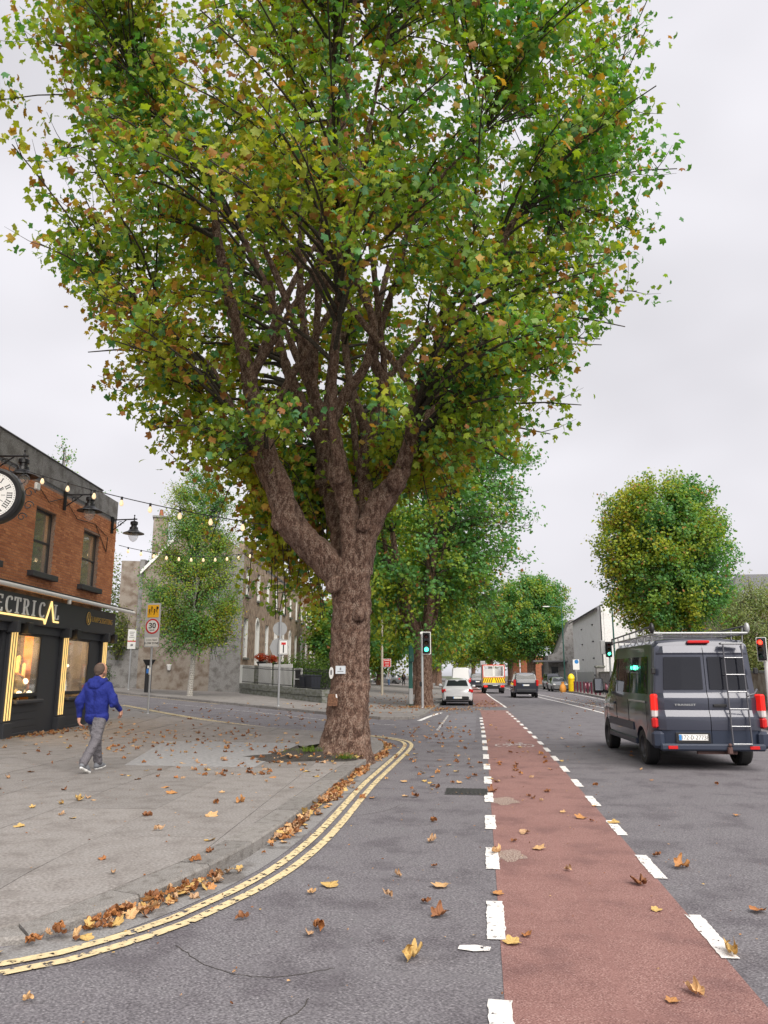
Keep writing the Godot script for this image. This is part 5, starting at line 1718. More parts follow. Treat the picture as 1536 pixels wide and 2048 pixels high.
# ---------------------------------------------------------------- the right-hand side of the road
func make_right_side() -> void:
	var white: Material = mats.white_render
	var h := thing("white_house", "plain white rendered house beyond the round tree on the right", "house", at(Vector3(11.8, 0.1, -79.0)))
	put("front_wall", MB.new().box(Vector3(0.15, 4.1, -12.0), Vector3(0.3, 8.4, 24.0)), white, h)
	put("gable_wall", MB.new().prism(PackedVector2Array([Vector2(0.3, 0), Vector2(0.3, 8.6), Vector2(0.6, 9.1), Vector2(11.0, 9.1), Vector2(11.0, 0)]), -0.3, 0.05), white, h)
	put("rear_wall", MB.new().box(Vector3(10.85, 4.1, -12.0), Vector3(0.3, 8.2, 23.4)), white, h)
	put("end_wall", MB.new().box(Vector3(5.5, 4.1, -24.15), Vector3(11.0, 8.2, 0.3)), white, h)
	put("roof", MB.new().prism(PackedVector2Array([Vector2(-0.4, 8.25), Vector2(5.5, 11.4), Vector2(11.4, 8.25), Vector2(11.4, 8.1), Vector2(5.5, 11.2), Vector2(-0.4, 8.1)]), -24.6, -2.0), mats.slate, h)
	put("gutter", MB.new().rod(Vector3(-0.42, 8.15, -0.2), Vector3(-0.42, 8.15, -24.5), 0.07, 8), mats.charcoal, h)
	put("downpipe", MB.new().rod(Vector3(-0.02, 0.0, 0.06), Vector3(-0.02, 8.3, 0.06), 0.06, 8), mats.charcoal, h)
	for k in 8:
		put("wall_fitting", MB.new().box(Vector3(-0.06, 1.6 + (k / 2) * 1.75, -6.0 - 9.0 * (k % 2)), Vector3(0.14, 0.12, 0.5), Basis.IDENTITY, 0.02), mats.charcoal, h)
	var g := thing("grey_house", "grey rendered house end with a sloping roof beyond the white house", "house", at(Vector3(8.9, 0.1, -108.0)))
	put("wall", MB.new().prism(PackedVector2Array([Vector2(0, 0), Vector2(0, 4.2), Vector2(1.2, 4.6), Vector2(3.2, 9.0), Vector2(8.0, 9.0), Vector2(8.0, 0)]), -10.0, 0.0), mats.cement, g)
	put("window", MB.new().box(Vector3(0.8, 1.9, 0.02), Vector3(0.9, 1.6, 0.06), Basis.IDENTITY, 0.01), mats.window_dark, g)
	put("porch_roof", MB.new().box(Vector3(0.2, 3.4, 0.7), Vector3(4.6, 0.25, 1.6), Basis.IDENTITY, 0.03), mats.slate, g)
	var s := thing("slate_house", "house with a grey slate roof behind the willow at the right edge", "house", at(Vector3(20.5, 0.1, -66.0)))
	put("walls", MB.new().box(Vector3(6.0, 3.8, -6.0), Vector3(12.0, 7.6, 12.0)), mats.roughcast, s)
	put("roof", MB.new().loft([PackedVector3Array([Vector3(-0.5, 7.5, 0.5), Vector3(12.5, 7.5, 0.5), Vector3(12.5, 7.5, -12.5), Vector3(-0.5, 7.5, -12.5)]), PackedVector3Array([Vector3(2.4, 10.4, -5.9), Vector3(9.5, 10.4, -5.9), Vector3(9.5, 10.4, -6.1), Vector3(2.4, 10.4, -6.1)])]), mats.slate, s)
	put("chimney", MB.new().box(Vector3(-1.6, 8.8, -9.0), Vector3(1.6, 2.2, 1.2), Basis.IDENTITY, 0.03), mats.cement, s)
	for k in 2:
		put("window", MB.new().box(Vector3(2.5 + 4 * k, 5.2, 0.02), Vector3(1.2, 1.7, 0.08), Basis.IDENTITY, 0.01), mats.window_dark, s)
	# roadside walls
	var w := thing("garden_wall", "beige roadside wall with coping behind the van's right side", "wall", at(Vector3(13.2, 0.1, -28.0)))
	for k in 6:
		var b := put("wall_panel", MB.new().box(Vector3(0, 0.85, -2.5 - k * 5.0), Vector3(0.3, 1.7, 4.99)), mats.roughcast, w)
		put("coping", MB.new().box(Vector3(0, 1.75, -2.5 - k * 5.0), Vector3(0.44, 0.12, 4.98), Basis.IDENTITY, 0.02), mats.granite, b)
	var w2 := thing("garden_wall", "low grey wall with a capped pillar before the white house", "wall", at(Vector3(11.4, 0.1, -62.0)))
	put("wall_panel", MB.new().box(Vector3(0, 0.9, -8.5), Vector3(0.3, 1.8, 15.0)), mats.cement, w2)
	put("coping", MB.new().box(Vector3(0, 1.86, -8.5), Vector3(0.42, 0.12, 15.0), Basis.IDENTITY, 0.02), mats.granite, w2)
	var pl := put("pillar", MB.new().box(Vector3(-0.05, 1.15, -16.4), Vector3(0.75, 2.3, 0.75), Basis.IDENTITY, 0.02), mats.cement, w2)
	put("pillar_cap", MB.new().box(Vector3(-0.05, 2.4, -16.4), Vector3(0.95, 0.2, 0.95), Basis.IDENTITY, 0.04), mats.granite, pl)
	var fence := thing("board_fence", "grey upright-boarded fence left of the low wall", "fence", at(Vector3(11.2, 0.1, -79.5)))
	for k in 40:
		put("board", MB.new().box(Vector3(-0.3 - 0.01 * (k % 2), 0.95, -k * 0.5), Vector3(0.04, 1.9 + 0.04 * (k % 3), 0.47), Basis.IDENTITY, 0.008), mats.galvanised, fence)
	var bp := thing("brick_pier", "orange-red brick gate pier behind the cage truck", "pier", at(Vector3(5.4, 0.1, -138.0)))
	put("shaft", MB.new().box(Vector3(0, 2.2, 0), Vector3(2.0, 4.6, 1.6)), mats.red_brick_far, bp)
	put("cap", MB.new().box(Vector3(0, 4.6, 0), Vector3(2.3, 0.25, 1.9), Basis.IDENTITY, 0.05), mats.granite, bp)
	var bw := thing("brick_wall", "dark red brick house front seen under the broad tree", "wall", at(Vector3(7.6, 0.1, -140.0)))
	put("wall_body", MB.new().box(Vector3(3.6, 2.4, 0), Vector3(9.0, 5.0, 0.6)), mats.red_brick_far, bw)
	for k in 3:
		put("window", MB.new().box(Vector3(1.0 + k * 2.2, 2.2, 0.31), Vector3(1.0, 2.2, 0.06)), mats.window_dark, bw)

# ---------------------------------------------------------------- signs, signals, lamps, plates
func pole(p: Vector3, h: float, r: float, material: Material, parent: Node3D) -> void:
	put("pole", MB.new().tube(PackedVector3Array([Vector3(0, 0, 0), Vector3(0, h, 0)]), [r], 12), material, parent)
	put("collar", MB.new().lathe([[r + 0.02, 0.0], [r + 0.02, 0.02], [r, 0.06]], 12), material, parent)


func plate(w: float, h: float, round_ := 0.03) -> PackedVector2Array:
	var p := PackedVector2Array()
	for c in [[1, 1], [-1, 1], [-1, -1], [1, -1]]:
		for k in 4:
			var a := (atan2(c[1], c[0]) - PI / 4) + PI / 2 * k / 3.0
			p.append(Vector2(c[0] * (w / 2 - round_) + cos(a) * round_, c[1] * (h / 2 - round_) + sin(a) * round_))
	return p


func disc(r: float, n := 28) -> PackedVector2Array:
	var p := PackedVector2Array()
	for k in n:
		p.append(Vector2(cos(TAU * k / n), sin(TAU * k / n)) * r)
	return p


func signal_head(parent: Node3D, x: Transform3D, lit: int, border: bool) -> void:
	var white: Material = mats.gloss_white
	var board := put("backing_board", MB.new().prism(plate(0.44, 1.1, 0.05), -0.03, 0.0, x), white if border else mats.black_paint, parent)
	put("board_face", MB.new().prism(plate(0.37, 1.03, 0.03), 0.0, 0.006, x), mats.black_paint, board)
	put("housing", MB.new().box(x * Vector3(0, 0, 0.08), Vector3(0.3, 0.96, 0.16), x.basis, 0.03), mats.black_paint, parent)
	for k in 3:
		var y := 0.31 - 0.31 * k
		var on := k == lit
		var col: Array = [[1.0, 0.06, 0.03], [1.0, 0.6, 0.05], [0.1, 1.0, 0.62]][k]
		var m: Material = glowing(["red", "amber", "green"][k] + "_lens_lit", col, 0.75) if on else mat(["red", "amber", "green"][k] + "_lens", [col[0] * 0.04 + 0.01, col[1] * 0.04 + 0.01, col[2] * 0.04 + 0.01], 0.2)
		put("lens", MB.new().lathe([[0.105, 0.0], [0.08, 0.015], [0.0, 0.025]], 20, x * Transform3D(Basis(Vector3.RIGHT, PI / 2), Vector3(0, y, 0.163))).soften(60), m, parent)
		var hood := MB.new()
		for q in 10:
			var a0 := -0.5 + (PI + 1.0) * q / 10.0
			var a1 := -0.5 + (PI + 1.0) * (q + 1) / 10.0
			var p0 := Vector3(cos(a0) * 0.12, y + sin(a0) * 0.12, 0.16)
			var p1 := Vector3(cos(a1) * 0.12, y + sin(a1) * 0.12, 0.16)
			hood.quad(x * p0, x * p1, x * (p1 + Vector3(0, 0, 0.16)), x * (p0 + Vector3(0, 0, 0.16)), x.basis * Vector3(cos(a0), sin(a0), 0))
			hood.quad(x * (p0 * Vector3(1, 1, 1) - x.basis.y * 0.004), x * (p1 - Vector3(0, 0.004, 0)), x * (p1 + Vector3(0, -0.004, 0.16)), x * (p0 + Vector3(0, -0.004, 0.16)), x.basis * Vector3(-cos(a0), -sin(a0), 0))
		put("hood", hood, mats.black_paint, parent)
		if on:
			var l := OmniLight3D.new()
			l.name = "signal_light"
			l.position = x * Vector3(0, y, 0.24)
			l.light_color = Color(lin(col[0], col[1], col[2]))
			l.light_energy = 0.05
			l.light_size = 0.1
			l.omni_range = 8.0
			l.shadow_enabled = true
			parent.add_child(l, true)


func street_lamp(label: String, p: Vector3, h: float, arm: Vector3, group := "tall street lamps") -> void:
	var t := thing("street_lamp", label, "street lamp", at(p), group)
	put("column", MB.new().tube(PackedVector3Array([Vector3.ZERO, Vector3(0, 1.4, 0), Vector3(0, 1.45, 0), Vector3(0, h, 0)]), [0.11, 0.11, 0.075, 0.055], 10), mats.dark_green, t)
	put("arm", MB.new().tube(PackedVector3Array([Vector3(0, h - 0.05, 0), Vector3(0, h + 0.1, 0) + arm * 0.4, Vector3(0, h + 0.12, 0) + arm]), [0.05, 0.04, 0.04], 8), mats.dark_green, t)
	var d := arm.normalized()
	put("lantern", MB.new().ball(Vector3(0, h + 0.1, 0) + arm + d * 0.35, Vector3(0.14, 0.07, 0.42), 12, Basis(d.cross(Vector3.UP), Vector3.UP, -d)), mats.gloss_white, t)


func make_street_furniture() -> void:
	var white: Material = mats.gloss_white
	var black: Material = mats.black_paint
	# the 30 km/h slow-zone sign
	var gp := Vector3(-12.12, paved(-12.1, -27.6) - 0.03, -27.6)
	var s := thing("speed_limit_sign", "tall pole with yellow children plate, 30 km/h roundel and slow-zone plate", "sign", at(gp, -6))
	pole(gp, 3.7, 0.038, mats.galvanised, s)
	var b := put("backplate", MB.new().prism(plate(0.6, 1.62, 0.03), 0.04, 0.052, at(Vector3(0, 3.23, 0))), mat("sign_grey", [0.46, 0.47, 0.48], 0.5), s)
	put("yellow_plate", MB.new().prism(plate(0.47, 0.47, 0.02), 0.052, 0.057, at(Vector3(0, 3.74, 0))), mat("sign_yellow", [0.85, 0.45, 0.02], 0.4), b)
	var kids := MB.new()
	for k in 4:
		var kx: float = [-0.15, -0.06, 0.05, 0.15][k]
		var ky := 3.74 + (0.05 if k % 2 else -0.04)
		kids.prism(disc(0.028, 10), 0.057, 0.061, at(Vector3(kx, ky + 0.1, 0)))
		kids.bar(Vector3(kx, ky + 0.07, 0.059), Vector3(kx, ky - 0.02, 0.0591), 0.035, 0.004).bar(Vector3(kx, ky, 0.059), Vector3(kx + 0.03, ky - 0.11, 0.0591), 0.02, 0.004).bar(Vector3(kx, ky, 0.059), Vector3(kx - 0.035, ky - 0.09, 0.0591), 0.02, 0.004).bar(Vector3(kx - 0.05, ky + 0.04, 0.059), Vector3(kx + 0.06, ky + 0.07, 0.0591), 0.016, 0.004)
	kids.prism(disc(0.045, 14), 0.057, 0.06, at(Vector3(0.17, 3.86, 0)))
	put("pictogram", kids, black, b)
	put("roundel", MB.new().prism(disc(0.28), 0.052, 0.057, at(Vector3(0, 3.18, 0))), mat("sign_red", [0.55, 0.02, 0.02], 0.4), b)
	put("roundel_face", MB.new().prism(disc(0.225), 0.057, 0.06, at(Vector3(0, 3.18, 0))), white, b)
	lettering("30", 0.2, "Droid Sans", black, b, at(Vector3(0, 3.2, 0.0615)), 0.003, "numerals", true)
	lettering("km/h", 0.055, "Droid Sans", black, b, at(Vector3(0, 3.04, 0.0615)), 0.003, "lettering", true)
	put("lower_plate", MB.new().prism(plate(0.52, 0.3, 0.02), 0.052, 0.057, at(Vector3(0, 2.62, 0))), white, b)
	lettering("Crios Mall", 0.075, "Droid Sans", black, b, at(Vector3(0, 2.68, 0.0585)), 0.003, "lettering")
	lettering("SLOW ZONE", 0.075, "Droid Sans", black, b, at(Vector3(0, 2.56, 0.0585)), 0.003, "lettering", true)
	put("sticker", MB.new().prism(plate(0.08, 0.26, 0.01), 0.036, 0.042, at(Vector3(0.0, 1.55, 0))), white, s)
	# parking sign across the side street
	var pp := Vector3(-20.6, rise(-20.6, -44) + 0.11, -44.0)
	s = thing("parking_sign", "thin pole with white parking plate banded in red, before the yard wall", "sign", at(pp, 25))
	pole(pp, 3.5, 0.045, mats.galvanised, s)
	b = put("plate", MB.new().prism(plate(0.46, 1.15, 0.02), 0.045, 0.06, at(Vector3(0, 2.95, 0))), white, s)
	put("red_band", MB.new().prism(plate(0.46, 0.07, 0.005), 0.06, 0.064, at(Vector3(0, 2.83, 0))), mats.sign_red, b)
	var txt := MB.new()
	for k in 4:
		txt.box(Vector3(-0.02 * (k % 2), 3.36 - k * 0.1, 0.061), Vector3(0.3 - 0.06 * (k % 3), 0.035, 0.003))
	txt.box(Vector3(0.02, 2.6, 0.061), Vector3(0.14, 0.12, 0.003))
	put("print", txt, mat("print_grey", [0.16, 0.16, 0.17], 0.6), b)
	# dark pay-and-display pillar
	var mp := Vector3(-18.55, rise(-18.5, -42) + 0.11, -42.0)
	s = thing("parking_meter", "black parking-meter pillar with blue panel before the gable wall", "parking meter", at(mp, 25))
	put("column", MB.new().box(Vector3(0, 0.75, 0), Vector3(0.36, 1.5, 0.3), Basis.IDENTITY, 0.04), black, s)
	put("head", MB.new().loft([PackedVector3Array([Vector3(-0.18, 1.5, -0.15), Vector3(0.18, 1.5, -0.15), Vector3(0.18, 1.5, 0.15), Vector3(-0.18, 1.5, 0.15)]), PackedVector3Array([Vector3(-0.32, 1.75, -0.2), Vector3(0.32, 1.75, -0.2), Vector3(0.32, 1.75, 0.2), Vector3(-0.32, 1.75, 0.2)])]).box(Vector3(0, 1.78, 0), Vector3(0.66, 0.06, 0.42), Basis.IDENTITY, 0.02), black, s)
	put("blue_panel", MB.new().box(Vector3(-0.03, 1.18, 0.152), Vector3(0.18, 0.24, 0.01)), mat("panel_blue", [0.03, 0.16, 0.5], 0.3), s)
	put("label_plate", MB.new().box(Vector3(-0.03, 1.4, 0.152), Vector3(0.1, 0.14, 0.01)), white, s)
	# bollard beside the shop
	s = thing("brown_bollard", "short tan post box-like bollard just past the shop corner", "bollard", at(Vector3(-20.6, rise(-20.6, -39) + 0.1, -40.8)))
	put("post", MB.new().lathe([[0.17, 0.0], [0.17, 1.15], [0.14, 1.25], [0.0, 1.3]], 14), mat("tan_paint", [0.3, 0.2, 0.09], 0.5), s)
	# back of round signs and the no-through-road plate
	var bp := Vector3(-9.1, rise(-9.1, -34.6) + 0.11, -34.6)
	s = thing("sign_post", "grey post with two round sign backs and a white dead-end plate", "sign", at(bp, 14))
	pole(bp, 4.3, 0.045, mats.galvanised, s)
	put("round_back", MB.new().prism(disc(0.32), -0.09, -0.075, at(Vector3(-0.02, 3.45, 0))), mats.galvanised, s)
	put("octagon_back", MB.new().prism(disc(0.44, 8), -0.07, -0.055, at(Vector3(-0.03, 2.62, 0))), mats.galvanised, s)
	b = put("dead_end_plate", MB.new().prism(plate(0.42, 0.66, 0.05), 0.045, 0.06, at(Vector3(0.16, 2.62, 0))), white, s)
	put("border", MB.new().prism(plate(0.38, 0.62, 0.045), 0.06, 0.062, at(Vector3(0.16, 2.62, 0))), black, b)
	put("field", MB.new().prism(plate(0.35, 0.59, 0.04), 0.062, 0.064, at(Vector3(0.16, 2.62, 0))), white, b)
	put("stem", MB.new().box(Vector3(0.16, 2.55, 0.065), Vector3(0.05, 0.36, 0.003)), black, b)
	put("red_bar", MB.new().box(Vector3(0.16, 2.78, 0.066), Vector3(0.2, 0.1, 0.004), Basis.IDENTITY, 0.001), mats.sign_red, b)
	# traffic signals
	s = thing("traffic_signal", "traffic signal showing green in front of the second plane tree", "traffic signal", at(Vector3(-2.92, 0.12, -38.4)), "traffic signals")
	pole(Vector3.ZERO, 3.7, 0.06, mats.galvanised, s)
	signal_head(s, at(Vector3(0.22, 3.12, 0.08), 4), 2, true)
	put("push_button", MB.new().box(Vector3(-0.08, 1.15, 0.05), Vector3(0.12, 0.22, 0.12), Basis.IDENTITY, 0.02), black, s)
	put("white_bracket", MB.new().box(Vector3(-0.02, 3.6, 0.05), Vector3(0.14, 0.12, 0.1), Basis.IDENTITY, 0.02), white, s)
	s = thing("traffic_signal", "traffic signal showing green left of the dark van's roof", "traffic signal", at(Vector3(9.2, 0.12, -58.4)), "traffic signals")
	pole(Vector3.ZERO, 3.9, 0.07, mats.galvanised, s)
	signal_head(s, at(Vector3(-0.05, 3.4, 0.1), -2), 2, false)
	put("side_board", MB.new().box(Vector3(-0.45, 3.55, 0.0), Vector3(0.36, 1.0, 0.2), Basis.IDENTITY, 0.04), mats.galvanised, s)
	s = thing("traffic_signal", "white-bordered traffic signal with red lens right of the van", "traffic signal", at(Vector3(9.35, 0.12, -27.4)), "traffic signals")
	pole(Vector3.ZERO, 2.7, 0.07, mat("pale_pole", [0.5, 0.5, 0.5], 0.5), s)
	var hx := Transform3D(Basis(Vector3.UP, -0.55).scaled(Vector3.ONE * 0.72), Vector3(-0.12, 2.42, 0.1))
	signal_head(s, hx, 0, true)
	put("push_button", MB.new().box(Vector3(0.06, 1.2, 0.05), Vector3(0.12, 0.22, 0.12), Basis.IDENTITY, 0.02), black, s)
	# teal control post by the second tree
	s = thing("control_post", "slim teal post and box between the signal and the second tree", "post", at(Vector3(-3.72, 0.12, -40.9)))
	put("post", MB.new().box(Vector3(0, 1.55, 0), Vector3(0.2, 3.1, 0.16), Basis.IDENTITY, 0.03), mats.dark_green, s)
	put("box", MB.new().box(Vector3(0.06, 2.6, 0.12), Vector3(0.24, 0.7, 0.2), Basis.IDENTITY, 0.03), mats.dark_green, s)
	put("grey_box", MB.new().box(Vector3(0.02, 0.5, 0.1), Vector3(0.2, 0.8, 0.14), Basis.IDENTITY, 0.02), mats.galvanised, s)
	# pole with red notice board
	s = thing("notice_pole", "tall pale pole with a red notice board over the left pavement", "pole", at(Vector3(-7.6, 0.25, -59.5)))
	put("pole", MB.new().tube(PackedVector3Array([Vector3(0, 0, 0), Vector3(0, 5.9, 0)]), [0.1, 0.075], 10), mat("pale_wood", [0.4, 0.36, 0.29], 0.8), s)
	b = put("board", MB.new().box(Vector3(0.38, 2.35, 0.0), Vector3(0.62, 0.62, 0.05), Basis.IDENTITY, 0.01), white, s)
	put("red_face", MB.new().box(Vector3(0.38, 2.35, 0.028), Vector3(0.55, 0.55, 0.008)), mats.sign_red, b)
	txt = MB.new()
	for k in 3:
		txt.box(Vector3(0.38, 2.53 - k * 0.17, 0.034), Vector3(0.42 - 0.08 * k, 0.045, 0.006))
	put("white_print", txt, white, b)
	# lamp standards
	s = thing("street_lamp", "green lamp post with tapered white lantern before the round tree", "street lamp", at(Vector3(9.5, 0.12, -58.0)))
	put("column", MB.new().tube(PackedVector3Array([Vector3.ZERO, Vector3(0, 1.1, 0), Vector3(0, 1.15, 0), Vector3(0, 6.9, 0)]), [0.1, 0.1, 0.07, 0.05], 10), mats.dark_green, s)
	put("lantern", MB.new().lathe([[0.12, 6.9], [0.2, 7.4], [0.22, 7.42], [0.0, 7.55]], 12), mat("lantern_white", [0.62, 0.6, 0.55], 0.4), s)
	street_lamp("tall green street lamp before the broad tree, head reaching over the road", Vector3(8.75, 0.12, -86.0), 8.8, Vector3(-1.3, 0, 0))
	street_lamp("distant street lamp head among the trees beyond the cage truck", Vector3(3.2, 0.12, -136.0), 7.0, Vector3(-2.4, 0, 0.3))
	# blue-topped parking plate
	s = thing("info_sign", "small white and blue sign on a post before the white house", "sign", at(Vector3(9.3, 0.12, -80.0), -5))
	pole(Vector3.ZERO, 3.0, 0.04, mats.galvanised, s)
	put("plate", MB.new().prism(plate(0.62, 1.0, 0.03), 0.04, 0.055, at(Vector3(0, 2.6, 0))), white, s)
	put("blue_disc", MB.new().prism(disc(0.2, 18), 0.055, 0.06, at(Vector3(0.05, 2.88, 0))), mats.plate_blue, s)
	# shared-bicycle stand: maroon posts and a rank of bicycles
	for k in 9:
		var z := -64.5 - k * 2.1
		var x := 9.25 - 0.045 * k
		var post := thing("maroon_bollard", "short maroon bollard, %s from the near end of the bicycle rank" % ["first", "second", "third", "fourth", "fifth", "sixth", "seventh", "eighth", "ninth"][k], "bollard", at(Vector3(x, 0.12, z)), "maroon bollards at the bicycle rank")
		put("shaft", MB.new().lathe([[0.09, 0], [0.075, 0.05], [0.07, 0.85], [0.085, 0.88], [0.085, 0.94], [0.0, 1.0]], 10), mat("maroon", [0.1, 0.012, 0.03], 0.4), post)
	var bike := bicycle()
	for k in 10:
		var xf := Transform3D(Basis(Vector3.UP, deg_to_rad(80 + (k % 3) * 4)), Vector3(10.2 - 0.04 * k, 0.12, -64.0 - k * 1.5))
		if k == 0:
			bike.transform = xf
		else:
			copy(bike, "bicycle standing %s from the near end of the rank" % ["", "second", "third", "fourth", "fifth", "sixth", "seventh", "eighth", "ninth", "tenth"][k], xf)
	# yellow and orange sacks at the roadside
	s = thing("yellow_bin", "bright yellow upright bin at the right kerb", "bin", at(Vector3(8.75, 0.12, -80.0)))
	put("body", MB.new().lathe([[0.3, 0.0], [0.32, 1.2], [0.35, 1.25], [0.3, 1.5], [0.12, 1.7], [0.0, 1.72]], 12).soften(40), mat("bright_yellow", [0.85, 0.6, 0.01], 0.4), s)
	s = thing("orange_sack", "small orange sack beside the yellow bin", "sack", at(Vector3(7.95, 0.02, -80.5)))
	put("body", MB.new().lathe([[0.25, 0.0], [0.36, 0.2], [0.3, 0.6], [0.12, 0.85], [0.16, 1.0], [0.0, 1.02]], 10).soften(50), mat("orange_cloth", [0.6, 0.26, 0.05], 0.7), s)
	# plates nailed to the big trunk
	s = thing("oval_plate", "small white oval plate fixed to the left of the big trunk", "plate", Transform3D(Basis(Vector3.UP, deg_to_rad(-28)), Vector3(-2.99, 1.74, -15.44)))
	put("plate", MB.new().prism(_oval(0.055, 0.115), 0.0, 0.012, at(Vector3.ZERO)), white, s)
	put("mark", MB.new().prism(_oval(0.022, 0.055), 0.012, 0.014, at(Vector3(0, 0.01, 0))), mats.print_grey, s)
	s = thing("square_plate", "grey-white rectangular notice plate on the big trunk beside the oval", "plate", Transform3D(Basis(Vector3.UP, deg_to_rad(0)), Vector3(-2.79, 1.8, -15.335)))
	put("plate", MB.new().box(Vector3.ZERO, Vector3(0.2, 0.155, 0.012), Basis.IDENTITY, 0.004), mat("pale_plate", [0.5, 0.54, 0.58], 0.4), s)
	txt = MB.new().box(Vector3(0, 0.02, 0.007), Vector3(0.03, 0.05, 0.003)).box(Vector3(0, -0.03, 0.007), Vector3(0.12, 0.012, 0.003))
	put("print", txt, mats.print_grey, s)
	s = thing("rusty_panel", "rust-brown square metal panel fixed low on the big trunk", "panel", Transform3D(Basis(Vector3.UP, deg_to_rad(-14)) * Basis(Vector3.RIGHT, -0.08), Vector3(-2.93, 1.22, -15.29)))
	put("plate", MB.new().box(Vector3.ZERO, Vector3(0.21, 0.23, 0.012), Basis.IDENTITY, 0.003), textured("rust", noise_tex(131, 0.06, [[0.2, [0.09, 0.04, 0.022]], [0.8, [0.2, 0.1, 0.055]]], 4, 128), 0.4, 0.85), s)
	put("torn_sticker", MB.new().prism(PackedVector2Array([Vector2(0.07, 0.05), Vector2(0.1, 0.04), Vector2(0.085, 0.115), Vector2(0.06, 0.11)]), 0.006, 0.009), white, s)
	# grass and moss tufts at the foot of the trunk
	for k in 4:
		var c: Vector3 = [Vector3(-3.55, 0.2, -15.35), Vector3(-3.35, 0.26, -15.2), Vector3(-2.6, 0.16, -14.98), Vector3(-3.75, 0.17, -15.5)][k]
		var g := thing("grass_tuft", ["grass tuft on the mound left of the big trunk", "grass tuft close against the big trunk's left root", "bright moss tuft at the kerb side foot of the big trunk", "outermost grass tuft on the left of the tree mound"][k], "grass", at(c), "tufts round the big tree")
		var blades := MB.new()
		var r := RandomNumberGenerator.new()
		r.seed = 300 + k
		for q in 130:
			var o := Vector3(r.randfn() * 0.11, 0, r.randfn() * 0.07)
			var tip := o + Vector3(r.randfn() * 0.04, r.randf_range(0.05, 0.13), r.randfn() * 0.04)
			var w := Vector3(r.randfn(), 0, r.randfn()).normalized() * 0.006
			blades.col = Color(0.1, 0.2, 0.02).lerp(Color(0.2, 0.25, 0.05), r.randf())
			blades.face(o - w, o + w, tip, Vector3(0, 0.3, 1))
		put("blades", blades, mats.leaf, g)


func _oval(a: float, b: float) -> PackedVector2Array:
	var p := PackedVector2Array()
	for k in 20:
		p.append(Vector2(cos(TAU * k / 20) * a, sin(TAU * k / 20) * b))
	return p


func bicycle() -> Node3D:
	var t := thing("bicycle", "bicycle nearest the camera in the rank behind the maroon bollards", "bicycle", Transform3D.IDENTITY, "bicycles in the rank")
	for s in [-0.52, 0.52]:
		var ring := PackedVector3Array()
		for k in 19:
			ring.append(Vector3(s + 0.32 * cos(TAU * k / 18), 0.33 + 0.32 * sin(TAU * k / 18), 0))
		var w := put("wheel", MB.new().tube(ring, [0.02], 5, false), mats.rubber, t)
		var sp := MB.new()
		for k in 6:
			var a := PI * k / 6.0
			sp.rod(Vector3(s + 0.31 * cos(a), 0.33 + 0.31 * sin(a), 0), Vector3(s - 0.31 * cos(a), 0.33 - 0.31 * sin(a), 0), 0.004, 3)
		put("spokes", sp, mats.galvanised, w)
	var f := MB.new()
	for l in [[-0.52, 0.33, -0.1, 0.3], [-0.52, 0.33, -0.18, 0.75], [-0.1, 0.3, -0.2, 0.85], [-0.1, 0.3, 0.36, 0.7], [-0.15, 0.6, 0.36, 0.75], [0.33, 0.9, 0.52, 0.33]]:
		f.rod(Vector3(l[0], l[1], 0), Vector3(l[2], l[3], 0), 0.022, 6)
	put("frame", f, mat("bike_paint", [0.35, 0.06, 0.1], 0.4), t)
	put("saddle", MB.new().ball(Vector3(-0.21, 0.9, 0), Vector3(0.13, 0.04, 0.07), 8), mats.rubber, t)
	put("handlebar", MB.new().rod(Vector3(0.33, 0.98, -0.28), Vector3(0.33, 0.98, 0.28), 0.015, 6).rod(Vector3(0.33, 0.9, 0), Vector3(0.33, 0.98, 0), 0.018, 6), mats.black_paint, t)
	put("mudguard", MB.new().box(Vector3(-0.62, 0.62, 0), Vector3(0.4, 0.22, 0.05), Basis(Vector3.BACK, 0.5), 0.02), mat("guard_pink", [0.55, 0.3, 0.36], 0.5), t)
	return t

# ---------------------------------------------------------------- vehicles (own axes: -z forward, origin on the ground under the rear bumper)
func paint(key: String, c: Array, metal := 0.35, rough := 0.34) -> StandardMaterial3D:
	var m := mat(key, c, rough, metal)
	m.clearcoat_enabled = true
	m.clearcoat = 0.9
	m.clearcoat_roughness = 0.06
	return m


func between(rows: Array, z: float) -> Array:
	for i in rows.size() - 1:
		if z <= rows[i][0] and z >= rows[i + 1][0]:
			var t: float = (rows[i][0] - z) / maxf(0.0001, rows[i][0] - rows[i + 1][0])
			var out := []
			for k in rows[i].size():
				out.append(lerpf(rows[i][k], rows[i + 1][k], t))
			return out
	return rows[rows.size() - 1]


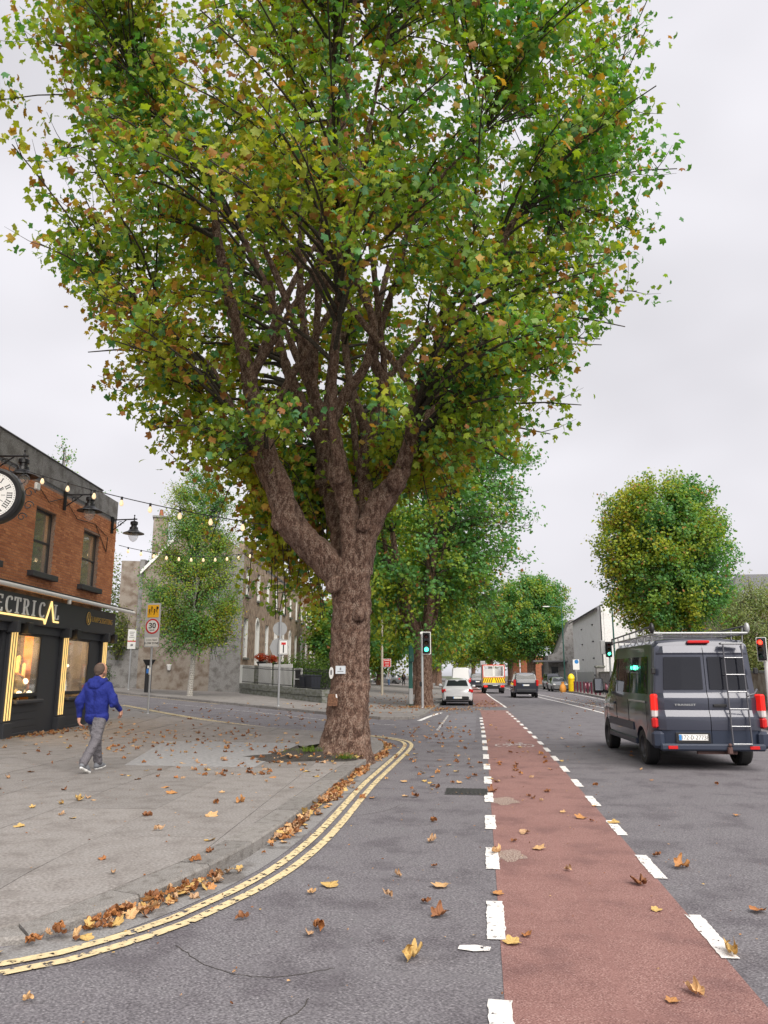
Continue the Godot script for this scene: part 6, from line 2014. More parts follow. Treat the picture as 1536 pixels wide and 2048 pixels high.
func car_shell(rows: Array, axles: Array, wheel_r: float, step := 0.1) -> MB:
	# rows: [z, half width, roof half width, belt height, roof height, sill height]
	var rings := []
	var zs := []
	for r in rows:
		zs.append(r[0])
	var z: float = rows[0][0] - step
	while z > rows[rows.size() - 1][0] + 0.02:
		zs.append(z)
		z -= step
	zs.sort()
	zs.reverse()
	for zz in zs:
		var r := between(rows, zz)
		var low: float = r[5]
		for a in axles:
			var d := absf(zz - a)
			var arch := wheel_r * 1.16
			if d < arch:
				low = maxf(low, wheel_r + sqrt(arch * arch - d * d))
		var w: float = r[1]
		var half := [[0.0, low], [w * 0.93, low], [w * 0.985, maxf(low, r[5] + 0.1)], [w, maxf(low, lerpf(r[5], r[3], 0.55))], [w * 0.995, maxf(low, lerpf(r[5], r[3], 0.82))], [w * 0.955, r[3]], [lerpf(w * 0.95, r[2], 0.55), lerpf(r[3], r[4], 0.5)], [r[2], lerpf(r[3], r[4], 0.9)], [r[2] * 0.9, lerpf(r[3], r[4], 0.97)], [r[2] * 0.5, r[4]], [0.0, r[4] + 0.01]]
		var ring := PackedVector3Array()
		for h in half:
			ring.append(Vector3(h[0], h[1], zz))
		for k in range(half.size() - 2, 0, -1):
			ring.append(Vector3(-half[k][0], half[k][1], zz))
		rings.append(ring)
	var b := MB.new()
	b.loft(rings)
	b.cap(rings[0], Vector3.BACK)
	b.cap(rings[rings.size() - 1], Vector3.FORWARD)
	return b.soften(38)


func side_glass(rows: Array, z0: float, z1: float, lo: float, hi: float, n := 6) -> MB:   # both sides, just proud of the shell
	var b := MB.new()
	for s in [1.0, -1.0]:
		for k in n:
			var q := []
			for w in [[z0 + (z1 - z0) * k / n, lo], [z0 + (z1 - z0) * (k + 1) / n, lo], [z0 + (z1 - z0) * (k + 1) / n, hi], [z0 + (z1 - z0) * k / n, hi]]:
				var r := between(rows, w[0])
				var xa: float = r[1] * 0.955
				var xm: float = lerpf(r[1] * 0.95, r[2], 0.55)
				var x := lerpf(xa, xm, w[1] * 2.0) if w[1] < 0.5 else lerpf(xm, r[2], (w[1] - 0.5) / 0.4)
				q.append(Vector3(s * (x + 0.007), lerpf(r[3], r[4], w[1]), w[0]))
			b.quad(q[0], q[1], q[2], q[3], Vector3(s, 0.2, 0))
	return b


func end_glass(rows: Array, z0: float, z1: float, share: float, back: bool) -> MB:   # a rear or front screen lying on the sloping end
	var b := MB.new()
	var a := between(rows, z0)
	var c := between(rows, z1)
	var o := Vector3(0, 0.012, 0.014 if back else -0.014)
	var q := [Vector3(-a[1] * share, a[4], z0), Vector3(a[1] * share, a[4], z0), Vector3(c[2] * 0.86, c[4] - 0.02, z1), Vector3(-c[2] * 0.86, c[4] - 0.02, z1)]
	b.quad(q[0] + o, q[1] + o, q[2] + o, q[3] + o, o)
	return b


func wheels(t: Node3D, axles: Array, r: float, track: float, width := 0.22) -> void:
	for a in axles:
		for s in [-1.0, 1.0]:
			var x := Transform3D(Basis(Vector3.BACK, PI / 2), Vector3(s * (track - width / 2), r, a))
			var w := width / 2
			var o := put("wheel", MB.new().lathe([[r * 0.62, -w], [r * 0.93, -w], [r, -w * 0.7], [r, w * 0.7], [r * 0.93, w], [r * 0.62, w]], 24, x).soften(30), mats.rubber, t)
			put("rim", MB.new().lathe([[0.0, -w * 0.7], [r * 0.2, -w * 0.75], [r * 0.25, -w * 0.5], [r * 0.55, -w * 0.55], [r * 0.63, -w * 0.95], [r * 0.63, w * 0.95], [r * 0.55, w * 0.55], [r * 0.25, w * 0.5], [r * 0.2, w * 0.75], [0.0, w * 0.7]], 20, x).soften(30), mats.galvanised if t.name.begins_with("silver") else mat("dark_wheel", [0.06, 0.06, 0.065], 0.5, 0.5), o)


func number_plate(t: Node3D, p: Vector3, text: String, w := 0.5) -> void:
	var o := put("number_plate", MB.new().box(p, Vector3(w, 0.11, 0.012), Basis.IDENTITY, 0.004), mat("plate_pale", [0.78, 0.78, 0.76], 0.4), t)
	put("blue_band", MB.new().box(p + Vector3(-w / 2 + 0.025, 0, 0.004), Vector3(0.046, 0.1, 0.01)), mats.plate_blue, o)
	if text:
		lettering(text, 0.075, "Droid Sans", mats.black_paint, o, at(p + Vector3(0.025, 0, 0.008)), 0.003, "characters", false, 0.85)


func small_car(called: String, label: String, category: String, x: Transform3D, rows: Array, axles: Array, wr: float, color: StandardMaterial3D, o: Dictionary) -> Node3D:
	var t := thing(called, label, category, x, o.get("group", ""))
	var g := glass("car_glass", [0.02, 0.025, 0.028], 0.88)
	put("body", car_shell(rows, axles, wr), color, t)
	put("underbody", MB.new().box(Vector3(0, wr + 0.02, (axles[0] + axles[1]) / 2), Vector3(1.2, 0.3, absf(axles[0] - axles[1]) + wr * 2.4)), mats.black_paint, t)
	wheels(t, axles, wr, rows[rows.size() / 2][1] - 0.02)
	for w in o.side:
		put("side_window", side_glass(rows, w[0], w[1], 0.1, 0.86), g, t)
	put("rear_window", end_glass(rows, o.rear[0], o.rear[1], o.get("share", 0.72), true), g, t)
	put("windscreen", end_glass(rows, o.front[0], o.front[1], 0.8, false), g, t)
	var red: Material = mat("tail_red", [0.5, 0.015, 0.015], 0.15)
	for s in [-1.0, 1.0]:
		var tl: Array = o.tail
		var l := put("tail_light", MB.new().box(Vector3(s * tl[0], tl[1], tl[2]), Vector3(tl[3], tl[4], 0.16), Basis(Vector3.UP, s * 0.35) * Basis(Vector3.BACK, s * tl[5]), 0.03), red, t)
		put("reversing_lens", MB.new().box(Vector3(s * (tl[0] - 0.03), tl[1] - tl[4] * 0.22, tl[2] + 0.012), Vector3(tl[3] * 0.5, tl[4] * 0.3, 0.15), Basis(Vector3.UP, s * 0.35), 0.02), mats.gloss_white, l)
		put("door_mirror", MB.new().ball(Vector3(s * (rows[rows.size() / 2][1] + 0.08), rows[5][3] + 0.1, o.mirror), Vector3(0.12, 0.08, 0.07), 8), color, t)
		put("head_light", MB.new().ball(Vector3(s * rows[0][1] * 0.85, rows[0][3] - 0.12, rows[rows.size() - 1][0] + 0.12), Vector3(0.16, 0.09, 0.2), 8), mats.gloss_white, t)
	put("bumper", MB.new().box(Vector3(0, o.bumper[0], 0.0), Vector3(rows[0][1] * 1.75, o.bumper[1], 0.14), Basis.IDENTITY, 0.05), mats[o.get("bumper_mat", "black_paint")], t)
	number_plate(t, Vector3(0, o.plate, o.get("plate_z", 0.075)), "")
	return t


func dark_van() -> void:
	var t := thing("panel_van", "dark grey high-roofed van with roof rack and rear ladder, driving away on the right", "van", at(Vector3(4.12, 0.0, -15.25), 2.6).scaled_local(Vector3(1, 0.96, 1)))
	var body := paint("van_grey", [0.038, 0.043, 0.066], 0.3, 0.3)
	var navy := mat("van_trim", [0.018, 0.026, 0.048], 0.45)
	var rows := [[-0.17, 0.92, 0.79, 1.3, 2.34, 0.5], [-0.2, 0.98, 0.85, 1.3, 2.42, 0.46], [-0.32, 1.0, 0.88, 1.3, 2.48, 0.42], [-0.8, 1.015, 0.88, 1.3, 2.5, 0.4], [-3.4, 1.015, 0.87, 1.3, 2.5, 0.4], [-3.9, 1.0, 0.8, 1.3, 2.44, 0.4], [-4.25, 0.98, 0.76, 1.3, 2.2, 0.4], [-4.75, 0.96, 0.8, 1.22, 1.55, 0.4], [-5.15, 0.9, 0.78, 1.1, 1.25, 0.38], [-5.45, 0.75, 0.6, 0.85, 0.98, 0.38], [-5.53, 0.6, 0.5, 0.6, 0.7, 0.4]]
	var axles := [-1.02, -4.45]
	put("body", car_shell(rows, axles, 0.35, 0.08), body, t)
	put("underbody", MB.new().box(Vector3(0, 0.55, -2.6), Vector3(1.5, 0.3, 4.9)), mats.black_paint, t)
	put("fuel_tank", MB.new().box(Vector3(-0.2, 0.36, -2.2), Vector3(0.9, 0.25, 1.3), Basis.IDENTITY, 0.05), mats.black_paint, t)
	put("tow_bar", MB.new().box(Vector3(0.1, 0.34, -0.05), Vector3(0.7, 0.08, 0.08)).box(Vector3(0.28, 0.38, 0.05), Vector3(0.09, 0.14, 0.2), Basis.IDENTITY, 0.02).ball(Vector3(0.28, 0.48, 0.14), Vector3.ONE * 0.035, 8), mat("rusty_iron", [0.09, 0.045, 0.04], 0.7), t)
	wheels(t, axles, 0.35, 0.98, 0.24)
	var g := glass("van_glass", [0.012, 0.013, 0.018], 0.93)
	for w in [[-0.55, -1.9], [-2.0, -3.05], [-3.15, -4.1]]:
		put("side_window", side_glass(rows, w[0], w[1], 0.08, 0.7), g, t)
	put("windscreen", end_glass(rows, -4.72, -4.0, 0.85, false), g, t)
	# rub strip, sill, door seams
	for s in [-1.0, 1.0]:
		put("rub_strip", MB.new().box(Vector3(s * 1.012, 0.72, -2.72), Vector3(0.035, 0.16, 2.4), Basis.IDENTITY, 0.012), navy, t)
		put("sill", MB.new().box(Vector3(s * 0.97, 0.42, -2.72), Vector3(0.09, 0.12, 2.55), Basis.IDENTITY, 0.02), navy, t)
		put("slide_rail", MB.new().box(Vector3(s * 1.016, 1.245, -1.2), Vector3(0.02, 0.035, 1.3), Basis.IDENTITY, 0.006), mats.galvanised, t)
		for z in [-0.45, -1.95, -3.1, -4.15]:
			put("seam", MB.new().box(Vector3(s * 1.016, 0.98, z), Vector3(0.008, 0.55, 0.012)), mats.black_paint, t)
		put("door_handle", MB.new().box(Vector3(s * 1.02, 1.14, -3.3), Vector3(0.03, 0.05, 0.2), Basis.IDENTITY, 0.012), navy, t)
		var arm := put("door_mirror", MB.new().box(Vector3(s * 1.2, 1.52, -4.12), Vector3(0.22, 0.36, 0.14), Basis.IDENTITY, 0.05), mats.black_paint, t)
		put("mirror_arm", MB.new().bar(Vector3(s * 0.97, 1.36, -4.15), Vector3(s * 1.16, 1.42, -4.14), 0.08, 0.06), mats.black_paint, arm)
		put("mirror_glass", MB.new().box(Vector3(s * 1.2, 1.54, -4.045), Vector3(0.17, 0.27, 0.006)), mat("mirror", [0.6, 0.62, 0.64], 0.05, 1.0), arm)
	# rear doors: sculpted in height, window above, two ledges that catch the sky
	var prof := [[0.74, 0.045], [0.93, 0.055], [0.99, 0.05], [1.11, -0.005], [1.3, 0.005], [1.34, -0.0], [1.43, -0.05], [1.46, -0.055], [2.16, -0.09], [2.2, -0.08], [2.33, -0.13]]
	for s in [-1.0, 1.0]:
		var rings := []
		for p in prof:
			var w: float = lerpf(0.91, 0.82, clampf((p[0] - 1.35) / 1.0, 0.0, 1.0))
			var ring := PackedVector3Array()
			for q in [[0.006, 0.0], [w * 0.5, -0.012], [w * 0.86, -0.05], [w, -0.12], [w, -0.2]]:
				ring.append(Vector3(s * q[0], p[0], p[1] + q[1] + 0.02))
			rings.append(ring)
		var b := MB.new()
		b.loft(rings, false, Vector3(0, 1.3, -1.5))
		var door := put("rear_door", b.soften(14), body, t)
		var gl := MB.new()
		var out := []
		for p in [[1.5, -0.048], [2.12, -0.078]]:
			var w: float = lerpf(0.91, 0.82, clampf((p[0] - 1.35) / 1.0, 0.0, 1.0))
			out.append([Vector3(s * 0.06, p[0], p[1] + 0.035), Vector3(s * w * 0.5, p[0], p[1] + 0.025), Vector3(s * w * 0.86, p[0], p[1] - 0.01)])
		for k in 2:
			gl.quad(out[0][k], out[0][k + 1], out[1][k + 1], out[1][k], Vector3.BACK)
		put("rear_window", gl, g, door)
		put("lower_panel", MB.new().loft([PackedVector3Array([Vector3(s * 0.006, 0.48, 0.04), Vector3(s * 0.62, 0.48, 0.02), Vector3(s * 0.86, 0.48, -0.06)]), PackedVector3Array([Vector3(s * 0.006, 0.735, 0.066), Vector3(s * 0.62, 0.735, 0.04), Vector3(s * 0.86, 0.735, -0.04)])], false, Vector3(0, 0.6, -1.0)), navy, door)
		for y in [0.62, 1.85]:
			put("hinge", MB.new().box(Vector3(s * 0.93, y, -0.08), Vector3(0.08, 0.12, 0.06), Basis.IDENTITY, 0.02), mats.black_paint, door)
		# stacked lamp: red, clear, red
		for k in 3:
			var y0: float = [1.19, 1.0, 0.82][k]
			var hh: float = [0.34, 0.17, 0.19][k]
			put("tail_light", MB.new().box(Vector3(s * 0.945, y0 + 0.05, -0.1), Vector3(0.11, hh, 0.22), Basis(Vector3.UP, s * 0.5), 0.035), [glowing("brake_lit", [0.7, 0.012, 0.006], 0.12), mat("clear_lens", [0.55, 0.5, 0.5], 0.12), mat("tail_red", [0.5, 0.015, 0.015], 0.15)][k], t)
		put("bumper_corner", MB.new().box(Vector3(s * 0.9, 0.56, -0.14), Vector3(0.22, 0.32, 0.36), Basis(Vector3.UP, s * 0.35), 0.06), navy, t)
		put("reflector", MB.new().box(Vector3(s * 0.72, 0.43, 0.115), Vector3(0.17, 0.06, 0.02), Basis.IDENTITY, 0.01), mats.tail_red, t)
	put("bumper", MB.new().box(Vector3(0, 0.43, 0.02), Vector3(1.86, 0.13, 0.18), Basis.IDENTITY, 0.04), navy, t)
	put("door_grip", MB.new().box(Vector3(0.2, 1.2, 0.035), Vector3(0.24, 0.05, 0.03), Basis.IDENTITY, 0.015), mats.black_paint, t)
	lettering("TRANSIT", 0.036, "Droid Sans", mats.steel, t, at(Vector3(-0.42, 1.21, 0.012)), 0.008, "badge_letters", true, 1.9)
	put("plate_recess", MB.new().box(Vector3(-0.33, 0.6, 0.05), Vector3(0.62, 0.19, 0.02), Basis.IDENTITY, 0.008), mats.black_paint, t)
	number_plate(t, Vector3(-0.33, 0.61, 0.064), "172-D-27738", 0.52)
	put("high_brake_light", MB.new().box(Vector3(-0.05, 2.41, -0.14), Vector3(0.4, 0.055, 0.1), Basis.IDENTITY, 0.02), mats.tail_red, t)
	# ladder on the right-hand door
	var lad := put("ladder", MB.new().rod(Vector3(0.34, 0.47, 0.14), Vector3(0.34, 2.36, 0.04), 0.015, 8).rod(Vector3(0.67, 0.47, 0.14), Vector3(0.67, 2.36, 0.04), 0.015, 8), mat("dark_alloy", [0.1, 0.1, 0.115], 0.45, 0.5), t)
	for k in 6:
		put("rung", MB.new().rod(Vector3(0.34, 0.5 + k * 0.32, 0.145 - k * 0.016), Vector3(0.67, 0.5 + k * 0.32, 0.145 - k * 0.016), 0.011, 8), mat("bright_alloy", [0.42, 0.43, 0.45], 0.3, 0.8), lad)
	put("ladder_arm", MB.new().tube(PackedVector3Array([Vector3(0.67, 1.38, 0.1), Vector3(0.8, 1.42, 0.1), Vector3(0.9, 1.5, -0.02)]), [0.02], 8), mats.dark_alloy, lad)
	put("ladder_foot", MB.new().box(Vector3(0.5, 2.37, 0.0), Vector3(0.4, 0.04, 0.12), Basis.IDENTITY, 0.01), mats.steel, lad)
	# roof rack with roller
	var rack := put("roof_rack", MB.new().rod(Vector3(-0.86, 2.58, -0.12), Vector3(0.86, 2.58, -0.12), 0.024, 10), mats.galvanised, t)
	for s in [-1.0, 1.0]:
		put("side_rail", MB.new().tube(PackedVector3Array([Vector3(s * 0.84, 2.62, -0.2), Vector3(s * 0.86, 2.72, -0.24), Vector3(s * 0.86, 2.7, -1.2), Vector3(s * 0.86, 2.63, -3.9), Vector3(s * 0.84, 2.5, -4.0)]), [0.018], 8), mats.dark_alloy, rack)
		put("lower_rail", MB.new().rod(Vector3(s * 0.84, 2.57, -0.2), Vector3(s * 0.84, 2.54, -3.95), 0.018, 8), mats.steel, rack)
		for k in 7:
			put("upright", MB.new().rod(Vector3(s * 0.84, 2.42, -0.35 - k * 0.58), Vector3(s * 0.86, 2.71 - k * 0.012, -0.35 - k * 0.58), 0.014, 6), mats.steel, rack)
		put("end_stop", MB.new().ball(Vector3(s * 0.88, 2.68, -0.16), Vector3(0.05, 0.11, 0.06), 10), mats.black_paint if s < 0 else mats.galvanised, rack)
	for k in 6:
		put("cross_bar", MB.new().box(Vector3(0, 2.55, -0.4 - k * 0.66), Vector3(1.68, 0.025, 0.05), Basis.IDENTITY, 0.008), mats.dark_alloy, rack)


func cage_truck() -> void:
	var t := thing("cage_truck", "small cage-bodied truck with red frame and yellow chevron tailboard, seen from behind", "truck", at(Vector3(1.05, 0.0, -74.5), 2.5))
	var red := mat("truck_red", [0.5, 0.05, 0.03], 0.45)
	put("chassis", MB.new().box(Vector3(0, 0.62, -2.4), Vector3(1.0, 0.22, 5.2)), mats.black_paint, t)
	put("cab", car_shell([[-3.6, 0.98, 0.85, 1.4, 2.3, 0.5], [-4.6, 0.98, 0.85, 1.4, 2.3, 0.5], [-5.0, 0.96, 0.85, 1.35, 1.7, 0.45], [-5.5, 0.9, 0.8, 1.1, 1.2, 0.45]], [-4.6], 0.36), mats.gloss_white, t)
	put("load_bed", MB.new().box(Vector3(0, 0.86, -1.75), Vector3(2.06, 0.14, 3.5), Basis.IDENTITY, 0.02), mats.galvanised, t)
	wheels(t, [-1.0, -4.6], 0.36, 0.98, 0.26)
	var cage := put("cage_frame", MB.new(), red, t) if false else null
	var fr := MB.new()
	for x in [-1.0, 1.0]:
		fr.bar(Vector3(x, 0.95, -0.03), Vector3(x, 2.62, -0.031), 0.08, 0.08).bar(Vector3(x, 0.95, -3.45), Vector3(x, 2.62, -3.451), 0.08, 0.08).bar(Vector3(x, 2.62, -0.03), Vector3(x, 2.62, -3.45), 0.08, 0.08)
	fr.box(Vector3(0, 2.62, -0.03), Vector3(2.08, 0.09, 0.08)).box(Vector3(0, 2.62, -3.45), Vector3(2.08, 0.09, 0.08)).box(Vector3(0, 1.5, -0.02), Vector3(2.08, 0.06, 0.07))
	cage = put("cage_frame", fr, red, t)
	for s in [-1.0, 1.0]:
		put("side_panel", MB.new().box(Vector3(s * 1.02, 1.75, -1.75), Vector3(0.03, 1.66, 3.3)), mat("panel_grey", [0.5, 0.5, 0.52], 0.6), cage)
		var gate := put("gate_frame", MB.new().box(Vector3(s * 0.92, 2.05, 0.0), Vector3(0.08, 1.06, 0.05)).box(Vector3(s * 0.06, 2.05, 0.0), Vector3(0.07, 1.06, 0.05)).box(Vector3(s * 0.49, 2.54, 0.0), Vector3(0.92, 0.07, 0.05)).box(Vector3(s * 0.49, 1.56, 0.0), Vector3(0.92, 0.07, 0.05)), mats.gloss_white, t)
		var mesh_ := MB.new()
		for k in 15:
			mesh_.box(Vector3(s * (0.12 + k * 0.054), 2.05, -0.01), Vector3(0.012, 0.92, 0.012))
		for k in 16:
			mesh_.box(Vector3(s * 0.49, 1.62 + k * 0.057, -0.01), Vector3(0.8, 0.012, 0.012))
		put("wire_mesh", mesh_, mats.galvanised, gate)
		put("tail_light", MB.new().box(Vector3(s * 0.78, 0.66, 0.0), Vector3(0.36, 0.16, 0.08), Basis.IDENTITY, 0.02), glowing("brake_lit", [0.7, 0.012, 0.006], 0.12), t)
		put("mud_flap", MB.new().box(Vector3(s * 0.82, 0.45, -0.5), Vector3(0.34, 0.4, 0.03)), mats.rubber, t)
	var board := put("tailboard", MB.new().box(Vector3(0, 1.22, 0.02), Vector3(2.02, 0.48, 0.04), Basis.IDENTITY, 0.006), mat("chevron_yellow", [0.9, 0.62, 0.0], 0.4), t)
	for k in 5:
		for s in [-1.0, 1.0]:
			var x: float = s * (0.12 + k * 0.2)
			var w: float = s * 0.09
			put("chevron", MB.new().prism(PackedVector2Array([Vector2(x - s * 0.06, 1.45), Vector2(x - s * 0.06 + w, 1.45), Vector2(x - s * 0.06 + w + s * 0.17, 1.0), Vector2(x - s * 0.06 + s * 0.17, 1.0)]), 0.041, 0.045), mat("chevron_dark", [0.16, 0.07, 0.02], 0.5), board)
	number_plate(t, Vector3(0.1, 0.72, 0.02), "")
	put("under_bar", MB.new().box(Vector3(0, 0.5, -0.05), Vector3(1.9, 0.12, 0.1), Basis.IDENTITY, 0.02), mats.black_paint, t)
	put("grey_box", MB.new().box(Vector3(-0.85, 2.75, -3.3), Vector3(0.5, 0.6, 0.4), Basis.IDENTITY, 0.03), mats.galvanised, t)


func make_vehicles() -> void:
	dark_van()
	var hatch := [[0.03, 0.74, 0.62, 0.84, 0.9, 0.36], [-0.05, 0.83, 0.7, 0.95, 1.0, 0.3], [-0.16, 0.86, 0.66, 0.98, 1.1, 0.26], [-0.52, 0.89, 0.6, 0.98, 1.44, 0.24], [-1.2, 0.905, 0.58, 0.96, 1.51, 0.22], [-2.2, 0.905, 0.58, 0.95, 1.5, 0.22], [-2.7, 0.9, 0.6, 0.94, 1.4, 0.22], [-3.3, 0.88, 0.68, 0.92, 1.02, 0.22], [-3.9, 0.84, 0.7, 0.84, 0.9, 0.24], [-4.25, 0.66, 0.5, 0.62, 0.68, 0.3]]
	var ho := {"side": [[-0.75, -1.7], [-1.78, -2.75]], "rear": [-0.14, -0.5], "front": [-3.25, -2.72], "tail": [0.76, 0.83, -0.02, 0.26, 0.17, -0.3], "mirror": -2.75, "bumper": [0.42, 0.2], "plate": 0.45, "plate_z": 0.09}
	var car := small_car("silver_hatchback", "silver hatchback parked at the left kerb beside the second plane tree", "car", at(Vector3(-1.44, 0.0, -45.0), 2.0), hatch, [-0.75, -3.36], 0.31, paint("silver", [0.66, 0.67, 0.69], 0.15, 0.35), ho)
	copy(car, "second pale car parked just ahead of the silver hatchback, mostly hidden by it", at(Vector3(-1.75, 0.0, -51.2), 3.0))
	var estate := [[0.02, 0.84, 0.74, 1.05, 1.15, 0.42], [-0.08, 0.91, 0.78, 1.12, 1.4, 0.38], [-0.22, 0.93, 0.74, 1.14, 1.78, 0.36], [-0.6, 0.94, 0.72, 1.14, 1.86, 0.34], [-1.6, 0.945, 0.72, 1.13, 1.88, 0.34], [-2.7, 0.945, 0.72, 1.12, 1.86, 0.34], [-3.2, 0.94, 0.74, 1.1, 1.6, 0.34], [-3.7, 0.93, 0.8, 1.08, 1.16, 0.34], [-4.5, 0.9, 0.76, 1.0, 1.06, 0.36], [-4.78, 0.75, 0.6, 0.8, 0.86, 0.4]]
	var eo := {"side": [[-0.5, -1.4], [-1.5, -2.3], [-2.4, -3.1]], "rear": [-0.08, -0.24], "front": [-3.66, -3.24], "tail": [0.84, 1.12, -0.02, 0.18, 0.46, 0.0], "mirror": -3.1, "bumper": [0.55, 0.24], "plate": 0.95, "plate_z": 0.06, "share": 0.78, "bumper_mat": "charcoal"}
	var suv := small_car("black_four_by_four", "black four-by-four driving away behind the cage truck", "car", at(Vector3(3.25, 0.0, -60.6), 1.5), estate, [-0.95, -3.72], 0.39, paint("suv_black", [0.014, 0.017, 0.03], 0.2, 0.3), eo)
	put("chrome_bar", MB.new().box(Vector3(0, 1.14, 0.02), Vector3(1.1, 0.05, 0.06), Basis.IDENTITY, 0.015), mats.bright_alloy, suv)
	put("roof_rail", MB.new().rod(Vector3(-0.7, 1.92, -0.6), Vector3(-0.7, 1.92, -2.8), 0.025, 6).rod(Vector3(0.7, 1.92, -0.6), Vector3(0.7, 1.92, -2.8), 0.025, 6), mats.galvanised, suv)
	copy(suv, "dark four-by-four far off, between white van and cage truck", at(Vector3(-0.6, 0.0, -93.0), 3.0))
	cage_truck()
	var vanrows := [[0.0, 0.94, 0.84, 1.3, 2.4, 0.45], [-0.2, 1.0, 0.9, 1.3, 2.5, 0.42], [-3.6, 1.0, 0.9, 1.3, 2.5, 0.4], [-4.1, 0.98, 0.84, 1.3, 2.2, 0.4], [-4.6, 0.96, 0.8, 1.22, 1.5, 0.4], [-5.0, 0.92, 0.78, 1.1, 1.2, 0.4], [-5.4, 0.8, 0.6, 0.8, 0.9, 0.4]]
	var vo := {"side": [[-2.9, -3.8]], "rear": [-0.02, -0.06], "front": [-4.55, -4.12], "tail": [0.9, 1.0, -0.02, 0.14, 0.5, 0.0], "mirror": -3.9, "bumper": [0.5, 0.2], "plate": 0.7}
	small_car("white_van", "white panel van far off on the left of the road", "van", at(Vector3(-2.4, 0.0, -88.0), 3.0), vanrows, [-1.0, -4.2], 0.35, paint("van_white", [0.7, 0.71, 0.72], 0.0, 0.4), vo)
	var p1 := copy(suv, "dark grey car parked at the right kerb beyond the yellow bin", at(Vector3(8.1, 0.0, -98.0), 185.0))
	var park := small_car("parked_car", "silver-grey car parked by the yellow bin, facing this way", "car", at(Vector3(7.9, 0.0, -88.0), 182.0), hatch, [-0.75, -3.36], 0.31, paint("steel_grey", [0.2, 0.21, 0.22], 0.5, 0.35), ho)
	copy(park, "dark saloon-like car crossing far down the left pavement, broadside", at(Vector3(-11.6, 0.35, -112.0), 80.0))
	copy(car, "pale car far down the road right of the white van", at(Vector3(1.1, 0.0, -122.0), 183.0))

# ---------------------------------------------------------------- people: one smooth surface from tapered bones
func flesh(b: MB, bones: Array, cell: float, k: float) -> MB:
	# bones: [from, to, r0, r1] (tapered capsules), blended where they meet; surface nets over the field
	var lo := Vector3.INF
	var hi := -Vector3.INF
	for q in bones:
		var r := Vector3.ONE * (maxf(q[2], q[3]) + 0.05)
		lo = lo.min(q[0] - r).min(q[1] - r)
		hi = hi.max(q[0] + r).max(q[1] + r)
	var n := Vector3i(((hi - lo) / cell).ceil()) + Vector3i.ONE
	var sy := n.x
	var sz := n.x * n.y
	var f := PackedFloat32Array()
	f.resize(sz * n.z)
	for q in bones:
		var a: Vector3 = q[0]
		var e: Vector3 = q[1] - a
		var ll := maxf(e.length_squared(), 1e-9)
		var far := maxf(q[2], q[3]) + 6.0 / k
		var c0 := Vector3i(((q[0].min(q[1]) - Vector3.ONE * far - lo) / cell).floor()).clamp(Vector3i.ZERO, n - Vector3i.ONE)
		var c1 := Vector3i(((q[0].max(q[1]) + Vector3.ONE * far - lo) / cell).ceil()).clamp(Vector3i.ZERO, n - Vector3i.ONE)
		for z in range(c0.z, c1.z + 1):
			for y in range(c0.y, c1.y + 1):
				var at_ := z * sz + y * sy
				for x in range(c0.x, c1.x + 1):
					var p := lo + Vector3(x, y, z) * cell - a
					var t := clampf(p.dot(e) / ll, 0.0, 1.0)
					var d: float = (p - e * t).length() - lerpf(q[2], q[3], t)
					if d * k < 6.0:
						f[at_ + x] += exp(-k * d)
	var vert := {}
	var corners := [0, 1, sy, sy + 1, sz, sz + 1, sz + sy, sz + sy + 1]
	var pts := PackedVector3Array()
	var nrm := PackedVector3Array()
	for z in n.z - 1:
		for y in n.y - 1:
			for x in n.x - 1:
				var at_ := z * sz + y * sy + x
				var mask := 0
				for c in 8:
					if f[at_ + corners[c]] > 1.0:
						mask |= 1 << c
				if mask == 0 or mask == 255:
					continue
				var sum := Vector3.ZERO
				var cnt := 0
				for ed in [[0, 1], [2, 3], [4, 5], [6, 7], [0, 2], [1, 3], [4, 6], [5, 7], [0, 4], [1, 5], [2, 6], [3, 7]]:
					var ia: int = ed[0]
					var ib: int = ed[1]
					if ((mask >> ia) & 1) != ((mask >> ib) & 1):
						var va := log(maxf(f[at_ + corners[ia]], 1e-4))
						var vb := log(maxf(f[at_ + corners[ib]], 1e-4))
						var t := va / (va - vb)
						sum += Vector3(ia & 1, (ia >> 1) & 1, ia >> 2).lerp(Vector3(ib & 1, (ib >> 1) & 1, ib >> 2), t)
						cnt += 1
				vert[at_] = pts.size()
				pts.append(lo + (Vector3(x, y, z) + sum / cnt) * cell)
				var g := Vector3(f[at_ + 1] - f[at_], f[at_ + sy] - f[at_], f[at_ + sz] - f[at_]) + Vector3(f[at_ + 1 + sy + sz] - f[at_ + sy + sz], f[at_ + 1 + sy + sz] - f[at_ + 1 + sz], f[at_ + 1 + sy + sz] - f[at_ + 1 + sy])
				nrm.append(-g.normalized())
	for at_ in vert:
		var inside := f[at_] > 1.0
		for ax in [[1, sy, sz], [sy, sz, 1], [sz, 1, sy]]:
			if (f[at_ + ax[0]] > 1.0) != inside:
				var i0 = vert.get(at_, -1)
				var i1 = vert.get(at_ - ax[1], -1)
				var i2 = vert.get(at_ - ax[1] - ax[2], -1)
				var i3 = vert.get(at_ - ax[2], -1)
				if i1 < 0 or i2 < 0 or i3 < 0:
					continue
				b.tri(pts[i0], pts[i1], pts[i2], nrm[i0], nrm[i1], nrm[i2])
				b.tri(pts[i0], pts[i2], pts[i3], nrm[i0], nrm[i2], nrm[i3])
	return b


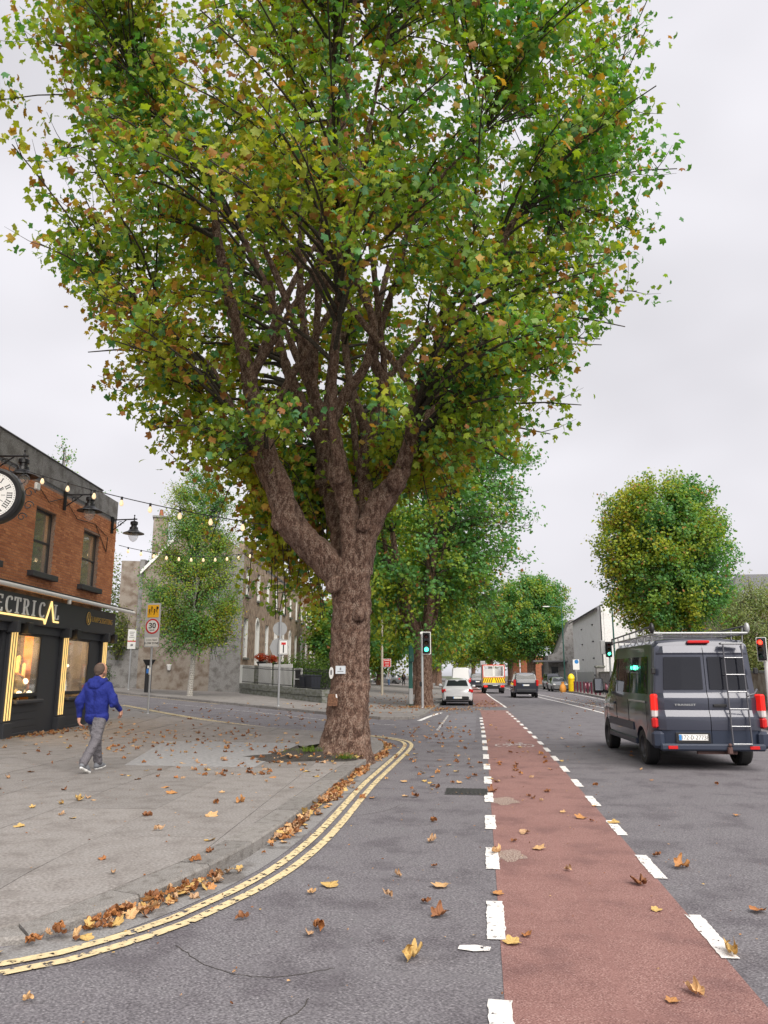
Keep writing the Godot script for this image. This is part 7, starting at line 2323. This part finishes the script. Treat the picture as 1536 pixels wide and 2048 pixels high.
func hand_bones(wrist: Vector3, down: Vector3, palm: Vector3, curl: float, s: float) -> Array:
	# down: the way the fingers point; palm: the way the palm faces; s: side of the thumb
	var across := down.cross(palm).normalized() * s
	var out := [[wrist, wrist + down * 0.04, 0.026, 0.03]]
	for k in 4:
		var off := across * (0.03 - 0.02 * k)
		var root := wrist + down * 0.085 + off
		out.append([wrist + down * 0.02 + off * 0.5, root, 0.02, 0.013])
		var len: float = [0.042, 0.047, 0.043, 0.034][k]
		var d := down
		for q in 3:
			d = (d * cos(curl) + palm * sin(curl)).normalized() if q == 0 else (d.rotated(down.cross(palm).normalized(), curl)).normalized()
			var e: Vector3 = root + d * len * (1.0 - 0.22 * q)
			out.append([root, e, 0.0098 - 0.0008 * q, 0.009 - 0.0008 * q])
			root = e
	var t0 := wrist + down * 0.03 + across * 0.024
	var t1 := t0 + (down * 0.7 + across * 0.75 + palm * 0.25).normalized() * 0.045
	out.append([t0, t1, 0.015, 0.0125])
	out.append([t1, t1 + (down + palm * 0.55).normalized() * 0.034, 0.0118, 0.0095])
	return out


func head_bones(c: Vector3, yaw: float) -> Array:
	var t := Transform3D(Basis(Vector3.UP, yaw), c)
	var out := []
	for q in [[0, 0.02, 0.015, 0, 0.025, -0.02, 0.088, 0.084], [0, 0.045, 0.02, 0, 0.05, -0.01, 0.082, 0.08], [0, -0.05, -0.035, 0, -0.075, -0.06, 0.055, 0.038], [-0.035, -0.03, -0.03, 0.035, -0.03, -0.03, 0.052, 0.052], [0, -0.005, -0.095, 0, -0.035, -0.108, 0.012, 0.016], [-0.03, 0.015, -0.078, 0.03, 0.015, -0.078, 0.02, 0.02], [-0.018, -0.066, -0.088, 0.018, -0.066, -0.088, 0.013, 0.013], [0.083, 0.01, 0.01, 0.088, -0.035, 0.004, 0.016, 0.011], [-0.083, 0.01, 0.01, -0.088, -0.035, 0.004, 0.016, 0.011]]:
		out.append([t * Vector3(q[0], q[1], q[2]), t * Vector3(q[3], q[4], q[5]), q[6], q[7]])
	out.append([c + Vector3(0, -0.03, 0.03), c + Vector3(0, -0.2, 0.045), 0.058, 0.062])
	return out


func make_people() -> void:
	var skin := mat("skin", [0.42, 0.22, 0.15], 0.55)
	skin.subsurf_scatter_enabled = true
	skin.subsurf_scatter_strength = 0.1
	var blue := textured("blue_fleece", noise_tex(141, 0.2, [[0.2, [0.002, 0.008, 0.1]], [0.8, [0.004, 0.016, 0.22]]], 3, 256), 0.25, 0.85, noise_tex(142, 0.012, [], 3, 256), 2.2, null, 8.0, false)
	blue.uv1_scale = Vector3(2.2, 1.6, 2.2)
	var grey := textured("grey_denim", noise_tex(143, 0.12, [[0.2, [0.07, 0.066, 0.076]], [0.8, [0.17, 0.16, 0.175]]], 4, 256), 0.3, 0.9, noise_tex(144, 0.015, [], 3, 256), 2.0, null, 8.0, false)
	grey.uv1_scale = Vector3(2.0, 3.0, 2.0)
	var man := thing("person", "person in blue hooded jacket and grey jeans walking away past the shop", "person", at(Vector3(-6.55, 0.122, -12.85), -6))
	var neck := Vector3(0, 1.47, 0.02)
	var sl := Vector3(-0.19, 1.4, 0.02)
	var sr := Vector3(0.19, 1.4, 0.02)
	var el := Vector3(-0.275, 1.13, 0.12)
	var er := Vector3(0.295, 1.15, 0.0)
	var wl := Vector3(-0.285, 0.875, 0.075)
	var wr := Vector3(0.3, 0.99, -0.22)
	var hl := Vector3(-0.09, 0.93, 0)
	var hr := Vector3(0.09, 0.93, 0)
	var kl := Vector3(-0.085, 0.5, -0.17)
	var kr := Vector3(0.1, 0.51, 0.12)
	var al := Vector3(-0.08, 0.095, -0.27)
	var ar := Vector3(0.1, 0.17, 0.44)
	# the body under the clothes
	var b := MB.new()
	flesh(b, [[Vector3(0, 1.0, 0), Vector3(0, 1.33, 0.0), 0.1, 0.1], [Vector3(-0.09, 1.33, 0.02), Vector3(0.09, 1.33, 0.02), 0.085, 0.085], [neck + Vector3(0, -0.1, 0), neck + Vector3(0, 0.06, -0.01), 0.065, 0.056], [sl, el, 0.048, 0.04], [el, wl, 0.038, 0.026], [sr, er, 0.048, 0.04], [er, wr, 0.038, 0.026], [hl, kl, 0.078, 0.052], [kl, al, 0.052, 0.036], [hr, kr, 0.078, 0.052], [kr, ar, 0.052, 0.036]], 0.02, 60.0)
	flesh(b, head_bones(Vector3(0.0, 1.655, -0.015), deg_to_rad(-14)), 0.0075, 90.0)
	flesh(b, hand_bones(wl, Vector3(-0.02, -1, 0.0).normalized(), Vector3(0.75, 0, -0.65).normalized(), 0.5, -1.0), 0.006, 160.0)
	flesh(b, hand_bones(wr, (wr - er + Vector3(0, -0.12, 0)).normalized(), Vector3(-0.9, -0.3, 0.2).normalized(), 0.55, -1.0), 0.006, 160.0)
	put("body", b, skin, man)
	# hoodie
	var top := [[Vector3(-0.07, 0.92, 0.0), Vector3(-0.08, 1.3, 0.03), 0.125, 0.128], [Vector3(0.07, 0.92, 0.0), Vector3(0.08, 1.3, 0.03), 0.125, 0.128], [Vector3(-0.14, 1.37, 0.03), Vector3(0.14, 1.37, 0.03), 0.085, 0.085], [sl, el, 0.07, 0.056], [el, wl + (el - wl) * 0.12, 0.055, 0.043], [sr, er, 0.07, 0.056], [er, wr + (er - wr) * 0.12, 0.055, 0.043], [Vector3(0, 1.4, 0.03), neck, 0.1, 0.085]]
	for k in 5:   # folds at elbows and waist
		var a := k * 1.3
		top.append([el + Vector3(0.03 * cos(a), 0.1 - 0.05 * k, 0.03 * sin(a)), el + Vector3(-0.02 * cos(a), 0.08 - 0.05 * k, 0.04 * sin(a)), 0.028, 0.028])
		top.append([er + Vector3(0.03 * cos(a), 0.08 - 0.04 * k, 0.03 * sin(a)), er + Vector3(-0.03 * cos(a), 0.07 - 0.04 * k, -0.03 * sin(a)), 0.028, 0.028])
		top.append([Vector3(-0.1 + 0.05 * k, 0.98 + 0.03 * (k % 2), 0.1), Vector3(-0.04 + 0.04 * k, 1.1, 0.11), 0.026, 0.018])
	put("jacket", flesh(MB.new(), top, 0.015, 55.0), blue, man)
	put("hood", flesh(MB.new(), [[Vector3(-0.1, 1.46, 0.08), Vector3(0.1, 1.46, 0.08), 0.06, 0.06], [Vector3(-0.1, 1.46, 0.08), Vector3(-0.1, 1.49, -0.02), 0.052, 0.045], [Vector3(0.1, 1.46, 0.08), Vector3(0.1, 1.49, -0.02), 0.052, 0.045], [Vector3(-0.06, 1.39, 0.12), Vector3(0.06, 1.39, 0.12), 0.055, 0.055], [Vector3(-0.03, 1.53, 0.075), Vector3(0.03, 1.53, 0.075), 0.035, 0.035]], 0.012, 70.0), blue, man)
	put("hem_band", flesh(MB.new(), [[Vector3(-0.075, 0.875, 0), Vector3(0.075, 0.875, 0), 0.126, 0.126], [Vector3(-0.075, 0.9, 0), Vector3(0.075, 0.9, 0), 0.128, 0.128]], 0.015, 90.0), blue, man)
	for w in [[wl, el], [wr, er]]:
		put("cuff", MB.new().tube(PackedVector3Array([w[0] + (w[1] - w[0]) * 0.0, w[0] + (w[1] - w[0]) * 0.2]), [0.041, 0.046], 12), blue, man)
	# jeans
	var legs := [[Vector3(-0.06, 0.9, 0.0), Vector3(0.06, 0.9, 0.0), 0.115, 0.115], [hl, kl, 0.105, 0.078], [kl, al + Vector3(0, 0.02, 0), 0.076, 0.066], [hr, kr, 0.105, 0.078], [kr, ar + Vector3(0, 0.0, -0.01), 0.076, 0.066]]
	for k in 4:
		legs.append([kl.lerp(al, 0.15 + k * 0.25) + Vector3(-0.045, 0.02, 0.02), kl.lerp(al, 0.15 + k * 0.25) + Vector3(0.045, -0.01, 0.03), 0.032, 0.032])
		legs.append([kr.lerp(ar, 0.1 + k * 0.24) + Vector3(-0.045, -0.01, 0.03), kr.lerp(ar, 0.1 + k * 0.24) + Vector3(0.045, 0.02, 0.01), 0.03, 0.03])
		legs.append([hr.lerp(kr, 0.2 + k * 0.2) + Vector3(-0.05, 0.02, 0.06), hr.lerp(kr, 0.25 + k * 0.2) + Vector3(0.06, -0.02, 0.05), 0.04, 0.035])
	put("jeans", flesh(MB.new(), legs, 0.014, 60.0), grey, man)
	# trainers: white soles, grey uppers
	var sole := mat("sole_white", [0.7, 0.7, 0.68], 0.6)
	var upper := mat("shoe_grey", [0.16, 0.17, 0.19], 0.8)
	var right := Transform3D(Basis(Vector3.RIGHT, -0.42), ar + Vector3(0, -0.075, -0.03))
	var left := Transform3D(Basis(Vector3.RIGHT, 0.06), al + Vector3(0, -0.06, -0.02))
	for x in [left, right]:
		var u := []
		for q in [[0, 0.02, 0.07, 0, 0.03, -0.06, 0.042, 0.045], [0, 0.012, -0.06, 0, 0.0, -0.16, 0.044, 0.032], [0, 0.06, 0.05, 0, 0.09, 0.03, 0.042, 0.042]]:
			u.append([x * Vector3(q[0], q[1], q[2]), x * Vector3(q[3], q[4], q[5]), q[6], q[7]])
		var sh := put("shoe", flesh(MB.new(), u, 0.009, 90.0), upper, man)
		var so := []
		for q in [[0, -0.018, 0.07, 0, -0.018, -0.04, 0.028, 0.027], [-0.012, -0.018, -0.05, -0.008, -0.014, -0.165, 0.026, 0.024], [0.014, -0.018, -0.05, 0.01, -0.014, -0.165, 0.026, 0.024]]:
			so.append([x * Vector3(q[0], q[1], q[2]), x * Vector3(q[3], q[4], q[5]), q[6], q[7]])
		put("sole", flesh(MB.new(), so, 0.009, 120.0), sole, sh)
	put("hair", flesh(MB.new(), [[Vector3(0, 1.69, 0.02), Vector3(0.0, 1.705, -0.03), 0.09, 0.083], [Vector3(0, 1.64, 0.055), Vector3(0, 1.6, 0.06), 0.062, 0.045], [Vector3(-0.055, 1.66, 0.02), Vector3(-0.055, 1.62, 0.035), 0.045, 0.03], [Vector3(0.05, 1.66, 0.03), Vector3(0.05, 1.62, 0.045), 0.045, 0.03]], 0.009, 90.0), textured("brown_hair", noise_tex(145, 0.25, [[0.2, [0.035, 0.022, 0.016]], [0.8, [0.12, 0.08, 0.06]]], 2, 128), 0.1, 0.8, null, 0.3, null, 8.0, false), man)
	# two figures far down the pavement
	walker("person in pale top and light jeans far down the left pavement", Vector3(-10.95, rise(-10.95, -92.0) + 0.12, -92.0), 170.0, [0.62, 0.64, 0.68], [0.12, 0.22, 0.42], [0.3, 0.2, 0.12])
	walker("person all in black standing beyond the pale-topped walker", Vector3(-10.0, rise(-10.0, -100.0) + 0.12, -100.0), 20.0, [0.012, 0.012, 0.014], [0.014, 0.014, 0.016], [0.02, 0.015, 0.012])


func walker(label: String, p: Vector3, yaw: float, top: Array, legs: Array, hair: Array) -> void:
	var t := thing("person", label, "person", at(p, yaw))
	var b := MB.new()
	flesh(b, [[Vector3(0, 0.95, 0), Vector3(0, 1.3, 0), 0.11, 0.12], [Vector3(0, 1.3, 0), Vector3(0, 1.45, 0), 0.06, 0.055], [Vector3(-0.17, 1.34, 0), Vector3(-0.24, 1.08, 0.05), 0.045, 0.038], [Vector3(-0.24, 1.08, 0.05), Vector3(-0.24, 0.82, -0.02), 0.036, 0.028], [Vector3(0.17, 1.34, 0), Vector3(0.24, 1.08, 0), 0.045, 0.038], [Vector3(0.24, 1.08, 0), Vector3(0.24, 0.84, -0.12), 0.036, 0.028], [Vector3(-0.08, 0.9, 0), Vector3(-0.08, 0.48, -0.12), 0.07, 0.05], [Vector3(-0.08, 0.48, -0.12), Vector3(-0.08, 0.08, -0.12), 0.045, 0.035], [Vector3(0.08, 0.9, 0), Vector3(0.08, 0.48, 0.05), 0.07, 0.05], [Vector3(0.08, 0.48, 0.05), Vector3(0.08, 0.1, 0.25), 0.045, 0.035], [Vector3(-0.08, 0.05, -0.08), Vector3(-0.08, 0.03, -0.26), 0.04, 0.03], [Vector3(0.08, 0.08, 0.28), Vector3(0.08, 0.03, 0.12), 0.04, 0.03]], 0.025, 60.0)
	flesh(b, head_bones(Vector3(0, 1.55, 0), 0.0), 0.014, 90.0)
	for s in [-1.0, 1.0]:
		flesh(b, hand_bones(Vector3(0.24 * s, 0.83, -0.02 if s < 0 else -0.12), Vector3.DOWN, Vector3(-s, 0, 0), 0.4, 1.0 * s), 0.009, 160.0)
	put("body", b, mats.skin, t)
	put("coat", flesh(MB.new(), [[Vector3(-0.07, 0.85, 0), Vector3(-0.07, 1.3, 0), 0.125, 0.11], [Vector3(0.07, 0.85, 0), Vector3(0.07, 1.3, 0), 0.125, 0.11], [Vector3(-0.15, 1.34, 0), Vector3(-0.24, 1.08, 0.05), 0.075, 0.062], [Vector3(-0.24, 1.08, 0.05), Vector3(-0.24, 0.86, -0.01), 0.06, 0.05], [Vector3(0.15, 1.34, 0), Vector3(0.24, 1.08, 0), 0.075, 0.062], [Vector3(0.24, 1.08, 0), Vector3(0.24, 0.88, -0.1), 0.06, 0.05]], 0.025, 60.0), mat("cloth_%.3f" % top[0], top, 0.85), t)
	put("trousers", flesh(MB.new(), [[Vector3(-0.05, 0.85, 0), Vector3(0.05, 0.85, 0), 0.11, 0.11], [Vector3(-0.08, 0.85, 0), Vector3(-0.08, 0.48, -0.12), 0.095, 0.07], [Vector3(-0.08, 0.48, -0.12), Vector3(-0.08, 0.12, -0.12), 0.068, 0.055], [Vector3(0.08, 0.85, 0), Vector3(0.08, 0.48, 0.05), 0.095, 0.07], [Vector3(0.08, 0.48, 0.05), Vector3(0.08, 0.14, 0.24), 0.068, 0.055]], 0.025, 60.0), mat("legs_%.3f" % legs[0], legs, 0.85), t)
	put("hair", flesh(MB.new(), [[Vector3(0, 1.59, 0.01), Vector3(0, 1.6, -0.03), 0.1, 0.09], [Vector3(0, 1.55, 0.05), Vector3(0, 1.42, 0.07), 0.075, 0.06]], 0.018, 80.0), mat("hair_%.3f" % hair[0], hair, 0.8), t)

# ---------------------------------------------------------------- leaves on the ground
func dry_leaf(seed_: int, wild: float, tint: Color) -> ArrayMesh:
	var r := RandomNumberGenerator.new()
	r.seed = seed_
	var b := MB.new()
	var rim := []
	var lobes := [90.0, 38.0, -22.0, 202.0, 142.0]
	for k in 40:
		var a := TAU * k / 40.0
		var v := 0.5
		for l in lobes:
			var d := absf(wrapf(a - deg_to_rad(l), -PI, PI))
			v = maxf(v, (1.0 - d * 0.75) * (1.0 if l == 90.0 else 0.9 if l in [38.0, 142.0] else 0.68))
		v += 0.05 * (k % 2) * (1.0 if v > 0.5 else 0.3) + r.randf_range(-0.03, 0.03)
		rim.append(Vector2(cos(a), sin(a)) * v)
	var axis := r.randf() * PI
	var roll := wild * r.randf_range(0.5, 1.5)
	var waves := r.randf() * TAU
	var lift := func(p: Vector2) -> Vector3:
		var u := p.rotated(-axis)
		var q := Vector3(u.x, 0, u.y)
		var bend := u.x * roll * 2.0
		if absf(roll) > 0.05:
			q.x = sin(bend) / (roll * 2.0)
			q.y = (1.0 - cos(bend)) / (roll * 2.0)
		q.y += 0.12 * wild * sin(u.y * 5.0 + waves) * u.length() + 0.08 * wild * sin(p.angle() * 5.0)
		return q * 0.5
	var all := []
	for ring in [0.0, 0.35, 0.7, 1.0]:
		var row := PackedVector3Array()
		for p in rim:
			row.append(lift.call(p * ring))
		all.append(row)
	for i in 3:
		b.col = tint * (1.0 + r.randf_range(-0.12, 0.12))
		for k in 40:
			b.col = tint * (1.0 + 0.18 * sin(k * 2.3 + seed_) + (0.12 if i == 0 else 0.0))
			var j := (k + 1) % 40
			if i > 0:
				b.quad(all[i][k], all[i][j], all[i + 1][j], all[i + 1][k], Vector3.UP)
			else:
				b.face(all[0][0], all[1][k], all[1][j], Vector3.UP)
	b.col = tint * 0.7
	var s0: Vector3 = lift.call(Vector2(0, -0.1))
	var s1: Vector3 = lift.call(Vector2(0.05, -0.75))
	b.tube(PackedVector3Array([s0, (s0 + s1) * 0.5 + Vector3(0, 0.02, 0), s1]), [0.012, 0.01, 0.008], 4, false)
	var low := 1e9
	for p in b.v:
		low = minf(low, p.y)
	for i in b.v.size():
		b.v[i].y -= low
	return b.soften(70).mesh()


func on_road(p: Vector2, kerb_: PackedVector2Array) -> bool:
	return not Geometry2D.is_point_in_polygon(p, kerb_)


func make_fallen_leaves() -> void:
	var m := mat("dry_leaf", [1, 1, 1], 0.7)
	m.vertex_color_use_as_albedo = true
	m.backlight_enabled = true
	m.backlight = Color(0.35, 0.25, 0.15)
	var shapes := []
	var colors := [Color(0.4, 0.19, 0.065), Color(0.31, 0.125, 0.04), Color(0.52, 0.32, 0.15), Color(0.2, 0.08, 0.03), Color(0.48, 0.32, 0.11), Color(0.4, 0.25, 0.14)]
	for k in 24:
		shapes.append(dry_leaf(400 + k, [0.3, 0.8, 1.3, 1.9][k % 4], colors[k % 6]))
	var near := smooth_path(kerb_near, 0.3)
	var walk := PackedVector2Array(near)
	walk.append_array(PackedVector2Array([Vector2(-40, -20), Vector2(-40, -2)]))
	var far := smooth_path(kerb_far, 0.6)
	var walk2 := PackedVector2Array(far)
	walk2.append_array(PackedVector2Array([Vector2(-60, -240), Vector2(-60, -60)]))
	var height := func(p: Vector2) -> float:
		if Geometry2D.is_point_in_polygon(p, walk) or Geometry2D.is_point_in_polygon(p, walk2):
			return paved(p.x, p.y) + 0.002
		return rise(p.x, p.y) + 0.012
	var r := RandomNumberGenerator.new()
	r.seed = 17
	var lay := func(p: Vector2, size: float, y: float) -> Transform3D:
		var n := Vector3(r.randfn() * 0.12, 1, r.randfn() * 0.12).normalized()
		var x := Vector3(cos(r.randf() * TAU), 0, sin(r.randf() * TAU))
		x = (x - n * x.dot(n)).normalized()
		return Transform3D(Basis(x, n, x.cross(n)).scaled_local(Vector3.ONE * size), Vector3(p.x, y, p.y))
	# the ones that can be pointed at
	var told := [
		[-0.48, -5.13, 0.19, 10, "large curled ochre leaf on the asphalt, nearest the camera left of the lane"], [-1.16, -5.62, 0.15, 7, "folded pale brown leaf on the asphalt between the yellow lines and the lane"], [-1.29, -6.73, 0.17, 4, "flat pale leaf lying outside the bend of the yellow lines"], [-0.76, -7.07, 0.09, 11, "small crumpled brown leaf mid-asphalt, beyond the large ochre one"], [-0.37, -6.8, 0.16, 8, "flat tan leaf on the asphalt just left of the dashed line"], [-0.48, -6.32, 0.09, 3, "tiny dark brown leaf left of the dashed line"], [-0.35, -6.0, 0.16, 9, "two-toned leaf, half pale and half dark, near the dashed line"],
		[0.08, -8.06, 0.16, 2, "pale leaf lying across a white dash at the lane's left edge"], [0.43, -9.08, 0.14, 5, "twisted tan leaf on the red lane, upper middle"], [0.5, -8.29, 0.15, 8, "flat tan leaf on the red lane below the twisted one"], [0.24, -5.64, 0.09, 13, "small curled leaf on the red lane near its left edge"], [0.15, -5.48, 0.13, 16, "round-edged tan leaf at the lane's near left edge"], [1.73, -7.68, 0.2, 6, "big pale leaf on the asphalt just right of the lane"], [1.26, -7.05, 0.17, 3, "dark brown ragged leaf at the lane's right edge"], [1.49, -5.45, 0.19, 10, "curled brown leaf on the end of the nearest right-hand dash"], [1.96, -6.41, 0.14, 1, "brown leaf at the right edge of the picture on the asphalt"], [1.11, -4.79, 0.14, 14, "pale triangular leaf near the bottom right on the red lane"], [0.95, -4.67, 0.09, 12, "sliver of leaf at the bottom of the red lane"], [-0.6, -9.62, 0.14, 7, "upright folded leaf on the asphalt left of the lane, middle distance"], [-0.99, -11.48, 0.14, 3, "brown leaf beside the iron cover"], [1.15, -10.07, 0.16, 0, "star-shaped yellow leaf on the red lane near its right edge"], [1.49, -9.79, 0.16, 4, "leaf lying across a right-hand dash in the middle distance"], [0.1, -12.09, 0.2, 9, "leaf lying over the lane edge beside the iron cover"], [-1.72, -5.77, 0.11, 15, "small dry leaf just outside the outer yellow line"], [-2.44, -4.26, 0.08, 2, "tiny pale leaf at the bottom left on the asphalt"],
		[-5.22, -9.91, 0.2, 10, "large ochre leaf on the pavement, middle left"], [-3.86, -8.91, 0.13, 3, "single brown leaf mid-pavement"], [-3.13, -9.0, 0.17, 8, "pair-like flat leaf on the pavement near the kerb joint"], [-3.09, -9.99, 0.17, 6, "ragged golden leaf on the pavement below the tree"], [-2.69, -7.72, 0.13, 4, "pale leaf near the kerb edge on the pavement"], [-3.34, -6.86, 0.09, 1, "small leaf on the near pavement"], [-3.03, -6.42, 0.09, 11, "tiny dark leaf on the near pavement"], [-4.24, -10.63, 0.18, 12, "flat yellowish leaf on the pavement joint"]]
	var used := 0
	for e in told:
		var o := put("fallen_leaf", shapes[e[3]], m, self, lay.call(Vector2(e[0], e[1]), e[2] * 1.25, height.call(Vector2(e[0], e[1]))))
		tag(o, e[4], "leaf", "fallen plane leaves")
		used += 1
	var rest := []
	var taken := {}
	var zones := [   # centre, spread, how many as things, how many in the mass, where it lies, what tells near from far there
		[Vector2(-7.2, -17.5), Vector2(2.2, 1.8), 70, 100, "on the leafy pavement", "towards the shop", "towards the trunk"],
		[Vector2(-4.0, -13.6), Vector2(0.9, 0.8), 40, 30, "in the kerbside drift", "on its left side", "beside the kerb"],
		[Vector2(-9.0, -21.0), Vector2(2.0, 1.5), 20, 70, "on the far pavement", "nearer the shop", "nearer the trunk"],
		[Vector2(-5.0, -9.5), Vector2(2.2, 2.2), 18, 10, "on the near slabs", "at the left", "near the kerb"],
		[Vector2(-0.9, -14.5), Vector2(0.6, 3.2), 42, 25, "on the left asphalt", "close to the yellow lines", "close to the dashes"],
		[Vector2(0.75, -14.0), Vector2(0.4, 4.0), 22, 12, "on the red lane", "at its left side", "at its right side"],
		[Vector2(-1.3, -24.0), Vector2(0.8, 3.0), 14, 90, "at the side-street mouth", "towards the corner", "towards the cycle lane"],
		[Vector2(-2.8, -39.8), Vector2(1.1, 0.9), 0, 420, ""],
		[Vector2(-5.5, -36.0), Vector2(2.2, 2.0), 0, 120, ""],
		[Vector2(-8.0, -29.0), Vector2(3.0, 2.2), 0, 150, ""],
		[Vector2(-12.1, -20.6), Vector2(0.3, 1.5), 0, 260, ""],
		[Vector2(3.0, -20.0), Vector2(1.2, 8.0), 6, 20, "on the right asphalt", "near the red lane", "near the van"],
		[Vector2(-5.3, -52.0), Vector2(1.4, 9.0), 0, 220, ""],
		[Vector2(0.0, -46.0), Vector2(0.6, 4.0), 0, 120, ""],
		[Vector2(6.6, -45.0), Vector2(0.7, 12.0), 0, 160, ""]]
	var tones := ["orange-brown", "russet", "pale tan", "dark brown", "yellow-ochre", "dull buff"]
	var forms := ["flat", "bent", "curled", "rolled"]
	for zone in zones:
		for k in zone[2] + zone[3]:
			var p: Vector2 = zone[0] + Vector2(r.randfn(), r.randfn()) * zone[1]
			if p.distance_to(Vector2(-2.8, -15.7)) < 0.75 or p.x < -12.3 and p.y > -25.5:
				continue
			var size := r.randf_range(0.085, 0.17)
			var y: float = height.call(p)
			if k < zone[2]:
				var which := r.randi() % 24
				var off: Vector2 = (p - zone[0]) / zone[1]
				var label := "%s %s %s leaf %s%s%s" % ["big" if size > 0.14 else "small" if size < 0.11 else "middling", forms[which % 4], tones[which % 6], zone[4], ", " + zone[5] if off.x < -0.5 else ", " + zone[6] if off.x > 0.5 else "", ", farther up" if off.y < -0.6 else ", nearer" if off.y > 0.6 else ""]
				if taken.has(label):   # nothing tells it from its neighbour: it joins the litter
					rest.append(lay.call(p, size, y))
					continue
				taken[label] = true
				tag(put("fallen_leaf", shapes[which], m, self, lay.call(p, size, y)), label, "leaf", "fallen plane leaves")
				used += 1
			else:
				rest.append(lay.call(p, size, y))
	# the drift in the gutter, banked against the kerb stones
	var path := PackedVector2Array()
	for p in even_path(near, 0.03):
		if p.y > -21.3 and p.x > -5.0:
			path.append(p)
	var out := shifted(path, 1.0)
	for i in path.size():
		var t := Vector2(-path[i].x, path[i].y)
		var thick := 0.55 + 0.45 * sin(i * 0.07) + 0.3 * sin(i * 0.023 + 1.0)
		for k in int(3.0 * clampf(thick + r.randf_range(-0.4, 0.5), 0.0, 1.6)):
			var d := absf(r.randfn()) * 0.07 + 0.02
			var p := path[i] + (out[i] - path[i]) * d
			var x: Transform3D = lay.call(p, r.randf_range(0.07, 0.15), 0.012 + maxf(0.0, 0.085 - d * 0.7) * r.randf())
			x.basis = Basis(Vector3(r.randfn(), r.randfn(), r.randfn()).normalized(), r.randf() * 0.9) * x.basis
			rest.append(x)
	for k in 900:   # crumbs of broken leaf
		var p := Vector2(r.randf_range(-7.0, 2.5), -pow(r.randf(), 0.7) * 22.0 - 3.2)
		rest.append(lay.call(p, r.randf_range(0.012, 0.035), height.call(p)))
	for k in 60:   # on the mound round the trunk
		var a := r.randf() * TAU
		var p := Vector2(-3.2 + cos(a) * r.randf_range(0.75, 1.15), -15.72 + sin(a) * r.randf_range(0.7, 1.1))
		if p.x < -2.3:
			rest.append(lay.call(p, r.randf_range(0.09, 0.15), 0.17 + r.randf() * 0.05))
	var bins := []
	for k in 12:
		bins.append([])
	for x in rest:
		bins[r.randi() % 12].append(x)
	var holder := Node3D.new()
	holder.name = "leaf_litter"
	holder.set_meta("kind", "stuff")
	holder.set_meta("label", "brown leaf litter banked in the gutter and strewn over the pavements")
	add_child(holder)
	for k in 12:
		var mm := MultiMesh.new()
		mm.transform_format = MultiMesh.TRANSFORM_3D
		mm.mesh = shapes[k * 2 + (k % 2)]
		mm.instance_count = bins[k].size()
		for i in bins[k].size():
			mm.set_instance_transform(i, bins[k][i])
		var mi := MultiMeshInstance3D.new()
		mi.name = numbered(holder, "litter")
		mi.multimesh = mm
		mi.material_override = m
		mi.set_meta("kind", "stuff")
		holder.add_child(mi, true)
